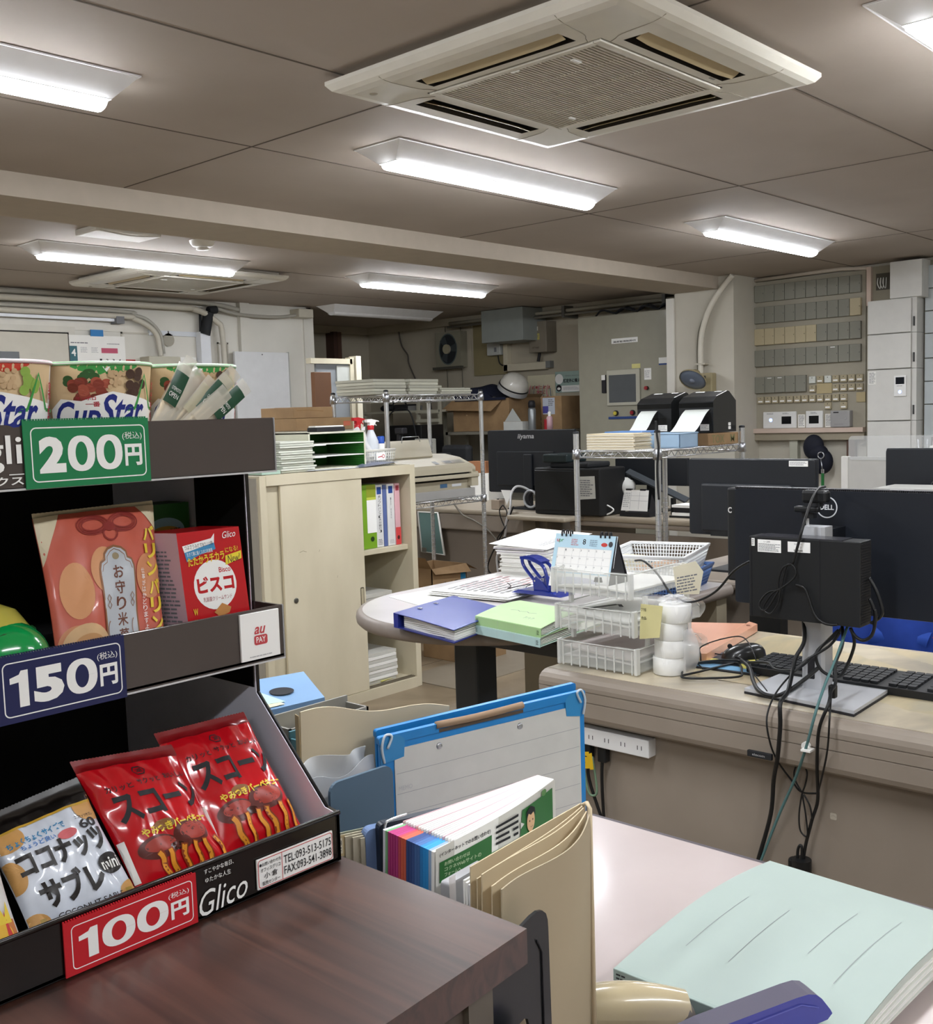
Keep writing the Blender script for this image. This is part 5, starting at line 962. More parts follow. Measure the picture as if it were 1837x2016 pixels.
b = MB().prism(q, fZ(0, 0, .702), 0, .003, INK); Fz = fZ(0, 0, .705)
b.dec(Fz, [('p', M('6fa0c4', .5), [(2.245, 1.342), (2.26, 1.172), (2.30, 1.18), (2.29, 1.348)]), ('p', M('2c3340', .5), [(2.29, 1.348), (2.30, 1.18), (2.42, 1.195), (2.41, 1.362)]), ('e', M('d9cf6a', .5), 2.31, 1.32, .03, .022), ('e', M('d9cf6a', .5), 2.33, 1.215, .045, .03), ('e', M('e9e2a0', .5), 2.34, 1.21, .025, .015, .004), ('e', M('d9cf6a', .5), 2.39, 1.23, .03, .028)], h=.0003)
part(b, 'pad', t, world=True)
OR = M('e2a88c', .3, 0, .04, 20, coat=.4)
t = thing('clear_folder', 'orange pink clear folder lying behind the paper rolls', 'folder', (2.45, 1.48, .702)); part(MB().prism([(2.60, 1.66), (2.72, 1.425), (2.66, 1.405), (2.30, 1.335), (2.29, 1.38), (2.42, 1.385), (2.43, 1.62)], fZ(0, 0, .702), 0, .018, OR), 'cover', t, world=True)
part(MB().prism([(2.72, 1.43), (2.70, 1.395), (2.30, 1.325), (2.285, 1.355)], fZ(0, 0, .704), 0, .021, M('e6ad90', .25, coat=.5)), 'spine', t, world=True); part(MB().lathe([(.005, .022), (.005, .024), (.002, .024), (.002, .0235)], M('8a5d4a', .4), (2.665, 1.405, .7035)), 'rivet', t, world=True)
# ------------------------------------------------------------------ letter trays
TR = M('e6e8e2', .25, 0, .03, alpha=.26, coat=.3); TRS = M('e9eae6', .3, alpha=.6)
def letter_tray(label, x, y, z, fill=None):
    t = thing('letter_tray', label, 'letter tray', (x, y, z), 0, 'clear stacking letter trays'); w, d, h = .228, .30, .06
    b = MB()
    b.surf(lambda u, v: (d * u, -w * v, .004), 2, 2, TR, False, .002)
    for yy in (0, -w): b.surf(lambda u, v: (d * u, yy, .003 + (h if u < .8 else h * (1 - (u - .8) * 2.2)) * v), 16, 3, TR, True, .002)
    b.surf(lambda u, v: (0, -w * u, .003 + (h - .006 * (1 if .25 < u < .75 else 0)) * v), 12, 3, TR, True, .002); b.surf(lambda u, v: (d + .03 * math.sin(PI * v), -w * u, .003 + .045 * v), 6, 6, TR, True, .002)
    part(b, 'body', t)
    b = MB()
    for k in range(9): b.box(-.003, -.012 - k * .0255, 0, 0, -.0145 - k * .0255, h * .93, TRS)
    for yy in (0, -w): b.box(-.005, yy - .004, 0, .012, yy + .004, h + .004, TRS, .002)
    b.tube([(0, 0, h), (0, -w, h)], .0015, TRS, 5); b.tube([(0, 0, h), (d * .8, 0, h), (d, 0, h * .55)], .0015, TRS, 5, 4); b.tube([(0, -w, h), (d * .8, -w, h), (d, -w, h * .55)], .0015, TRS, 5, 4); part(b, 'ribs', t)
    b = MB()
    for (a, c) in ((.05, -.004), (.05, -w + .004), (.24, -.004), (.24, -w + .004)):
        if z < .87: part(MB().box(a, c - .004, h - .002, a + .012, c + .004, h + .032, TRS), 'support', t)
    
    if fill:
        for i, (m, hh) in enumerate(fill): part(MB().surf(lambda u, v: (.008 + .27 * u, -.008 - .205 * v, .007 + hh + .006 * math.sin(3 * v + i * 2) * (1 - u)), 8, 8, m, True, .004), 'papers', t)
    return t
letter_tray('clear letter tray at the bottom of the stack on the desk corner', 2.085, 1.617, .704, [(M('c9c6c4', .6), .012), (M('bdb3b0', .4), .03)])
letter_tray('clear letter tray in the middle of the stack, holding white papers', 2.082, 1.62, .794, [(PAPER, .012), (WHT2, .03)])
letter_tray('clear letter tray on top of the stack under the desk calendar', 2.08, 1.628, .884, [(PAPER, .006)])
solo(MB().prism([(0, 0), (.03, .015), (.03, .025), (0, .012)], frame((2.2, 1.50, .8405), (1, .3, 0), (-.3, 1, 0)), 0, .0005, INK).prism([(0, 0), (.10, .0), (.10, .014), (0, .014)], frame((2.12, 1.56, .841), (.9, -.35, 0), (.35, .9, 0)), 0, .0006, INK), 'paper_strip', 'white paper slip with black strip in the middle tray', 'paper slip', (2.15, 1.5, .84))
b = MB().prism([(0, 0), (.055, .01), (.065, .085), (.005, .085)], fX(2.10, 1.388, .79), 0, .0006, M('d9d29a', .6)); b.dec(fX(2.10, 1.388, .79), [('t', INK, 'ブラ版', .006, .068, .02, .076), ('t', INK, '合皿-', .006, .048, .022, .056)], h=.001); solo(b, 'sticky_note', 'pale yellow sticky note hanging beside the middle letter tray', 'sticky note', (2.1, 1.37, .79))
b = MB().prism([(0, 0.01), (.058, 0.0), (.07, .055), (.05, .085), (-.01, .08)], frame((2.28, 1.395, .86), (.75, -.6, .12), (0, 0, 1)), 0, .0008, M('e3dcc4', .6)); b.dec(frame((2.28, 1.395, .86), (.75, -.6, .12), (0, 0, 1)), [('tx', INKG, .0, .01, .055, .055, 6)], h=.0012); solo(b, 'paper_slip', 'cream printed slip clipped to the side of the top letter tray', 'paper slip', (2.3, 1.39, .87))
# desk calendar
t = thing('desk_calendar', 'desk calendar showing month 8 standing in the top letter tray', 'calendar', (2.13, 1.57, .892)); F = frame((2.112, 1.668, .893), (.05, -.9, 0), (.28, 0, .96)); W_, H_ = .182, .135
b = MB().prism([(0, 0), (W_, 0), (W_, H_), (0, H_)], F, -.0015, 0, WHT2)
it = [('r', M('bcdcec', .6), 0, .035, W_, H_), ('r', WHT2, .012, .038, W_ - .01, .100), ('t', INK, '8', .084, .110, .093, .124, .01), ('t', M('c44a4a', .5), 'u', .006, .114, .013, .121, .01), ('t', M('4a9a5a', .5), 'pr', .013, .111, .026, .121, .01), ('tx', M('c98a94', .6), .05, .106, .072, .124, 4), ('tx', M('8aa2b4', .6), .105, .106, .128, .124, 4), ('e', M('c43a34', .5), .148, .112, .009, .005), ('e', M('3a3a40', .5), .166, .114, .006, .007), ('e', M('c9ccd6', .6), .08, .015, .07, .012)]
for r_ in range(4): it.append(('r', INKL, .012, .038 + r_ * .0205, W_ - .01, .0384 + r_ * .0205))
for c_ in range(8): it.append(('r', INKL, .012 + c_ * .0228, .038, .0124 + c_ * .0228, .1))
n = 0
for r_ in range(3):
    for c_ in range(7):
        d_ = r_ * 7 + c_ - 0
        if 1 <= d_ <= 20: it.append(('t', INKG, str(d_), .014 + c_ * .0228, .092 - r_ * .0205, .0175 + c_ * .0228, .0965 - r_ * .0205))
b.dec(F, it, h=.0003); part(b, 'page', t, world=True)
b = MB()
for k in (0, 1, 2, 9, 10, 11): b.tube([F(.02 + k * .0128, H_ - .006, .002), F(.02 + k * .0128, H_ + .006, .004), F(.02 + k * .0128, H_ + .008, -.004), F(.02 + k * .0128, H_ - .004, -.006)], .0022, INK, 6, 4)
part(b, 'ring_binding', t, world=True)
b = MB(); b.prism([(0, 0), (W_, 0), (W_ - .002, H_), (.002, H_)], frame((2.20, 1.668, .893), (.05, -.9, 0), (-.36, 0, .93)), -.001, 0, INK); b.prism([(0, 0), (.09, 0), (.045, .13)], frame((2.112, 1.486, .894), (1, .05, 0), (0, 0, 1)), 0, .001, INK); part(b, 'stand', t, world=True)
t = thing('binder_clip', 'black binder clip gripping the lower corner of the desk calendar', 'binder clip', (2.108, 1.51, .9)); F2 = frame((2.108, 1.52, .915), (.05, -.9, 0), (.05, 0, .96))
part(MB().prism([(0, 0), (.022, 0), (.019, .012), (.003, .012)], F2, .0, .006, INK), 'clip', t, world=True); part(MB().tube([F2(.006, 0, .006), F2(.008, -.028, .008), F2(.014, -.028, .008), F2(.016, 0, .006)], .001, CHROME, 5, 4), 'wire_handle', t, world=True)
# paper rolls in a plastic sleeve
for k in range(4):
    dx = (.0, .004, .006, .016)[k]; b = MB().lathe([(.012, 0), (.0375, 0), (.0385, .001), (.0385, .0405), (.0375, .0415), (.012, .0415), (.012, 0)], WHT2, n=40)
    if k > 1:
        m = M('3d5fae', .5)
        for a_ in range(3): b.dec(lambda u, v, h=0: Vector(((.0387 + h) * math.cos(-1.25 + u / .0385), (.0387 + h) * math.sin(-1.25 + u / .0385), v)), [('t', m, 'HH', 0, .012, .010, .028, .02)], h=.0003, mx=.004)
    solo(b, 'paper_roll', f"white paper roll, {['lowest', 'second', 'third', 'topmost'][k]} in the upright stack on the desk", 'paper roll', (2.163 + dx * .2, 1.347 - dx, .7025 + k * .042), world=False, group='stack of white paper rolls')
b = MB(); b.surf(lambda u, v: (2.166 + (.043 + .003 * math.sin(u * 31 + v * 5)) * math.cos(u * 2 * PI), 1.343 - .008 * v + (.043 + .002 * math.sin(u * 23 - v * 9)) * math.sin(u * 2 * PI), .703 + .176 * v), 48, 20, M('f2f4f6', .08, 0, 0, alpha=.1, coat=.6), True)
b.surf(lambda u, v: (2.169 + .042 * (1 - v) * math.cos(u * 2 * PI), 1.335 + .042 * (1 - v) * math.sin(u * 2 * PI), .879 + .010 * math.sin(v * 2.2) + .004 * math.sin(u * 40) * v), 40, 6, M('f2f4f6', .08, 0, 0, alpha=.3, coat=.6), True); b.surf(lambda u, v: (2.15 + .03 * v, 1.30 - .02 * math.sin(PI * u) * v - .006 * v, .703 + .11 * u), 12, 6, M('f2f4f6', .08, 0, 0, alpha=.3, coat=.6), True)
solo(b, 'plastic_wrap', 'crinkled clear plastic wrap around the stacked paper rolls', 'plastic wrap', (2.165, 1.345, .703))
solo(MB().lathe([(0, .002), (.02, .003), (.034, .012), (.036, .03), (.03, .05), (.015, .06), (0, .062)], M('e4e2da', .2, alpha=.6, coat=.4), (2.245, 1.352, .703), 28), 'plastic_dome', 'small translucent round cup behind the paper rolls', 'plastic cup', (2.27, 1.36, .703))
# ------------------------------------------------------------------ rounded meeting desk
t = thing('rounded_desk', 'grey desk with a semicircular end carrying files and paper stacks', 'desk', (2.75, 2.3, 0)); cx, cy, R_ = 2.64, 2.305, .468
def outl(r): return [(3.38, cy - r), (3.38, cy + r)] + [(cx + r * math.cos(a), cy + r * math.sin(a)) for a in [PI / 2 + PI * i / 40 for i in range(41)]]
TT = blotch('bdb8b8', 'cfcaca', 3, .3, (1, 1, 1), .3, .7, 'desk_laminate', 0, .3)
b = MB().prism(outl(R_ - .022), fZ(0, 0, 0), .66, .706, TT); part(b, 'top', t, world=True)
o = outl(R_ - .02); pts = [(x_, y_, .683) for x_, y_ in [(3.38, cy + R_ - .02)] + o[2:] + [(3.38, cy - R_ + .02)]]
b = MB(); prof = [(0, .023), (.012, .021), (.02, .012), (.022, 0), (.02, -.012), (.01, -.022), (0, -.024)]; oc = [(3.38, cy + R_ - .022, 0, 1)] + [(cx + (R_ - .022) * math.cos(a), cy + (R_ - .022) * math.sin(a), math.cos(a), math.sin(a)) for a in [PI / 2 + PI * i / 48 for i in range(49)]] + [(3.38, cy - R_ + .022, 0, -1)]
vs_ = [(x_ + nx * p, y_ + ny * p, .683 + q) for x_, y_, nx, ny in oc for p, q in prof]; k = len(prof); b.add(vs_, [(i * k + j, i * k + j + 1, (i + 1) * k + j + 1, (i + 1) * k + j) for i in range(len(oc) - 1) for j in range(k - 1)], M('8a8079', .4, 0, .06, 30), True); part(b, 'edge_band', t, world=True)
part(MB().box(2.47, 2.25, 0, 2.57, 2.35, .66, DIVB, .008), 'leg', t, world=True); part(MB().box(2.5, 2.05, .62, 3.3, 2.2, .659, M('3f4144', .5)).box(2.48, 1.93, .60, 2.56, 2.4, .64, M('3f4144', .5)), 'under_frame', t, world=True)
part(MB().box(3.30, 1.86, 0, 3.37, 2.74, .66, M('8d8471', .5)), 'end_panel', t, world=True)
def sheet(label, q, z, m=None, cat='paper', name='paper_sheet', print_=True, grp=None, th=.0012):
    b = MB().prism(q, fZ(0, 0, z), 0, th, m or WHT2)
    if print_:
        x0, y0 = q[0]; u = Vector((q[1][0] - x0, q[1][1] - y0)); v = Vector((q[-1][0] - x0, q[-1][1] - y0)); F = lambda a, c, h=0: Vector((x0 + u.x * a + v.x * c, y0 + u.y * a + v.y * c, z + th + h))
        b.dec(F, [('tx', INKL, .1, .1, .9, .9, 18)], h=.0003)
    return solo(b, name, label, cat, (*q[0], z), group=grp)
sheet('blank white sheet at the rounded end behind the blue ring binder', [(2.45, 2.46), (2.70, 2.40), (2.80, 2.68), (2.52, 2.70)], .7065, print_=False)
for k, (x0, y0, a, w, h_, z, n_, lab) in enumerate(((2.66, 2.27, .12, .42, .33, .708, 7, 'spread stack of large white drawings in front of the floor carton'), (3.0, 2.19, .05, .36, .20, .709, 9, 'low stack of white papers in front of the tall paper pile'))):
    t = thing('paper_stack', lab, 'papers', (x0, y0, z), a)
    for i in range(n_):
        r_ = random.Random(i + k * 9); b = MB(); dx, dy, da = r_.uniform(-.012, .012), r_.uniform(-.012, .012), r_.uniform(-.04, .04)
        b.surf(lambda u, v: (dx + w * u - da * h_ * v, dy + h_ * v + da * w * u, .002 + i * .0022 + .003 * math.sin(3 * u + i) * v), 6, 4, PAPER if i % 2 else WHT2, True, .0008)
        if i == n_ - 1: b.dec(lambda u, v, q=0: Vector((dx + u - da * v, dy + v + da * u, .0035 + i * .0022 + .003 * math.sin(3 * u / w + i) * v / h_ + q)), [('tx', M('cfaeb0', .6), .1, .08, .38, .28, 7), ('tx', INKL, .05, .05, .3, .3, 9)], h=.0006)
        part(b, 'sheet', t)
t = thing('paper_pile', 'tall pile of white papers behind the blue hole punch', 'papers', (3.08, 2.42, .707), .15); r_ = random.Random(4)
for i in range(26):
    z = .001 + i * .0048; dx, dy = r_.uniform(-.008, .008), r_.uniform(-.008, .008)
    if i > 18: dx -= .02 * (i - 18) / 7; dy += .012
    part(MB().box(dx, dy, z, .30 + dx, .22 + dy, z + .0042, PAPER if i < 19 else (M('c9c6cf', .7) if i % 3 == 0 else WHT2)), 'sheaf', t)
b = MB().surf(lambda u, v: (-.06 + .36 * u, -.02 + .25 * v, .128 + .02 * u + .012 * v), 4, 4, WHT2, True, .001); b.dec(lambda u, v, q=0: Vector((-.06 + u, -.02 + v, .1285 + .02 * u / .36 + .012 * v / .25 + q)), [('l', INKL, [(.18, .14), (.2, .17), (.21, .13), (.25, .15)], .002), ('tx', INKL, .05, .04, .3, .08, 3)], h=.0012); part(b, 'top_sheet', t)
# hole punch
t = thing('hole_punch', 'large dark blue two hole punch standing on the papers', 'hole punch', (2.78, 2.19, .73)); NB_ = M('1d2f86', .25, 0, .04, coat=.5); F = frame((2.76, 2.31, .73), (.0, -1, 0), (0, 0, 1))
part(MB().prism([(.0, 0), (.03, .012), (.14, .014), (.19, .006), (.21, 0)], F, -.04, .04, NB_), 'base', t, world=True)
b = MB()
for h_ in (-.03, .022): b.prism([(.09, .012), (.085, .05), (.10, .06), (.125, .045), (.15, .014)], F, h_, h_ + .006, NB_)
part(b, 'bracket', t, world=True)
b = MB()
path = [(.145, .015), (.135, .07), (.115, .10), (.05, .118), (.035, .11), (.045, .085), (.085, .045)]
for h_ in (-.022, .014): b.tube([F(*p, h_ + .004) for p in path], [.006] * 30, NB_, 8, 5)
b.surf(lambda u, v: F(.03 + .085 * u, .112 - .012 * u + .008 * math.sin(PI * u), -.024 + .048 * v), 10, 3, NB_, True, .010); part(b, 'handle', t, world=True)
part(MB().cyl(F(.105, .01, 0), F(.105, .05, 0), .005, CHROME).cyl(F(.095, .045, -.032), F(.095, .045, .03), .003, CHROME), 'pin', t, world=True)
solo(MB().tube([(2.83, 2.42, .7375), (2.78, 2.36, .738), (2.74, 2.34, .738), (2.79, 2.33, .739), (2.84, 2.32, .74), (2.79, 2.30, .739), (2.74, 2.26, .738)], .0015, INK, 6, 6), 'string', 'thin black cord curled on the papers beside the punch', 'string', (2.78, 2.33, .737))
# blue ring binder lying
t = thing('ring_binder', 'thick blue ring binder lying on the rounded desk', 'ring binder', (2.25, 2.13, .707)); BB_ = M('3a4a9e', .35, 0, .04, coat=.2); q = [(2.06, 2.185), (2.085, 1.985), (2.47, 2.08), (2.42, 2.30)]
q = [(2.155, 2.285), (2.09, 1.985), (2.40, 2.05), (2.47, 2.34)]
def quadlay(q, z0, z1, ins=0): return [(x_, y_) for x_, y_ in q]
part(MB().prism(q, fZ(0, 0, .707), 0, .003, M('252f7c', .4)), 'back_cover', t, world=True)
F = lambda a, c, h=0: Vector((q[0][0] + (q[1][0] - q[0][0]) * a + (q[3][0] - q[0][0]) * c, q[0][1] + (q[1][1] - q[0][1]) * a + (q[3][1] - q[0][1]) * c, .751 - .006 * a * a + .003 * math.sin(PI * c) + h))
part(MB().surf(lambda u, v: F(u, v), 8, 8, BB_, True, .002), 'front_cover', t, world=True)
part(MB().prism([(2.153, 2.290), (2.150, 2.268), (2.470, 2.322), (2.472, 2.345)], fZ(0, 0, 0), .7075, .7515, M('26338a', .4)), 'spine', t, world=True)
b = MB()
for i in range(9): b.surf(lambda u, v: (lambda P: (P.x + .006, P.y, .711 + i * .0042 + .0016 * math.sin(7 * u + i)))(F(.10 + .86 * u, .03 + .94 * v)), 10, 4, PAPER if i % 2 else M('dcdcd6', .8), True, .0034)
part(b, 'pages', t, world=True)
for a, c in ((.14, .28), (.14, .55)):
    P = F(a, c, .001); part(MB().box(P.x - .004, P.y - .008, P.z, P.x + .004, P.y + .008, P.z + .003, CHROME, .001), 'ring_fitting', t, world=True)
def flatfile(label, z, m, ms, dx=0):
    t = thing('flat_file', label, 'flat file', (2.15, 1.85, z), 0, 'flat files on the rounded desk'); P0, P1 = Vector((2.222 + dx, 2.022, z)), Vector((2.182 + dx, 1.752, z)); dv = Vector((.235, .03, 0)); h = .024
    F = lambda a, c, q=0: P0 + (P1 - P0) * a + dv * c + Vector((0, 0, h + .010 * math.sin(PI * min(1, c * .8)) + q))
    b = MB().surf(lambda u, v: F(v, u), 12, 6, m, True, .0012); b.surf(lambda u, v: P0 + (P1 - P0) * v + dv * u + Vector((0, 0, .0012)), 2, 2, m, True, .001); part(b, 'cover', t, world=True)
    Fs = frame(P0, P1 - P0, (0, 0, 1)); L = (P1 - P0).length; b = MB().prism([(0, 0), (L, 0), (L, h), (0, h)], Fs, 0, .002, ms)
    b.dec(Fs, [('tx', INK, .005, .006, .013, .019, 4), ('r', INKG, .015, .004, .0155, .02), ('tx', INK, L - .014, .006, L - .006, .019, 4), ('r', INKG, L - .017, .004, L - .0165, .02), ('r', INKL, L * .36, .001, L * .362, h - .001), ('r', INKL, L * .62, .001, L * .622, h - .001)], h=.0024); part(b, 'spine', t, world=True)
    b = MB()
    for i in range(6): b.surf(lambda u, v: P0 + (P1 - P0) * (.015 + .97 * v) + dv * (.03 + .94 * u) + Vector((0, 0, .003 + (h + .009 * math.sin(PI * min(1, u * .8)) - .004) * (i + .5) / 6)), 8, 3, PAPER if i % 2 else M('dfe4da', .8), True, .0016)
    part(b, 'pages', t, world=True)
    if 'light green' in label: part(MB().dec(lambda a, c, q=0: F(a / L, c / dv.length, q), [('l', INKG, [(.07 + .013 * i, .10 + .004 * (i % 3)) for i in range(9)], .003), ('t', INKG, '7/17', .16, .05, .20, .065)], h=.0012, mx=.02), 'handwriting', t, world=True)
    return t
flatfile('pale blue green flat file under the light green one', .709, M('c3ddd2', .55), M('b4d2d2', .55), -.004)
flatfile('light green flat file on top of the pair beside the letter trays', .735, M('b7d9a0', .55), M('aad096', .55))
t = thing('file_stack', 'layered green and yellow folders under the letter tray side of the pair', 'folders', (2.45, 1.9, .707))
for i, c_ in enumerate(('c9a93e', '9fc9a8', 'b9d2b4', 'd9dccb')): part(MB().prism([(2.25 + .03 * i, 1.86), (2.30 + .03 * i, 1.77 + .004 * i), (2.52, 1.80), (2.50, 1.97)], fZ(0, 0, .7065 + i * .0022), 0, .0016, M(c_, .6)), 'folder', t, world=True)
# plastic baskets
def basket(label, name, cat, loc, rz, L, W, H, m, flare=.02, pitch=.011, solid=False):
    t = thing(name, label, cat, loc, rz); b = MB(); bw = .0038
    def P(e, s, z):   # e side, s along, z height
        f_ = flare * z / H; l, w = L / 2 - flare + f_, W / 2 - flare + f_
        return {0: (s * l, -w, z), 1: (l, s * w, z), 2: (-s * l, w, z), 3: (-l, -s * w, z)}[e]
    for e in range(4):
        n = int((L if e % 2 == 0 else W) / pitch); rows_ = max(3, int(H / pitch))
        for i in range(n + 1):
            s = -1 + 2 * i / n; b.tube([P(e, s, 0), P(e, s, H)], bw * .5, m, 4)
        for j in range(rows_): b.tube([P(e, -1, H * j / rows_), P(e, 1, H * j / rows_)], bw * .5, m, 4)
    part(b, 'lattice', t); b = MB()
    for z in (H - .004, H): b.tube([P(0, -1, z), P(0, 1, z), P(1, 1, z), P(2, 1, z), P(3, 1, z)], .0045, m, 6)
    part(b, 'rim', t); part(MB().box(-L / 2 + flare, -W / 2 + flare, 0, L / 2 - flare, W / 2 - flare, .003, m), 'floor', t); return t
basket('blue plastic basket beneath the white lattice basket', 'plastic_basket', 'basket', (3.16, 2.0, .709), .22, .36, .27, .07, M('5070a8', .4))
basket('white lattice basket stacked crookedly on the blue one', 'plastic_basket', 'basket', (3.15, 2.01, .770), .30, .38, .29, .075, M('e4e6e6', .35))
solo(MB().box(3.0, 1.98, .79, 3.25, 2.0, .805, M('c08a5c', .6)).box(2.98, 2.02, .785, 3.1, 2.1, .83, M('d9d0b0', .6)), 'card_slips', 'tan and cream card slips inside the white lattice basket', 'cards', (3.1, 2.0, .79))
sheet('loose white sheets on the desk between letter trays and desk end', [(2.72, 1.86), (3.20, 1.86), (3.28, 2.05), (2.70, 2.04)], .7075)
# ------------------------------------------------------------------ desk behind the big monitor
t = thing('office_desk', 'grey desk hidden behind the monitors at the end of the rounded desk', 'desk', (3.8, 1.2, 0)); part(MB().box(3.45, -.6, .67, 4.15, 2.25, .70, DG, .01), 'top', t, world=True); part(MB().box(3.5, -.55, 0, 3.52, 2.2, .67, DG), 'modesty_panel', t, world=True); part(MB().box(3.46, 2.18, 0, 4.12, 2.23, .67, DG), 'side_panel', t, world=True); part(MB().box(3.46, -.58, 0, 4.12, -.54, .67, DG), 'side_panel', t, world=True)
monitor('wide black monitor with a white asset label at its upper right', 3.75, 2.235, 1.70, .826, 1.130, .70, [('r', WHT2, .43, .276, .505, .297), ('tx', INKG, .433, .279, .5, .294, 4), ('r', WHT2, .166, .012, .215, .025), ('tx', INKL, .166, .03, .215, .055, 3)], 2)
monitor('black monitor at the right edge with a cable across its back', 3.9, 1.505, .97, .86, 1.162, .70, [('r', INKG, .20, .16, .23, .20), ('r', INKG, .20, .1, .23, .14)], 3)
part(MB().box(3.9, 1.30, .70, 3.93, 1.2, .9, BLK), 'stand', bpy.data.objects['monitor.002'], world=True)
cable('cable looping down the back of the right edge monitor', [(3.88, 1.27, 1.12), (3.86, 1.31, 1.06), (3.85, 1.335, 1.0), (3.85, 1.335, .9)], .004)
solo(MB().box(3.62, 1.42, .70, 3.8, 1.0, 1.03, M('2c2f34', .4), .004).box(3.60, 1.43, 1.03, 3.8, 1.0, 1.04, M('b9b9b4', .3)).dec(fX(3.60, 1.37, 1.03), [('r', WHT2, .0, -.01, .08, .008)], h=.004), 'document_scanner', 'dark office machine with a pale top behind the large monitor', 'scanner', (3.7, 1.2, .7))
t = thing('computer', 'black computer tower with a white letter C, left behind the large monitor', 'computer', (2.98, 1.5, .7)); b = MB().box(2.93, 1.613, .80, 3.02, 1.33, 1.085, M('1b1d20', .5), .006); b.dec(fX(2.93, 1.613, .72), [('t', M('e6e6e6', .4), 'C', .004, .288, .017, .306, .03)], h=.0006); part(b, 'case', t, world=True); part(MB().box(2.95, 1.55, .0, 3.0, 1.45, .80, BLK).box(2.85, 1.6, 0, 3.1, 1.35, .03, BLK), 'stand', t, world=True)
# swivel chair with blue jackets
t = thing('office_chair', 'office chair behind the desk draped with a blue jacket', 'chair', (3.05, 1.05, 0)); part(MB().box(2.85, .85, .42, 3.25, 1.27, .48, M('2b3350', .8), .03), 'seat', t, world=True); part(MB().box(2.99, .86, .5, 3.05, 1.26, .74, M('252b44', .8), .03), 'backrest', t, world=True); part(MB().cyl((3.05, 1.05, .05), (3.05, 1.05, .42), .03, BLK), 'column', t, world=True)
for k in range(5): a = k * 2 * PI / 5; part(MB().tube([(3.05, 1.05, .08), (3.05 + .28 * math.cos(a), 1.05 + .28 * math.sin(a), .05)], .018, BLK, 8).ell((3.05 + .28 * math.cos(a), 1.05 + .28 * math.sin(a), .03), (.028, .028, .028), BLK, 12, 8), 'leg', t, world=True)
JB = M('1c3f9a', .8, 0, .08, 40)
b = MB(); b.surf(lambda u, v: (2.965 - .02 * math.sin(PI * v) + .008 * math.sin(14 * u) + .006 * math.sin(23 * u + 5 * v), 1.30 - .62 * u, .50 + .27 * v - .02 * math.sin(7 * u)), 40, 12, JB, True, .006); b.surf(lambda u, v: (2.955 + .012 * math.sin(9 * v), 1.20 - .16 * u - .04 * v, .60 + .14 * v), 8, 8, M('2a51b4', .8), True, .006); b.dec(fX(2.93, 1.0, .69), [('t', M('a83a4a', .6), 'WORKS', 0, 0, .06, .015, .01, .35)], h=.003)
solo(b, 'jacket', 'blue work jacket hung over the chair back behind the desk', 'jacket', (2.97, 1.0, .7))
# ================================================================== MIDDLE: sliding door cabinet
t = thing('storage_cabinet', 'cream metal cabinet with sliding doors half open on files', 'cabinet', (3.2, 3.9, 0)); X0, X1, Y0, Y1 = 2.735, 3.665, 3.707, 4.09
b = MB(); w = .02
b.box(X0, Y0, 0, X0 + .035, Y1, 1.10, CREAM, .002); b.box(X1 - .035, Y0, 0, X1, Y1, 1.10, CREAM, .002); b.box(X0 + .034, Y0 - .0015, 1.055, X1 - .034, Y1, 1.1015, CREAM); b.box(X0 + .03, Y1 - .01, 0.01, X1 - .03, Y1 - .001, 1.09, CREAM); b.box(X0 + .034, Y0 - .0015, 0, X1 - .034, Y1 - .002, .05, CREAM); b.box(X0 - .004, Y0 + .02, 0, X0, Y1, 1.09, M('a39e92', .5))
for y in (.012, .024, .036): b.box(X0 + .035, Y0 + y, .05, X1 - .035, Y0 + y + .004, .056, M('6a6252', .5))
part(b, 'body', t, world=True)
part(MB().box(3.33, Y0 + .03, .685, X1 - .036, Y1 - .012, .71, CREAM, .002).box(X0 + .04, Y0 + .05, .685, 3.33, Y1 - .012, .71, CREAM), 'shelf', t, world=True)
part(MB().box(X0 + .04, Y0 + .05, .375, X1 - .036, Y1 - .012, .40, CREAM, .002), 'shelf', t, world=True)
d = part(MB().box(2.846, Y0 + .004, .052, 3.318, Y0 + .018, 1.054, CREAM, .002), 'sliding_door', t, world=True)
part(MB().prism(rrect(3.284, .458, 3.306, .545, .006), fY(0, Y0 + .004, 0), 0, .0012, M('5e5848', .4)).prism(rrect(3.288, .464, 3.302, .539, .004), fY(0, Y0 + .004, 0), .0012, .002, M('b6ad93', .4)), 'handle', d, world=True)
part(MB().lathe([(.012, 0), (.012, .003), (.009, .005), (0, .005)], M('6d6c66', .3, .7), (2.905, Y0 + .004, .54), 20, (0, -1, 0)), 'lock', d, world=True)
part(MB().dec(fY(2.846, Y0 + .004, .05), [('l', M('8b8168', .6), [(.09, .70), (.11, .705), (.13, .698)], .002), ('l', M('9b9178', .6), [(.2, .69), (.205, .70)], .002), ('l', M('9b9178', .6), [(.3, .56), (.304, .57)], .002)], h=.0004), 'scratches', d, world=True)
part(MB().box(2.77, Y0 + .024, .052, 3.25, Y0 + .036, 1.054, CREAM, .002), 'sliding_door', t, world=True)
solo(MB().dec(fZ(3.44, 3.76, .0565), [('p', M('d8cf62', .6), [(0, 0), (.08, .01), (.085, .05), (.01, .045)])], h=.0005), 'sticky_note', 'yellow sticky note on the bottom of the cream cabinet', 'sticky note', (3.44, 3.76, .056))
def binder(label, x0, x1, h, m, items, y0=3.765, d=.24):
    t = thing('ring_binder', label, 'binder', ((x0 + x1) / 2, y0, .71), 0, 'binders on the cabinet shelf')
    b = MB().box(x0, y0, .711, x1, y0 + d, .711 + h, m, .002); part(b, 'cover', t, world=True)
    if items: part(MB().dec(fY(x0, y0, .711), items, h=.0008), 'spine_label', t, world=True)
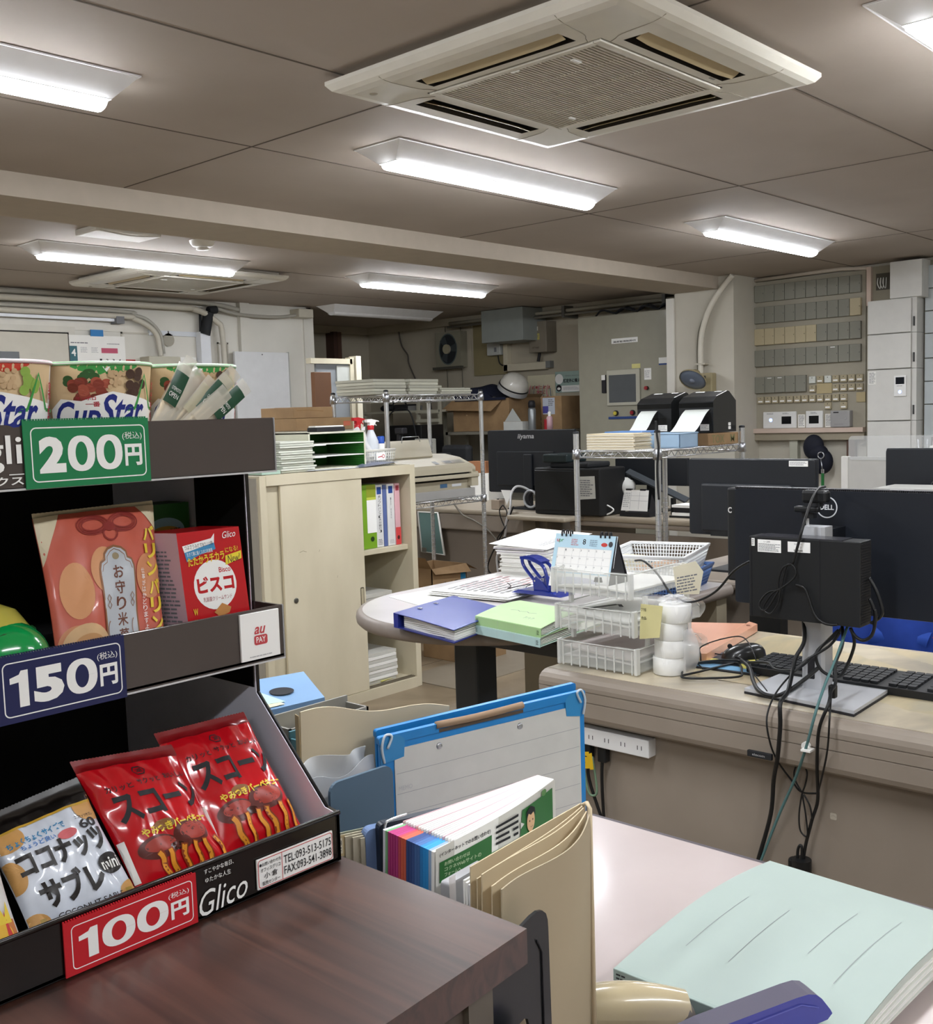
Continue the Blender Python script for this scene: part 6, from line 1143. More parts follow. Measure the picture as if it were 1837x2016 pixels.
BLU2 = M('24468f', .5)
binder('thin binder with green and white spine at the left of the open shelf', 3.318, 3.338, .30, M('cfe0c9', .5), [('tx', INK, .004, .18, .016, .28, 8), ('r', M('8fce7c', .5), 0, .1, .02, .17), ('tx', INKG, .004, .02, .016, .09, 6)])
binder('lime green lever arch binder with white spine label', 3.362, 3.448, .305, M('78a626', .45), [('r', M('8d9a2a', .45), .026, .245, .086, .303), ('r', WHT2, .026, .075, .086, .232), ('r', M('c3cc4c', .5), .026, .232, .086, .245), ('e', M('1f3a0c', .6), .056, .045, .012, .012)], 3.76)
binder('white binder with a blue square and printed spine, right of the lime green binder', 3.452, 3.497, .30, M('dfdfde', .45), [('r', BLU2, .008, .255, .036, .29), ('vt', INK, '県ソフトバンク【大分銀行】', .014, .07, .032, .25), ('tx', INKG, .008, .01, .036, .04, 4)])
binder('slate blue binder with its spine turned away between the white ones', 3.50, 3.523, .296, M('5a6ba0', .5), None)
binder('white binder with a blue square next to the pink binder', 3.526, 3.574, .30, M('e2e2e1', .45), [('r', BLU2, .010, .255, .038, .29), ('vt', INKG, 'ISO 確認資料', .021, .13, .027, .235), ('tx', INKL, .01, .01, .038, .03, 3)])
binder('pink binder with red top and bottom at the right of the shelf', 3.578, 3.612, .30, M('e3b3bb', .45), [('r', M('9c3a48', .5), .006, .265, .028, .29), ('r', M('d6484a', .5), 0, 0, .034, .085), ('e', M('4a1414', .6), .017, .035, .008, .01)])
solo(MB().box(3.34, 3.9, .711, 3.355, 4.05, .99, M('b3483f', .5)), 'ring_binder', 'thin red binder set back behind the green spined one', 'binder', (3.34, 3.9, .71), group='binders on the cabinet shelf')
def bookpile(name, label, x0, y0, w, d, z, n, th, m=PAPER, m2=None, jx=.006, rz=0, grp=None, cat='papers', pn='booklet'):
    t = thing(name, label, cat, (x0, y0, z), rz, grp); r_ = random.Random(n * 7 + int(x0 * 100))
    for i in range(n):
        dx, dy = r_.uniform(-jx, jx), r_.uniform(-jx, jx); part(MB().box(dx, dy, i * th + .0008, w + dx, d + dy, (i + 1) * th - .0008, m if i % 2 or not m2 else m2, .001), pn, t)
    return t
GP = M('c9c8c0', .7, 0, .03)
bookpile('booklet_stack', 'stack of thin white booklets on the bottom of the cream cabinet', 3.33, 3.77, .225, .25, .051, 9, .0165, PAPER, GP)
bookpile('folder_stack', 'small stack of grey folders on the middle cabinet shelf', 3.325, 3.79, .225, .22, .401, 4, .022, GP, M('b9b8b2', .7))
# ---- things on the cream cabinet
bookpile('paper_stack', 'tall uneven stack of used papers next to the letter sorter', 2.87, 3.73, .19, .26, 1.103, 14, .0098, M('d9dcd0', .8), M('cfd3c6', .8), .008)
t = thing('letter_sorter', 'cream letter sorter with green inside and three tiers', 'letter sorter', (3.22, 3.85, 1.103)); SW = M('dcdcc8', .5)
b = MB(); x0, x1, y0, y1, z0, z1 = 3.05, 3.392, 3.755, 4.03, 1.104, 1.275
b.box(x0, y0, z1 - .008, x1, y1, z1, SW, .001); b.box(x1 - .008, y0, z0, x1, y1, z1, SW); b.box(x0, y0, z0, x0 + .008, y1, z1, SW); b.box(x0, y0, z0, x1, y1, z0 + .006, SW); b.box(x0, y1 - .005, z0, x1, y1, z1, M('4a5240', .6)); part(b, 'case', t, world=True)
b = MB().box(x1 - .0095, y0 + .003, z0 + .006, x1 - .008, y1 - .005, z1 - .008, M('2f7a2c', .5)); 
for k in range(14): b.box(x1 - .012, y0 + .003, z0 + .01 + k * .011, x1 - .008, y1 - .005, z0 + .0125 + k * .011, M('1d5a1c', .5))
b.box(x0 + .008, y1 - .008, z0 + .006, x1 - .01, y1 - .006, z1 - .008, M('2a6a28', .5)); part(b, 'green_lining', t, world=True)
for z in (1.163, 1.218): part(MB().box(x0 + .008, y0 + .002, z, x1 - .01, y1 - .01, z + .004, WHT2).box(x0 + .008, y0 + .0, z - .004, x0 + .1, y0 + .003, z + .004, WHT2), 'shelf', t, world=True)
t = thing('tape_cutter', 'black and white desk device lying on the letter sorter', 'tape cutter', (3.2, 3.82, 1.276)); part(MB().box(3.13, 3.79, 1.276, 3.30, 3.86, 1.296, INK, .003), 'base', t, world=True); part(MB().box(3.13, 3.80, 1.296, 3.30, 3.85, 1.303, WHT, .002), 'top_strip', t, world=True)
basket('small white lattice basket of spray bottles on the cream cabinet', 'plastic_basket', 'basket', (3.49, 3.83, 1.104), .05, .19, .15, .075, M('e6e5dd', .4), .008, .014)
part(MB().dec(fY(3.455, 3.752, 1.13), [('rr', WHT2, 0, 0, .06, .034, .004), ('l', M('c23a44', .5), [(.01, .014), (.04, .018)], .004), ('e', M('c23a44', .5), .045, .018, .009, .009, .003)], h=.001), 'sticker', bpy.data.objects['plastic_basket.002'], world=True)
def spray(label, x, y, z, capm, bodym, h, collar):
    t = thing('spray_bottle', label, 'spray bottle', (x, y, z)); part(MB().lathe([(0, 0), (.034, 0), (.036, .006), (.036, h * .5), (.016, h * .72), (.013, h * .76), (.013, h * .8)], bodym, n=24), 'bottle', t)
    part(MB().lathe([(.016, h * .76), (.017, h * .84), (.013, h * .86)], collar, n=20), 'collar', t)
    b = MB().prism([(-.03, h * .93), (-.03, h * .99), (.0, h * 1.0), (.045, h * .96), (.05, h * .93), (.03, h * .945), (.014, h * .85), (-.012, h * .85), (-.012, h * .92)], frame((0, 0, 0), (1, 0, 0), (0, 0, 1)), -.010, .010, capm); b.tube([(.024, 0, h * .93), (.03, 0, h * .88), (.038, 0, h * .85)], .003, capm, 6, 3); part(b, 'trigger_head', t)
spray('white spray bottle with red collar in the small basket', 3.515, 3.85, 1.112, WHT2, M('dfe4ea', .3, alpha=.9), .215, M('c42028', .4))
spray('red headed spray bottle behind the plastic bag in the basket', 3.475, 3.90, 1.112, M('b8141c', .4), M('7a4a34', .4, 0, .1, 30), .225, M('b8141c', .4))
t = thing('glue_bottle', 'small white bottle with blue cap in the corner of the basket', 'bottle', (3.57, 3.84, 1.112)); part(MB().lathe([(0, 0), (.017, 0), (.018, .004), (.018, .09), (.014, .1)], WHT2), 'bottle', t); part(MB().lathe([(.018, .095), (.018, .125), (.015, .13), (0, .13)], M('1f4fae', .4)), 'cap', t)
b = MB().surf(lambda u, v: (3.40 + .09 * u + .012 * math.sin(5 * v), 3.80 + .02 * math.sin(6 * u + 3 * v) + .04 * v, 1.112 + (.16 + .02 * math.sin(8 * u)) * v), 16, 12, M('e8e8ea', .3, alpha=.8), True, .002); solo(b, 'plastic_bag', 'crumpled white plastic bag in the basket beside the sprays', 'plastic bag', (3.42, 3.82, 1.112))
b = MB().prism([(3.05, 3.715), (3.24, 3.712), (3.44, 3.75), (3.30, 3.78), (3.1, 3.80)], fZ(0, 0, 1.1035), 0, .0012, WHT2); b.prism([(3.0, 3.712), (3.2, 3.71), (3.3, 3.74), (3.05, 3.77)], fZ(0, 0, 1.106), 0, .0012, M('cfd3d8', .5)); solo(b, 'paper_sheet', 'loose papers at the front edge of the cream cabinet top', 'paper', (3.1, 3.72, 1.103))
b = MB().surf(lambda u, v: (3.32 + .26 * u, 3.715 + .05 * v + .02 * u, 1.105 + .016 * v * math.sin(PI * u) + .012 * u), 14, 4, M('7c8296', .35, 0, .05, coat=.3), True, .001); solo(b, 'vinyl_pouch', 'grey blue vinyl pouch lying in front of the small basket', 'pouch', (3.4, 3.72, 1.105))
solo(MB().box(2.76, 3.72, 1.103, 2.86, 3.95, 1.118, M('a9c2b4', .6), .001), 'flat_file', 'pale green file on the left end of the cream cabinet', 'flat file', (2.8, 3.8, 1.103))
# ---- cabinet and cartons behind
solo(MB().box(3.30, 4.36, 0, 3.93, 4.76, 1.275, M('a9a596', .5), .003), 'file_cabinet', 'grey cabinet hidden behind the cream one carrying two cartons', 'cabinet', (3.6, 4.5, 0))
def carton(label, x0, y0, z0, x1, y1, z1, items=None, rz=0, m=CARD):
    t = thing('carton', label, 'cardboard box', ((x0 + x1) / 2, (y0 + y1) / 2, z0)); part(MB().box(x0, y0, z0, x1, y1, z1, m, .003), 'box', t, world=True)
    b = MB().box(x0, (y0 + y1) / 2 - .02, z1, x1, (y0 + y1) / 2 + .02, z1 + .0008, M('b79a68', .3)); 
    if items: b.dec(fY(x0, y0, z0), items, h=.0008)
    part(b, 'tape_and_print', t, world=True); return t
carton('small brown carton on top of another behind the letter sorter', 3.50, 4.42, 1.342, 3.765, 4.7, 1.40, [('l', M('8a6840', .8), [(.02, .04), (.1, .042), (.2, .035)], .003)])
carton('lower brown carton behind the letter sorter', 3.50, 4.40, 1.276, 3.89, 4.74, 1.341, [('r', M('c06a50', .7), .32, .02, .37, .045)])
# ---- partition board on legs
t = thing('partition_board', 'grey pin board with cream frame standing behind the cartons', 'partition', (4.65, 5.5, 0)); FR = M('c9c2ab', .5)
part(MB().box(4.56, 5.5, .4, 4.86, 5.52, 1.70, M('8b9094', .7)), 'panel', t, world=True)
part(MB().box(4.84, 5.48, 0, 4.875, 5.53, 1.745, FR).box(4.885, 5.47, 0, 4.93, 5.54, 1.755, M('ddd7c2', .5)).box(4.50, 5.48, 1.70, 4.86, 5.53, 1.735, FR).box(4.895, 5.475, 1.755, 4.92, 5.53, 1.757, INK), 'frame', t, world=True)
part(MB().box(4.73, 5.49, 1.575, 4.845, 5.498, 1.69, M('b9bcb6', .8)).prism([(4.63, 1.2), (4.75, 1.2), (4.63, 1.45)], fY(0, 5.49, 0), 0, .004, M('b5b5a6', .8)), 'pinned_paper', t, world=True)
solo(MB().box(4.46, 5.40, .0, 4.60, 5.44, 1.64, M('6e4c34', .6), .004), 'wooden_board', 'brown wooden board leaning in the recess by the left wall', 'board', (4.5, 5.4, 0))
# ------------------------------------------------------------------ wire racks
def wire_rack(label, loc, rz, W, D, H, shelves, pr=.0125):
    t = thing('wire_rack', label, 'wire rack', loc, rz)
    for x in (0, W):
        for y in (0, D):
            b = MB().cyl((x, y, 0), (x, y, H), pr, CHROME, n=16)
            for k in range(int((H - .35) / .025)): b.lathe([(pr, 0), (pr + .0004, .0008), (pr + .0004, .002), (pr, .0028)], ALU, (x, y, .02 + k * .025), 12)
            p_ = part(b, 'post', t); part(MB().lathe([(0, .006), (pr * .9, .004), (pr + .001, 0), (pr + .001, -.006)], BLKM, (x, y, H), 16), 'post_cap', p_)
    for z in shelves:
        b = MB(); r = .0028
        for (p, q) in (((0, 0), (W, 0)), ((W, 0), (W, D)), ((W, D), (0, D)), ((0, D), (0, 0))):
            for dz in (0, -.03): b.tube([(*p, z + dz), (*q, z + dz)], .0035, CHROME, 6)
            L = math.dist(p, q); n = int(L / .028); pts = [(p[0] + (q[0] - p[0]) * i / n, p[1] + (q[1] - p[1]) * i / n, z - (.03 if i % 2 else .002)) for i in range(n + 1)]; b.tube(pts, .002, CHROME, 5)
        n = int(W / .025)
        for i in range(1, n): b.tube([(W * i / n, 0, z + .002), (W * i / n, D, z + .002)], .0016, CHROME, 4)
        for j in (1, 2): b.tube([(0, D * j / 3, z - .002), (W, D * j / 3, z - .002)], .0025, CHROME, 5)
        for x in (0, W):
            for y in (0, D): b.lathe([(pr + .001, -.038), (pr + .007, -.036), (pr + .005, .006), (pr + .001, .008)], ALU, (x, y, z), 16)
        part(b, 'shelf', t)
    return t
wire_rack('chrome wire rack carrying the printer and paper stacks', (3.955, 4.2, 0), .03, .79, .42, 1.475, [1.452, .85])
wire_rack('chrome wire rack carrying two black label printers', (4.0, 2.535, 0), 0, .76, .44, 1.235, [1.148, .35], .0135)
# stacks on the first rack
for k, (x, w, n, th, lab) in enumerate(((3.93, .245, 5, .017, 'left stack of grey paper sheaves on the first wire rack'), (4.19, .235, 5, .017, 'middle stack of grey paper sheaves on the first wire rack'), (4.44, .27, 3, .012, 'low stack of grey papers at the right of the first wire rack'))):
    bookpile('paper_stack', lab, x, 4.26, w, .30, 1.457, n, th, M('b5b4a4', .8), M('a3a294', .8), .006, .03)
bookpile('paper_stack', 'small loose papers behind the low stack on the first wire rack', 4.42, 4.42, .2, .15, 1.457, 4, .014, M('a9a898', .8), None)
# laser printer on the first rack
t = thing('printer', 'old beige laser printer with an open top tray on the wire rack', 'printer', (4.4, 4.4, .853)); PB = M('b8b09a', .45, 0, .03); PB2 = M('a79f8a', .45); x0, x1, y0, y1 = 4.10, 4.70, 4.22, 4.60
part(MB().box(x0, y0 + .01, .855, x1 - .02, y1, .905, M('a6a5a2', .4), .003), 'paper_drawer', t, world=True)
b = MB().box(x0 + .01, y0 + .03, .905, x1 - .04, y1, .955, PB2); b.box(x1 - .06, y0, .915, x1, y1, 1.0, PB, .003); b.box(x0, y0 - .01, .968, x1, y0 + .10, .99, PB, .004); b.box(x0 + .02, y0 + .02, .99, x1 - .06, y1, 1.012, INK)
b.dec(fY(x0, y0 + .03, .905), [('r', M('3d5f80', .5), .30, .012, .36, .035), ('r', M('c9ccd0', .4), .40, .015, .48, .03)], h=.001); part(b, 'lower_body', t, world=True)
F = frame((0, 0, 0), (0, 1, 0), (0, 0, 1)); b = MB()
prof = [(y0, 1.0), (y0 + .002, 1.03), (y0 + .02, 1.05), (y0 + .1, 1.085), (y0 + .22, 1.105), (y1, 1.105), (y1, 1.0)]
b.add([(x, y, z) for x in (x0, x1 - .05) for y, z in prof], [(i, (i + 1) % 7, 7 + (i + 1) % 7, 7 + i) for i in range(7)] + [tuple(range(7)), tuple(range(13, 6, -1))], PB)
b.add([(x1 - .05, y, z) for y, z in prof] + [(x1, y0 + .02 + (y - y0) * .93, 1.0 + (z - 1.0) * .8) for y, z in prof], [(i, (i + 1) % 7, 7 + (i + 1) % 7, 7 + i) for i in range(7)] + [tuple(range(13, 6, -1))], PB, True); part(b, 'top_cover', t, world=True)
Fp_ = frame((x0 + .27, y0 + .03, 1.0555), (1, 0, 0), (0, .11, .045)); part(MB().dec(Fp_, [('r', M('4c4a44', .4), .0, .0, .035, .04), ('r', M('8f8a7a', .4), .08, .0, .25, .045), ('r', M('3e3e3a', .4), .09, .006, .15, .035), ('tx', M('5f5c52', .5), .16, .008, .24, .036, 3)], h=.001), 'control_panel', t, world=True)
b = MB().prism([(0, 0), (.36, 0), (.46, .16), (.10, .16)], frame((x0 + .0, y0 + .14, 1.098), (1, 0, 0), (0, .7, .5)), -.004, .004, PB); part(b, 'exit_tray', t, world=True)
part(MB().tube([(x0 + .22, y0 + .25, 1.18), (x0 + .225, y0 + .25, 1.215), (x0 + .36, y0 + .25, 1.215), (x0 + .37, y0 + .25, 1.185)], .0025, ALU, 6), 'wire_stop', t, world=True)
# second rack contents
def label_printer(label, y0, y1, x0, ramp=0):
    t = thing('label_printer', label, 'label printer', (x0, (y0 + y1) / 2, 1.215), 0, 'black label printers'); z0, z1 = 1.212, 1.40; D = .22; PK_ = M('1d1f21', .35, 0, .06, 60, coat=.15)
    prof = [(0, 0), (0, .148), (.035, .172), (.14, .198), (.155, .195), (.22, .15), (.22, 0)]
    b = MB().add([(x0 + a, y, z0 + c) for y in (y0, y1) for a, c in prof], [(i, 7 + i, 7 + (i + 1) % 7, (i + 1) % 7) for i in range(7)] + [tuple(range(7)), tuple(range(13, 6, -1))], PK_); part(b, 'body', t, world=True)
    W = y0 - y1; F = fX(x0, y0, z0)
    part(MB().dec(F, [('r', M('0c0d0e', .2), .0, .12, W, .143), ('r', M('070707', .5), W * .3, .045, W * .86, .075), ('r', WHT2, W * .62, .01, W * .88, .04), ('tx', INKL, W * .64, .015, W * .86, .037, 3)], h=.0008).dec(frame((x0 + .035, y0, z0 + .172), (0, -1, 0), (.105, 0, .026)), [('r', WHT2, .02, .085, .07, .098), ('r', WHT2, .12, .09, .16, .1), ('r', M('3a3d40', .3), .03, .02, .12, .03), ('r', WHT2, W - .006, 0, W, .105)], h=.001), 'front_details', t, world=True)
    part(MB().dec(frame((x0, y1, z0), (1, 0, 0), (0, 0, 1)), [('rr', WHT2, .14, .03, .165, .045, .003), ('rr', WHT2, .14, .012, .165, .027, .003)], h=.001), 'side_stickers', t, world=True); return t
label_printer('black label printer on the left with paper running out', 2.985, 2.79, 4.53)
label_printer('black label printer on the right on top of a brown carton', 2.745, 2.56, 4.53)
for k, (ya, yb, dy, lab) in enumerate(((2.962, 2.868, -.045, 'white label strip curling out of the left label printer'), (2.71, 2.58, -.03, 'white label strip curling out of the right label printer'))):
    G_ = lambda u, v, h=0: (4.53 - .19 * v, ya + (yb - ya) * u + dy * v, 1.322 + .005 * math.sin(2 * PI * v) - .10 * v + h)
    b = MB().surf(lambda u, v: G_(u, v), 4, 14, M('dfe4df', .6), True, .0008)
    for q in (.4, .75): b.surf(lambda u, v: G_(u, q + .012 * v, .0006), 2, 1, INKL, False)
    solo(b, 'label_strip', lab, 'label strip', (4.5, ya, 1.32))
t = thing('label_paper_stack', 'folded stack of cream label paper at the left end of the second wire rack', 'label paper', (4.05, 2.82, 1.152))
for i in range(12): part(MB().box(4.02 + .002 * (i % 2), 2.93, 1.153 + i * .0062, 4.16, 2.665 + .012 * ((i * 7) % 3) / 3, 1.158 + i * .0062, M('dccfb2' if i % 2 else 'e3dcc8', .8)), 'fold', t, world=True)
b = MB(); TB_ = M('a9c4dc', .25, 0, .03, alpha=.75, coat=.3)
t = thing('plastic_tray', 'pale blue plastic tray in front of the label printers', 'tray', (4.06, 2.45, 1.152))
xa, xb, ya, yb = 4.20, 4.36, 2.715, 2.545
for q in ((xa, ya, xa + .004, yb), (xb - .004, ya, xb, yb), (xa, ya, xb, ya - .004), (xa, yb + .004, xb, yb)): b.box(q[0], q[1], 1.155, q[2], q[3], 1.218, TB_)
b.box(xa, ya, 1.153, xb, yb, 1.157, TB_); b.tube([(xa, ya, 1.218), (xb, ya, 1.218), (xb, yb, 1.218), (xa, yb, 1.218)], .004, TB_, 6, closed=True); part(b, 'body', t, world=True)
solo(MB().box(4.19, 2.95, 1.153, 4.34, 2.74, 1.232, M('5f86bc', .4), .004), 'plastic_tray', 'blue plastic tray behind the folded label paper', 'tray', (4.2, 2.8, 1.153))
t = carton('flat brown carton lettered XOT under the right label printer', 4.46, 2.548, 1.153, 4.75, 2.77, 1.209); part(MB().dec(fY(4.46, 2.548, 1.155), [('t', M('7c7a52', .7), 'TOX', .03, .008, .15, .046, .01), ('t', M('7c7a52', .7), 'M', .21, .008, .25, .046, .01)], h=.001), 'lettering', t, world=True)
# ------------------------------------------------------------------ back desks
def backdesk(label, x0, y0, y1, x1=6.0, ap=.11):
    t = thing('office_desk', label, 'desk', ((x0 + x1) / 2, (y0 + y1) / 2, 0)); part(MB().box(x0, y0, .665, x1, y1, .70, M('a29786', .45, 0, .05, 8), .012), 'top', t, world=True); part(MB().box(x0 + .01, y0, .665 - ap, x0 + .05, y1, .666, DG, .01), 'apron', t, world=True)
    part(MB().box(x0 + .05, y0 - .02, 0, x0 + .065, y1 + .02, .6, DGD), 'modesty_panel', t, world=True); part(MB().box(x0 + .02, y0 - .002, 0, x1 - .05, y0 - .03, .66, STEEL), 'side_panel', t, world=True); part(MB().box(x0 + .02, y1 + .03, 0, x1 - .05, y1 + .002, .66, STEEL), 'side_panel', t, world=True)
backdesk('grey desk behind the first wire rack with the lettered monitor', 5.27, 5.45, 4.17)
backdesk('grey desk behind the second wire rack with the small calendar', 5.25, 3.98, 2.5, 6.0, .03)
solo(MB().box(5.06, 4.32, .672, 5.26, 3.86, .70, M('b0a694', .45), .01).box(5.2, 4.3, 0, 5.24, 4.2, .672, M('6d6455', .5)), 'side_table', 'narrow desk extension board under the black box', 'desk extension', (5.15, 4.1, 0))
monitor('black monitor with silver maker lettering behind the first wire rack', 5.5, 4.845, 4.105, .80, 1.222, .70, [('t', M('c2c4c8', .3, .5), 'iiyama', .27, .355, .41, .395, .02, 0, .15)], 1)
t = monitor('tall dark monitor seen through the second wire rack', 5.65, 3.90, 3.37, .86, 1.03, .70, None, 3); part(MB().box(5.66, 3.67, .70, 5.69, 3.60, .88, BLK).box(5.58, 3.75, .70, 5.78, 3.52, .708, BLK), 'stand', t, world=True)
b = MB()
t = thing('printer', 'black cube shaped printer with a lined paper sheet taped on', 'printer', (5.45, 4.0, .7)); part(MB().box(5.20, 4.20, .703, 5.47, 3.70, .990, M('141517', .5, 0, .06, 60), .008).box(5.19, 4.19, .73, 5.201, 3.88, .975, BLK, .004), 'body', t, world=True); part(MB().box(5.22, 4.09, .99, 5.46, 3.80, 1.022, BLKM, .01).box(5.21, 4.14, 1.022, 5.42, 3.95, 1.075, M('1e2a2c', .4), .01), 'top_unit', t, world=True)
b = MB().prism([(0, 0), (.13, .01), (.125, .145), (.005, .14)], fX(5.198, 3.86, .80), 0, .001, M('c9c9c2', .7)); b.dec(fX(5.196, 3.86, .80), [('tx', INKG, .01, .02, .115, .125, 8)], h=.001); part(b, 'taped_sheet', t, world=True)
t = thing('desk_calendar', 'small desk calendar on the desk behind the second wire rack', 'calendar', (5.3, 3.5, .705)); F = frame((5.30, 3.62, .735), (.0, -1, 0), (.22, 0, .97)); b = MB().prism([(0, 0), (.185, 0), (.18, .125), (.01, .125)], F, 0, .002, WHT2); b.dec(F, [('r', INKL, .06, .01, .062, .115), ('r', INKL, .12, .01, .122, .115), ('r', INKL, .06, .06, .18, .062), ('r', INKL, .06, .09, .18, .0915), ('tx', INKL, .01, .02, .055, .11, 8)], h=.0024); part(b, 'page', t, world=True)
part(MB().prism([(0, 0), (.12, 0), (.04, .13)], fY(5.30, 3.43, .705), 0, .002, INK).box(5.30, 3.63, .702, 5.43, 3.42, .722, INK), 'stand', t, world=True); part(MB().box(5.325, 3.60, .852, 5.34, 3.56, .864, INK).box(5.325, 3.50, .852, 5.34, 3.46, .864, INK), 'ring_binding', t, world=True)
t = thing('notebook_stand', 'dark inclined laptop stand behind the small calendar', 'laptop stand', (5.6, 3.55, .7)); part(MB().surf(lambda u, v: (5.5 + .05 * v, 3.72 - .42 * u, .95 - .17 * u + .02 * v), 6, 3, M('3c4146', .4), False, .012), 'plate', t, world=True); part(MB().box(5.5, 3.7, .70, 5.53, 3.68, .93, BLK).box(5.5, 3.4, .70, 5.53, 3.38, .8, BLK), 'leg', t, world=True)
solo(MB().ell((5.5, 3.72, .86), (.07, .06, .06), M('c2c2be', .6), 20, 12).ell((5.5, 3.70, .77), (.07, .06, .05), M('20243c', .7), 16, 10), 'cap', 'white and navy cap beside the black printer', 'cap', (5.5, 3.72, .7))
solo(MB().box(5.35, 3.32, .70, 5.55, 2.95, .712, BLK, .003), 'laptop', 'closed black laptop right of the small calendar', 'laptop', (5.4, 3.1, .7))
solo(MB().box(5.35, 3.30, .713, 5.5, 3.12, .73, WHT2).box(5.35, 3.30, .76, 5.5, 3.12, .775, WHT2).box(5.36, 3.29, .73, 5.49, 3.13, .76, INK), 'tape_case', 'black and white case stacked on the closed laptop', 'case', (5.4, 3.2, .713))
solo(MB().tube([(5.27, 3.80, .71), (5.26, 3.78, .76), (5.27, 3.72, .77), (5.28, 3.66, .74), (5.27, 3.70, .71), (5.26, 3.76, .708)], .005, WHT2, 6, 6), 'cable', 'white cord loop lying in front of the black printer', 'cord', (5.27, 3.73, .71))
solo(MB().box(5.32, 4.67, .702, 5.38, 4.60, .765, M('a39484', .6), .002).cyl((5.35, 4.635, .765), (5.35, 4.635, .772), .008, INK), 'pen_block', 'small square tan box in front of the lettered monitor', 'box', (5.35, 4.63, .7))
b = MB(); b.tube([(5.38 + .0 * a, 4.38 + .055 * math.cos(a), .775 + .055 * math.sin(a)) for a in [i * PI / 10 for i in range(20)]], .008, M('b9bcc0', .3), 6, closed=True); b.tube([(5.40, 4.36 + .05 * math.cos(a), .77 + .05 * math.sin(a)) for a in [i * PI / 10 for i in range(20)]], .010, INK, 6, closed=True); solo(b, 'cable_coil', 'black and grey cable coil at the foot of the lettered monitor', 'cable coil', (5.38, 4.38, .72))
solo(MB().prism([(0, .1), (.10, .1), (.05, 0)], fX(5.46, 4.70, .72), 0, .001, WHT2), 'paper_triangle', 'white paper corner showing under the lettered monitor', 'paper', (5.46, 4.65, .72))
cable('white cable sleeve falling from the back desk to the floor', [(5.450,4.397,0.800),(5.400,4.446,0.846),(5.350,4.475,0.854),(5.300,4.477,0.809),(5.220,4.420,0.725),(5.200,4.441,0.635),(5.220,4.468,0.556),(5.220,4.522,0.444),(5.220,4.546,0.388),(5.220,4.536,0.268),(5.220,4.537,0.147)], .008, M('c9c9c9', .4), 6, 'cables at the back of the room')
cable('black cord hanging behind the wire rack below the back desk', [(5.240,4.409,0.735),(5.240,4.484,0.602),(5.240,4.537,0.518),(5.240,4.613,0.403),(5.240,4.646,0.324),(5.240,4.618,0.281),(5.240,4.554,0.261),(5.240,4.511,0.246)], .005, None, 6, 'cables at the back of the room')
cable('grey cord running along the panel of the back desk', [(5.250,4.946,0.738),(5.250,4.865,0.662),(5.250,4.760,0.627),(5.250,4.645,0.572),(5.250,4.546,0.489),(5.250,4.422,0.404),(5.250,4.347,0.350)], .006, M('6f6a60', .6), 6, 'cables at the back of the room')
cable('upper cord loop hanging below the back desk', [(5.200,4.465,0.747),(5.200,4.495,0.708),(5.200,4.476,0.644),(5.200,4.446,0.608),(5.200,4.432,0.700),(5.200,4.465,0.747)], .004, None, 6, 'cables at the back of the room')
cable('lower cord loop hanging below the back desk', [(5.200,4.446,0.603),(5.200,4.516,0.534),(5.200,4.510,0.507),(5.200,4.459,0.537),(5.200,4.425,0.518),(5.200,4.447,0.484)], .004, None, 6, 'cables at the back of the room')
cable('cord with white tag going to a socket under the back desk', [(5.230,4.555,0.386),(5.230,4.506,0.335),(5.230,4.457,0.317),(5.230,4.408,0.329),(5.230,4.372,0.345),(5.230,4.374,0.296)], .004, None, 6, 'cables at the back of the room')
cable('black cord running down the left post of the printer rack', [(3.980,2.528,1.281),(3.980,2.526,1.233),(3.980,2.517,1.160),(3.980,2.525,1.086),(3.980,2.524,1.012),(3.980,2.519,0.938)], .005, None, 6, 'cables at the back of the room')
solo(MB().box(5.21, 4.47, .40, 5.24, 4.42, .50, BLKM, .006).dec(fX(5.21, 4.44, .43), [('r', WHT2, .0, 0, .012, .04)], h=.001), 'power_adapter', 'black power adapter hanging among the cables under the back desk', 'power adapter', (5.22, 4.45, .4))
solo(MB().box(5.2, 4.44, .30, 5.24, 4.38, .40, M('8e8e86', .5), .004), 'wall_socket', 'grey socket box low on the back desk panel', 'socket', (5.22, 4.4, .3))
# whiteboard eraser board leaning on the desk panel
t = thing('hand_whiteboard', 'small green grey board in a white frame leaning at the back desk', 'board', (5.2, 5.1, .4)); F = fX(5.275, 5.29, .375); part(MB().prism([(.0, .01), (.22, .0), (.17, .29), (-.02, .29)], F, 0, .004, M('6f8f8c', .4)), 'panel', t, world=True); part(MB().tube([F(*q, .004) for q in ((0, .01), (.22, 0), (.17, .29), (-.02, .29))], .008, WHT, 6, closed=True), 'frame', t, world=True)
part(MB().prism([(0, 0), (.04, 0), (.04, .03), (0, .03)], fX(5.268, 5.28, .385), 0, .006, M('7d7a70', .6)), 'eraser', t, world=True)
solo(MB().box(5.0, 5.35, 0, 5.03, 5.1, .70, M('a8a9a6', .5)).box(4.97, 5.12, 0, 5.0, 5.09, .7, M('b3b7b8', .4)), 'metal_panel', 'grey metal panel standing behind the cream cabinet edge', 'panel', (5.0, 5.2, 0))
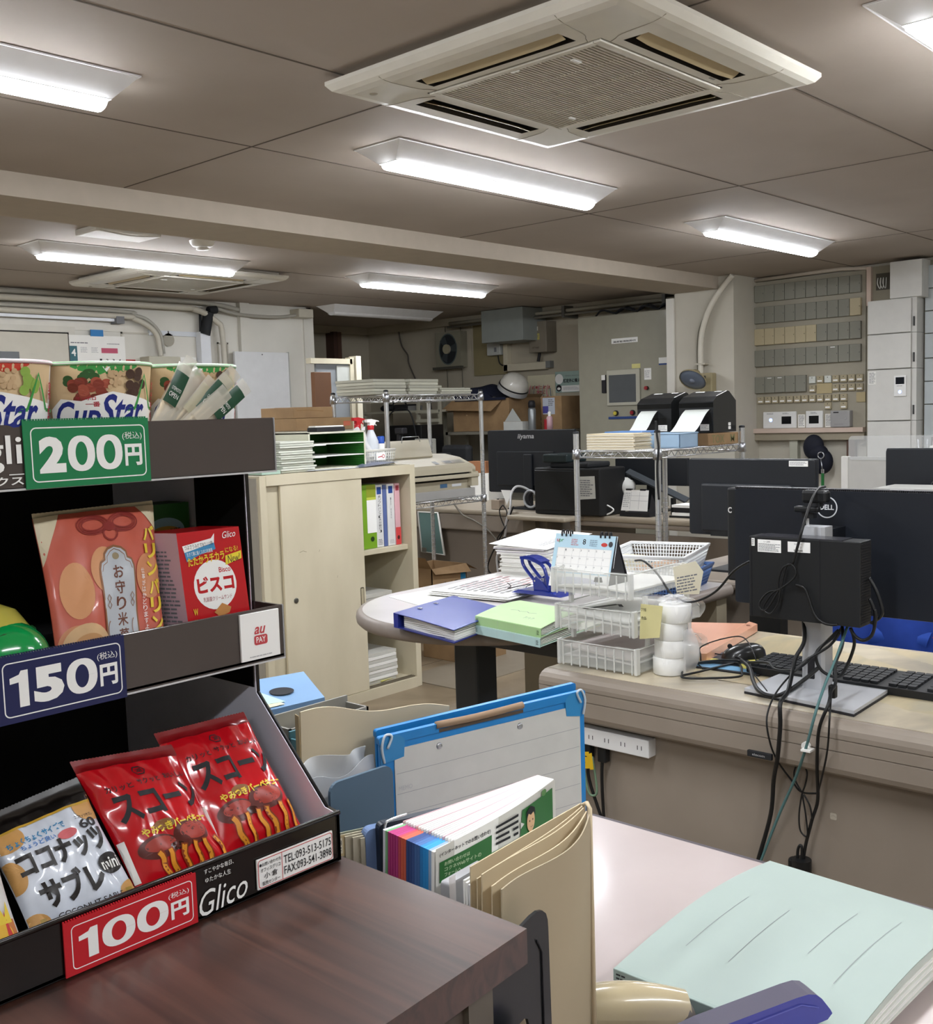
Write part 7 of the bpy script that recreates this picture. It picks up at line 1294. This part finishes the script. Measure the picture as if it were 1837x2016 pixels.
# open carton with handwriting
t = thing('carton', 'open brown carton with handwriting and blue tape beside the cream cabinet', 'cardboard box', (4.5, 4.36, .0)); x0, x1, y0, y1, z0, z1 = 4.40, 4.70, 4.34, 4.62, .13, .44
solo(MB().box(4.36, 4.33, 0, 4.74, 4.68, .125, CARD, .003), 'carton', 'flat brown carton under the open one with handwriting', 'cardboard box', (4.5, 4.5, 0))
b = MB(); w = .005
for q in ((x0, y0, x1, y0 + w), (x0, y1 - w, x1, y1), (x0, y0, x0 + w, y1), (x1 - w, y0, x1, y1)): b.box(q[0], q[1], z0, q[2], q[3], z1, CARD)
b.box(x0, y0, z0, x1, y1, z0 + w, M('8b6a42', .9)); part(b, 'box', t, world=True)
part(MB().dec(fY(x0, y0, z0), [('t', INK, '西鉄ストア', .06, .17, .22, .225, .005, .05), ('r', M('1f78a8', .5), .245, .13, .29, .19), ('r', M('1f78a8', .5), .245, .22, .29, .29), ('e', M('8fa04a', .8), .04, .05, .05, .06)], h=.0008), 'writing_and_tape', t, world=True)
b = MB(); b.add([(x0, y0, z1), (x1, y0, z1), (x1 + .01, y0 + .0 - .03, z1 - .05), (x0, y0 - .03, z1 - .03)], [(0, 1, 2, 3)], CARD); b.add([(x1, y0, z1), (x1, y1, z1), (x1 + .12, y1, z1 - .03), (x1 + .10, y0, z1 - .05)], [(0, 1, 2, 3)], CARD); b.add([(x0, y0, z1), (x0, y1, z1), (x0 - .06, y1, z1 + .08), (x0 - .05, y0, z1 + .07)], [(0, 1, 2, 3)], CARD); part(b, 'flaps', t, world=True)
carton('brown carton on the floor right of the cream cabinet, below the rounded desk', 4.12, 3.80, 0, 4.42, 4.15, .16); carton('second brown carton on the floor behind the desk leg', 4.62, 3.95, 0, 5.0, 4.19, .15)
# ------------------------------------------------------------------ far back wall items
t = thing('wall_fan', 'dark round fan in a square frame on the back wall', 'fan', (7.5, 7.05, 1.8)); F = fX(7.5, 7.24, 1.79); W = .33; H = .34
part(MB().prism([(0, 0), (W, 0), (W, H), (0, H)], F, -.09, 0, M('8b8776', .6)).box(7.46, 7.25, 1.775, 7.5, 6.88, 1.80, M('4c4a42', .6)), 'frame', t, world=True)
part(MB().dec(F, [('e', M('23272b', .6), W * .5, H * .52, .12, .15), ('e', M('55605f', .5), W * .5, H * .52, .12, .15, .012)], h=.002), 'opening', t, world=True)
b = MB()
for a in range(3):
    c_, s_ = math.cos(a * 2.09), math.sin(a * 2.09); b.prism([(W * .5 + c_ * .03 - s_ * .02, H * .52 + s_ * .03 + c_ * .02), (W * .5 + c_ * .11 - s_ * .05, H * .52 + s_ * .12 + c_ * .05), (W * .5 + c_ * .11 + s_ * .03, H * .52 + s_ * .12 - c_ * .03), (W * .5 + c_ * .03 + s_ * .02, H * .52 + s_ * .03 - c_ * .02)], F, .006, .01, M('3f4548', .5))
b.prism([(W * .5 + .045 * math.cos(i * PI / 12), H * .52 + .045 * math.sin(i * PI / 12)) for i in range(24)], F, .01, .03, M('a39c84', .5)); part(b, 'blades', t, world=True)
solo(MB().box(7.58, 6.82, 1.70, 7.6, 6.42, 2.2, M('8d8260', .8)), 'wall_board', 'olive plywood board on the back wall right of the dark fan', 'board', (7.59, 6.6, 1.7))
solo(MB().box(7.25, 6.42, 1.97, 7.58, 5.94, 2.255, M('8b908c', .45), .004), 'equipment_box', 'large grey steel box hung high on the back wall', 'steel box', (7.4, 6.2, 1.98))
t = thing('sensor_box', 'small white control box beside the large grey steel box', 'control box', (7.5, 6.55, 1.87)); part(MB().box(7.52, 6.60, 1.875, 7.58, 6.44, 1.985, M('b7b9b4', .5), .006), 'housing', t, world=True); part(MB().dec(fX(7.52, 6.60, 1.875), [('r', INKG, .09, .03, .12, .07)], h=.001), 'display', t, world=True); part(MB().tube([(7.56, 6.50, 1.875), (7.56, 6.48, 1.80), (7.57, 6.42, 1.77), (7.57, 6.38, 1.77)], .006, BLKM, 6, 5), 'cord', t, world=True)
t = thing('switch_gear', 'grey brown lidded meter box with two stickers', 'meter box', (7.5, 5.95, 1.87)); part(MB().box(7.45, 6.04, 1.865, 7.6, 5.84, 2.135, M('7d7567', .5), .006), 'housing', t, world=True); part(MB().dec(fX(7.45, 6.04, 1.865), [('r', M('c4c4b8', .6), .04, .19, .11, .225), ('r', M('b3a85e', .6), .035, .11, .125, .165), ('t', M('3a2c26', .5), 'BTN60', .045, .035, .115, .05), ('tx', INKG, .045, .13, .115, .15, 2)], h=.0012), 'stickers', t, world=True)
b = MB().box(7.54, 6.42, 1.72, 7.6, 5.93, 1.785, M('c7bfa9', .5), .004); b.box(7.54, 6.42, 1.72, 7.6, 6.37, 1.97, M('c7bfa9', .5), .003); b.box(7.545, 5.93, 1.73, 7.6, 5.88, 1.79, M('7a7c7a', .5)); b.cyl((7.53, 6.0, 1.79), (7.53, 5.98, 1.87), .014, INK); solo(b, 'cable_duct', 'cream plastic cable duct below the meter box', 'duct', (7.57, 6.2, 1.75))
solo(MB().tube([(7.57, 7.82, 2.2), (7.57, 7.78, 2.05), (7.57, 7.70, 1.95), (7.57, 7.68, 1.85), (7.57, 7.55, 1.62), (7.57, 7.48, 1.5)], .008, M('55504a', .6), 6, 6), 'cable', 'thin dark cord hanging on the back wall above the paper stacks', 'cord', (7.57, 7.7, 1.9))
b = MB().tube([(7.58, 7.18, 2.2), (7.58, 7.17, 1.6)], .004, M('6e6a60', .6), 5); b.tube([(7.58, 6.98, 2.18), (7.58, 6.97, 1.5)], .004, M('6e6a60', .6), 5); b.prism([(.0, 0), (.09, 0), (.10, .05), (.075, .11), (.025, .11), (-.01, .05)], fX(7.57, 7.02, 1.49), 0, .006, M('c3c3b6', .6)); solo(b, 'cord_reel', 'white cord holder hanging from a thin cord on the back wall', 'cord holder', (7.57, 6.98, 1.5))
solo(MB().prism([(0, 0), (.33, 0), (.34, .47), (.02, .47)], fX(7.597, 6.20, 1.20), 0, .002, M('cfc9ae', .7)).dec(fX(7.597, 6.20, 1.20), [('t', M('b9414a', .6), '自動二輪は', .07, .345, .28, .375, .02), ('t', M('b9414a', .6), '絶対に', .12, .30, .22, .335, .02), ('t', M('b9414a', .6), '禁止です', .06, .255, .26, .285, .02), ('l', M('5f7c86', .6), loop(.22, .10, .035, .03, 8), .018), ('r', M('1f6f8a', .5), .10, .02, .26, .085), ('t', WHT2, 'JOBMATE', .13, .045, .23, .065, .01)], h=.003), 'wall_poster', 'cream poster with red lettering behind the helmet carton', 'poster', (7.6, 6.0, 1.2))
b = MB()
for k in range(5): b.tube([(7.56, 6.12 - .05 * k, 1.58), (7.55, 6.13 - .05 * k, 1.5), (7.55, 6.10 - .06 * k, 1.42), (7.55, 6.05 - .035 * k, 1.34)], .004, M('8f8c88' if k % 2 else 'c77a86', .5), 5, 5)
b.tube([(7.55, 6.0, 1.42), (7.55, 5.95, 1.32), (7.55, 5.90, 1.31), (7.55, 5.88, 1.42), (7.55, 5.89, 1.55)], .005, M('7c8288', .5), 5, 5); solo(b, 'cable', 'several thin cords hanging in front of the cream poster', 'cords', (7.56, 6.0, 1.4))
solo(MB().prism([(0, 0), (.28, 0), (.28, .185), (0, .185)], fX(7.597, 5.865, 1.505), 0, .002, M('9db4ac', .6)).dec(fX(7.597, 5.865, 1.505), [('r', WHT2, .07, .005, .28, .06), ('e', WHT2, .045, .12, .045, .045), ('e', INK, .04, .04, .03, .03), ('e', WHT2, .04, .035, .018, .012), ('t', INK, '想定外に備え', .09, .085, .275, .12, .025), ('t', INKG, '一般財団法人電気保安協会', .10, .14, .275, .15), ('tx', INKL, .09, .02, .26, .05, 3)], h=.003), 'wall_poster', 'pale green safety poster partly hidden by the control cabinet', 'poster', (7.6, 5.7, 1.5))
# shelf with carton and helmet
t = thing('steel_shelf', 'low grey steel shelf against the back wall holding the helmet carton', 'shelf', (7.3, 6.0, 0)); SG = M('7e7a6e', .5)
part(MB().box(6.95, 6.62, 1.16, 7.58, 5.4, 1.185, SG), 'shelf_board', t, world=True); part(MB().box(6.95, 6.62, .6, 7.58, 5.4, .62, SG), 'shelf_board', t, world=True)
for x in (6.95, 7.55):
    for y in (6.62, 5.43): part(MB().box(x, y, 0, x + .03, y - .03, 1.185, SG), 'leg', t, world=True)
t = thing('carton', 'open brown carton holding navy cloth and a white helmet', 'cardboard box', (7.2, 6.3, 1.186)); b = MB().box(7.06, 6.62, 1.187, 7.5, 5.96, 1.47, CARD); part(b, 'box', t, world=True)
b = MB(); b.add([(7.06, 6.62, 1.47), (7.06, 6.03, 1.46), (6.98, 6.10, 1.36), (6.98, 6.70, 1.38)], [(0, 1, 2, 3)], CARD); b.add([(7.06, 6.62, 1.47), (7.5, 6.62, 1.47), (7.5, 6.72, 1.38), (7.06, 6.70, 1.36)], [(0, 1, 2, 3)], CARD); b.add([(7.06, 5.96, 1.47), (7.5, 5.96, 1.47), (7.5, 5.93, 1.50), (7.06, 5.93, 1.50)], [(0, 1, 2, 3)], CARD); part(b, 'flap', t, world=True)
b = MB().surf(lambda u, v: (7.05 + .4 * v, 6.58 - .60 * u, 1.475 + (.13 * math.sin(PI * min(1, u * 1.2 + .1)) + .02 * math.sin(11 * u + 4 * v)) * math.sin(PI * (v * .8 + .15))), 24, 12, M('141a30', .85, 0, .1, 40), True); b.surf(lambda u, v: (7.04, 6.58 - .6 * u, 1.455 + (.03 + .11 * math.sin(PI * min(1, u * 1.2 + .1))) * v * .8), 16, 4, M('141a30', .85, 0, .1, 40), True); solo(b, 'work_clothes', 'dark navy work clothes heaped in the open carton under the helmet', 'clothes', (7.2, 6.3, 1.47))
t = thing('safety_helmet', 'white safety helmet with a black and silver band on the navy clothes', 'helmet', (7.15, 6.12, 1.56)); ax = Vector((-.1, -.5, .8)).normalized(); c0 = Vector((7.14, 5.97, 1.56))
part(MB().lathe([(.128, -.01), (.13, .0), (.126, .03), (.11, .075), (.08, .105), (.04, .122), (0, .127)], M('c9c6bd', .3, coat=.4), c0, 32, ax), 'shell', t, world=True); part(MB().lathe([(.132, .004), (.1305, .018)], INK, c0, 32, ax), 'black_band', t, world=True); part(MB().lathe([(.137, -.035), (.1345, .0)], M('b9babb', .25, .3), c0, 32, ax), 'brim_band', t, world=True)
t = thing('spray_can', 'tall silver spray can with black cap beside the white paper box', 'spray can', (6.98, 5.65, 1.186)); part(MB().lathe([(0, 0), (.032, 0), (.033, .004), (.033, .17), (.028, .185), (.02, .19)], M('8f9497', .3, .6), (7.0, 5.66, 1.187)), 'can', t, world=True); part(MB().lathe([(.022, .19), (.03, .195), (.03, .23), (.022, .25), (0, .252)], INK, (7.0, 5.66, 1.187)), 'cap', t, world=True)
b = MB().box(6.97, 5.95, 1.187, 7.05, 5.74, 1.265, M('c6c8c4', .6)); b.prism([(.02, .08), (.2, .08), (.11, .19)], fX(6.975, 5.96, 1.187), -.004, 0, M('b5b8b4', .6)); solo(b, 'paper_box', 'white paper box with a triangular raised flap in front of the carton', 'paper box', (7.0, 5.8, 1.187))
solo(MB().box(7.2, 5.72, 1.187, 7.5, 5.50, 1.47, CARD, .003).dec(fX(7.2, 5.70, 1.187), [('r', M('b9bfcb', .6), .0, .13, .13, .27), ('r', M('4f4c9a', .6), .0, .14, .06, .20), ('tx', INKG, .06, .2, .12, .26, 4)], h=.001), 'carton', 'tall brown carton with a purple printed sheet under the green poster', 'cardboard box', (7.3, 5.6, 1.187))
t = thing('spray_can', 'red and white spray can near the left post of the label printer rack', 'spray can', (6.97, 5.46, 1.186)); part(MB().lathe([(0, 0), (.026, 0), (.026, .10), (.02, .115)], M('c9a4ae', .4), (6.97, 5.45, 1.187)).lathe([(.027, .0), (.0275, .09)], M('9c1c26', .4), (6.97, 5.475, 1.187)), 'can', t, world=True); part(MB().lathe([(.012, .115), (.014, .15), (0, .155)], WHT2, (6.97, 5.45, 1.187)), 'cap', t, world=True)
# storage shelf with cables, left back
t = thing('storage_rack', 'cream slatted storage rack in the dark back corner', 'rack', (6.9, 7.0, 0)); SC = M('a9a594', .5)
for y in (7.66, 6.93, 6.66):
    part(MB().box(6.9, y, 0, 6.925, y - .025, 1.53, SC), 'upright', t, world=True)
    part(MB().box(7.25, y, 0, 7.275, y - .025, 1.53, SC), 'upright', t, world=True)
for z in (1.37, .95, .5): part(MB().box(6.89, 7.66, z, 7.28, 6.64, z + .02, SC), 'shelf_board', t, world=True)
for z in (1.50, 1.36, 1.23, 1.28): part(MB().box(6.885, 6.93, z, 6.9, 6.64, z + .03, SC), 'rail', t, world=True)
solo(MB().ell((7.05, 7.45, 1.42), (.08, .09, .04), BLKM, 14, 8).tube([(7.0, 7.35, 1.40), (7.0, 7.33, 1.47), (7.0, 7.25, 1.5), (7.0, 7.17, 1.46), (7.0, 7.15, 1.40)], .008, BLKM, 6, 5), 'cable_heap', 'heap of black cables on the storage rack, left side', 'cables', (7.05, 7.4, 1.39))
solo(MB().box(6.95, 7.27, 1.39, 7.1, 7.10, 1.45, INK, .004).box(6.95, 7.09, 1.39, 7.05, 7.0, 1.435, M('8a8a88', .5)), 'adapter_box', 'black and grey adapters on the storage rack', 'adapter', (7.0, 7.15, 1.39))
solo(MB().tube([(7.0, 6.98, 1.395), (7.0, 6.99, 1.5), (7.0, 6.93, 1.52), (7.0, 6.86, 1.49), (7.0, 6.84, 1.395)], .009, BLKM, 6, 6), 'hanging_cable', 'black cable arched over the right part of the storage rack', 'cable', (7.0, 6.9, 1.395))
solo(MB().box(6.5, 7.1, .0, 6.85, 6.2, .97, M('5c5a52', .6), .01), 'low_cabinet', 'dark low cabinet behind the laser printer', 'cabinet', (6.6, 6.6, 0))
t = thing('server_box', 'black equipment case standing behind the laser printer', 'equipment case', (6.6, 6.75, .97)); part(MB().box(6.52, 6.93, .972, 6.8, 6.50, 1.26, M('121315', .4, 0, .1, 40), .006), 'case', t, world=True)
for k in range(4): part(MB().cyl((6.515, 6.86 - .09 * k, 1.0), (6.50, 6.86 - .09 * k, 1.0), .025, M('2b2d31', .4)), 'knob', t, world=True)
solo(MB().tube([(6.5, 6.9, 1.25), (6.5, 6.86, 1.36), (6.5, 6.72, 1.41), (6.5, 6.6, 1.36), (6.5, 6.54, 1.15)], .006, BLKM, 6, 6), 'thin_cable', 'thin black cable arching above the equipment case', 'cable', (6.5, 6.7, 1.3))
t = thing('paper_holder', 'inclined grey document holder behind the printer exit tray', 'document holder', (6.4, 6.3, .97)); b = MB().prism([(0, 0), (.26, 0), (.18, .18), (-.06, .18)], frame((6.38, 6.45, .98), (0, -1, 0), (.45, 0, .9)), 0, .01, M('a6a69e', .5)); b.dec(frame((6.38, 6.45, .98), (0, -1, 0), (.45, 0, .9)), [('r', INKG, -.02, .14, .17, .145), ('tx', INKL, .0, .03, .2, .12, 5)], h=.0105); part(b, 'plate', t, world=True); part(MB().box(6.4, 6.45, .0, 6.5, 6.2, .98, M('5c5a52', .6)), 'stand', t, world=True)
t = thing('office_chair', 'dark office chair back near the first wire rack post', 'chair', (6.2, 5.7, 0)); part(MB().box(6.1, 5.98, .45, 6.5, 5.55, .52, BLKM, .03), 'seat', t, world=True); part(MB().box(6.15, 5.92, .6, 6.22, 5.62, 1.10, BLKM, .03).box(6.12, 5.96, .98, 6.24, 5.80, 1.04, BLKM, .02), 'backrest', t, world=True); part(MB().cyl((6.3, 5.78, .05), (6.3, 5.78, .45), .03, BLK), 'column', t, world=True)
for k in range(5): a = k * 2 * PI / 5; part(MB().tube([(6.3, 5.78, .08), (6.32 + .2 * math.cos(a), 5.78 + .2 * math.sin(a), .04)], .02, BLK, 8), 'leg', t, world=True)
t = thing('office_chair', 'dark office chair with a raised headrest behind the laser printer', 'chair', (5.9, 6.0, 0)); part(MB().box(5.75, 6.25, .45, 6.08, 5.85, .52, BLKM, .03), 'seat', t, world=True); part(MB().box(5.78, 6.2, .6, 5.85, 5.9, 1.12, M('3c4446', .7), .04), 'backrest', t, world=True); part(MB().box(5.78, 6.04, 1.10, 5.82, 6.0, 1.22, INK, .01).box(5.77, 6.05, 1.2, 5.83, 5.96, 1.25, INK, .01), 'headrest', t, world=True); part(MB().cyl((5.93, 6.05, .05), (5.93, 6.05, .45), .03, BLK), 'column', t, world=True)
for k in range(5): a = k * 2 * PI / 5; part(MB().tube([(5.93, 6.05, .08), (5.91 + .19 * math.cos(a), 6.05 + .19 * math.sin(a), .04)], .02, BLK, 8), 'leg', t, world=True)
solo(MB().box(5.9, 5.45, .70, 6.1, 5.2, .90, WHT2).box(5.9, 5.42, .90, 6.0, 5.22, .985, M('a3704e', .8)), 'parcel', 'small brown parcel on white trays beside the lettered monitor', 'parcel', (6.0, 5.3, .7)) 
# white box and acrylic in front of the right wall
t = thing('partition_panel', 'clear acrylic partition with pale board behind the right hand monitors', 'partition', (5.0, 2.0, 0)); part(MB().box(5.0, 2.12, .7, 5.02, 1.4, 1.075, M('c9c8c3', .5)).box(4.99, 2.135, .7, 5.03, 2.105, 1.077, WHT), 'board', t, world=True); part(MB().prism(rrect(.0, 0, .7, .115, .02), fX(4.995, 2.10, 1.06), 0, .003, M('eef1f1', .08, 0, 0, alpha=.28, coat=.5)), 'acrylic_sheet', t, world=True)
t = thing('office_desk', 'grey desk under the pale board and acrylic partition', 'desk', (5.2, 1.5, 0)); part(MB().box(4.9, 2.2, .665, 5.6, .8, .70, DG).box(5.0, 2.15, 0, 5.03, .85, .665, DGD).box(5.5, 2.15, 0, 5.53, .85, .665, DGD), 'frame', t, world=True)
b = MB().tube([(4.985, 1.84, .78), (4.985, 1.83, .90), (4.985, 1.80, .95), (4.985, 1.76, .96)], .006, WHT2, 6, 5); solo(b, 'desk_lamp', 'curved white lamp arm in front of the pale board', 'lamp', (4.985, 1.83, .75))
t = thing('pen_holder', 'white holder with pens and pink pads above the right edge monitor', 'pen holder', (5.2, 1.85, 1.0)); part(MB().box(5.15, 1.78, .70, 5.25, 1.62, 1.12, WHT2, .004), 'holder', t, world=True); part(MB().box(5.16, 1.745, 1.12, 5.2, 1.70, 1.17, M('cf8f96', .6)), 'memo_pad', t, world=True)
b = MB()
for k in range(4): b.tube([(5.2, 1.835 - .01 * k, .95), (5.2, 1.85 - .022 * k, 1.15 + .01 * (k % 2))], .003, INK if k % 2 else ALU, 5)
part(b, 'pens', t, world=True)
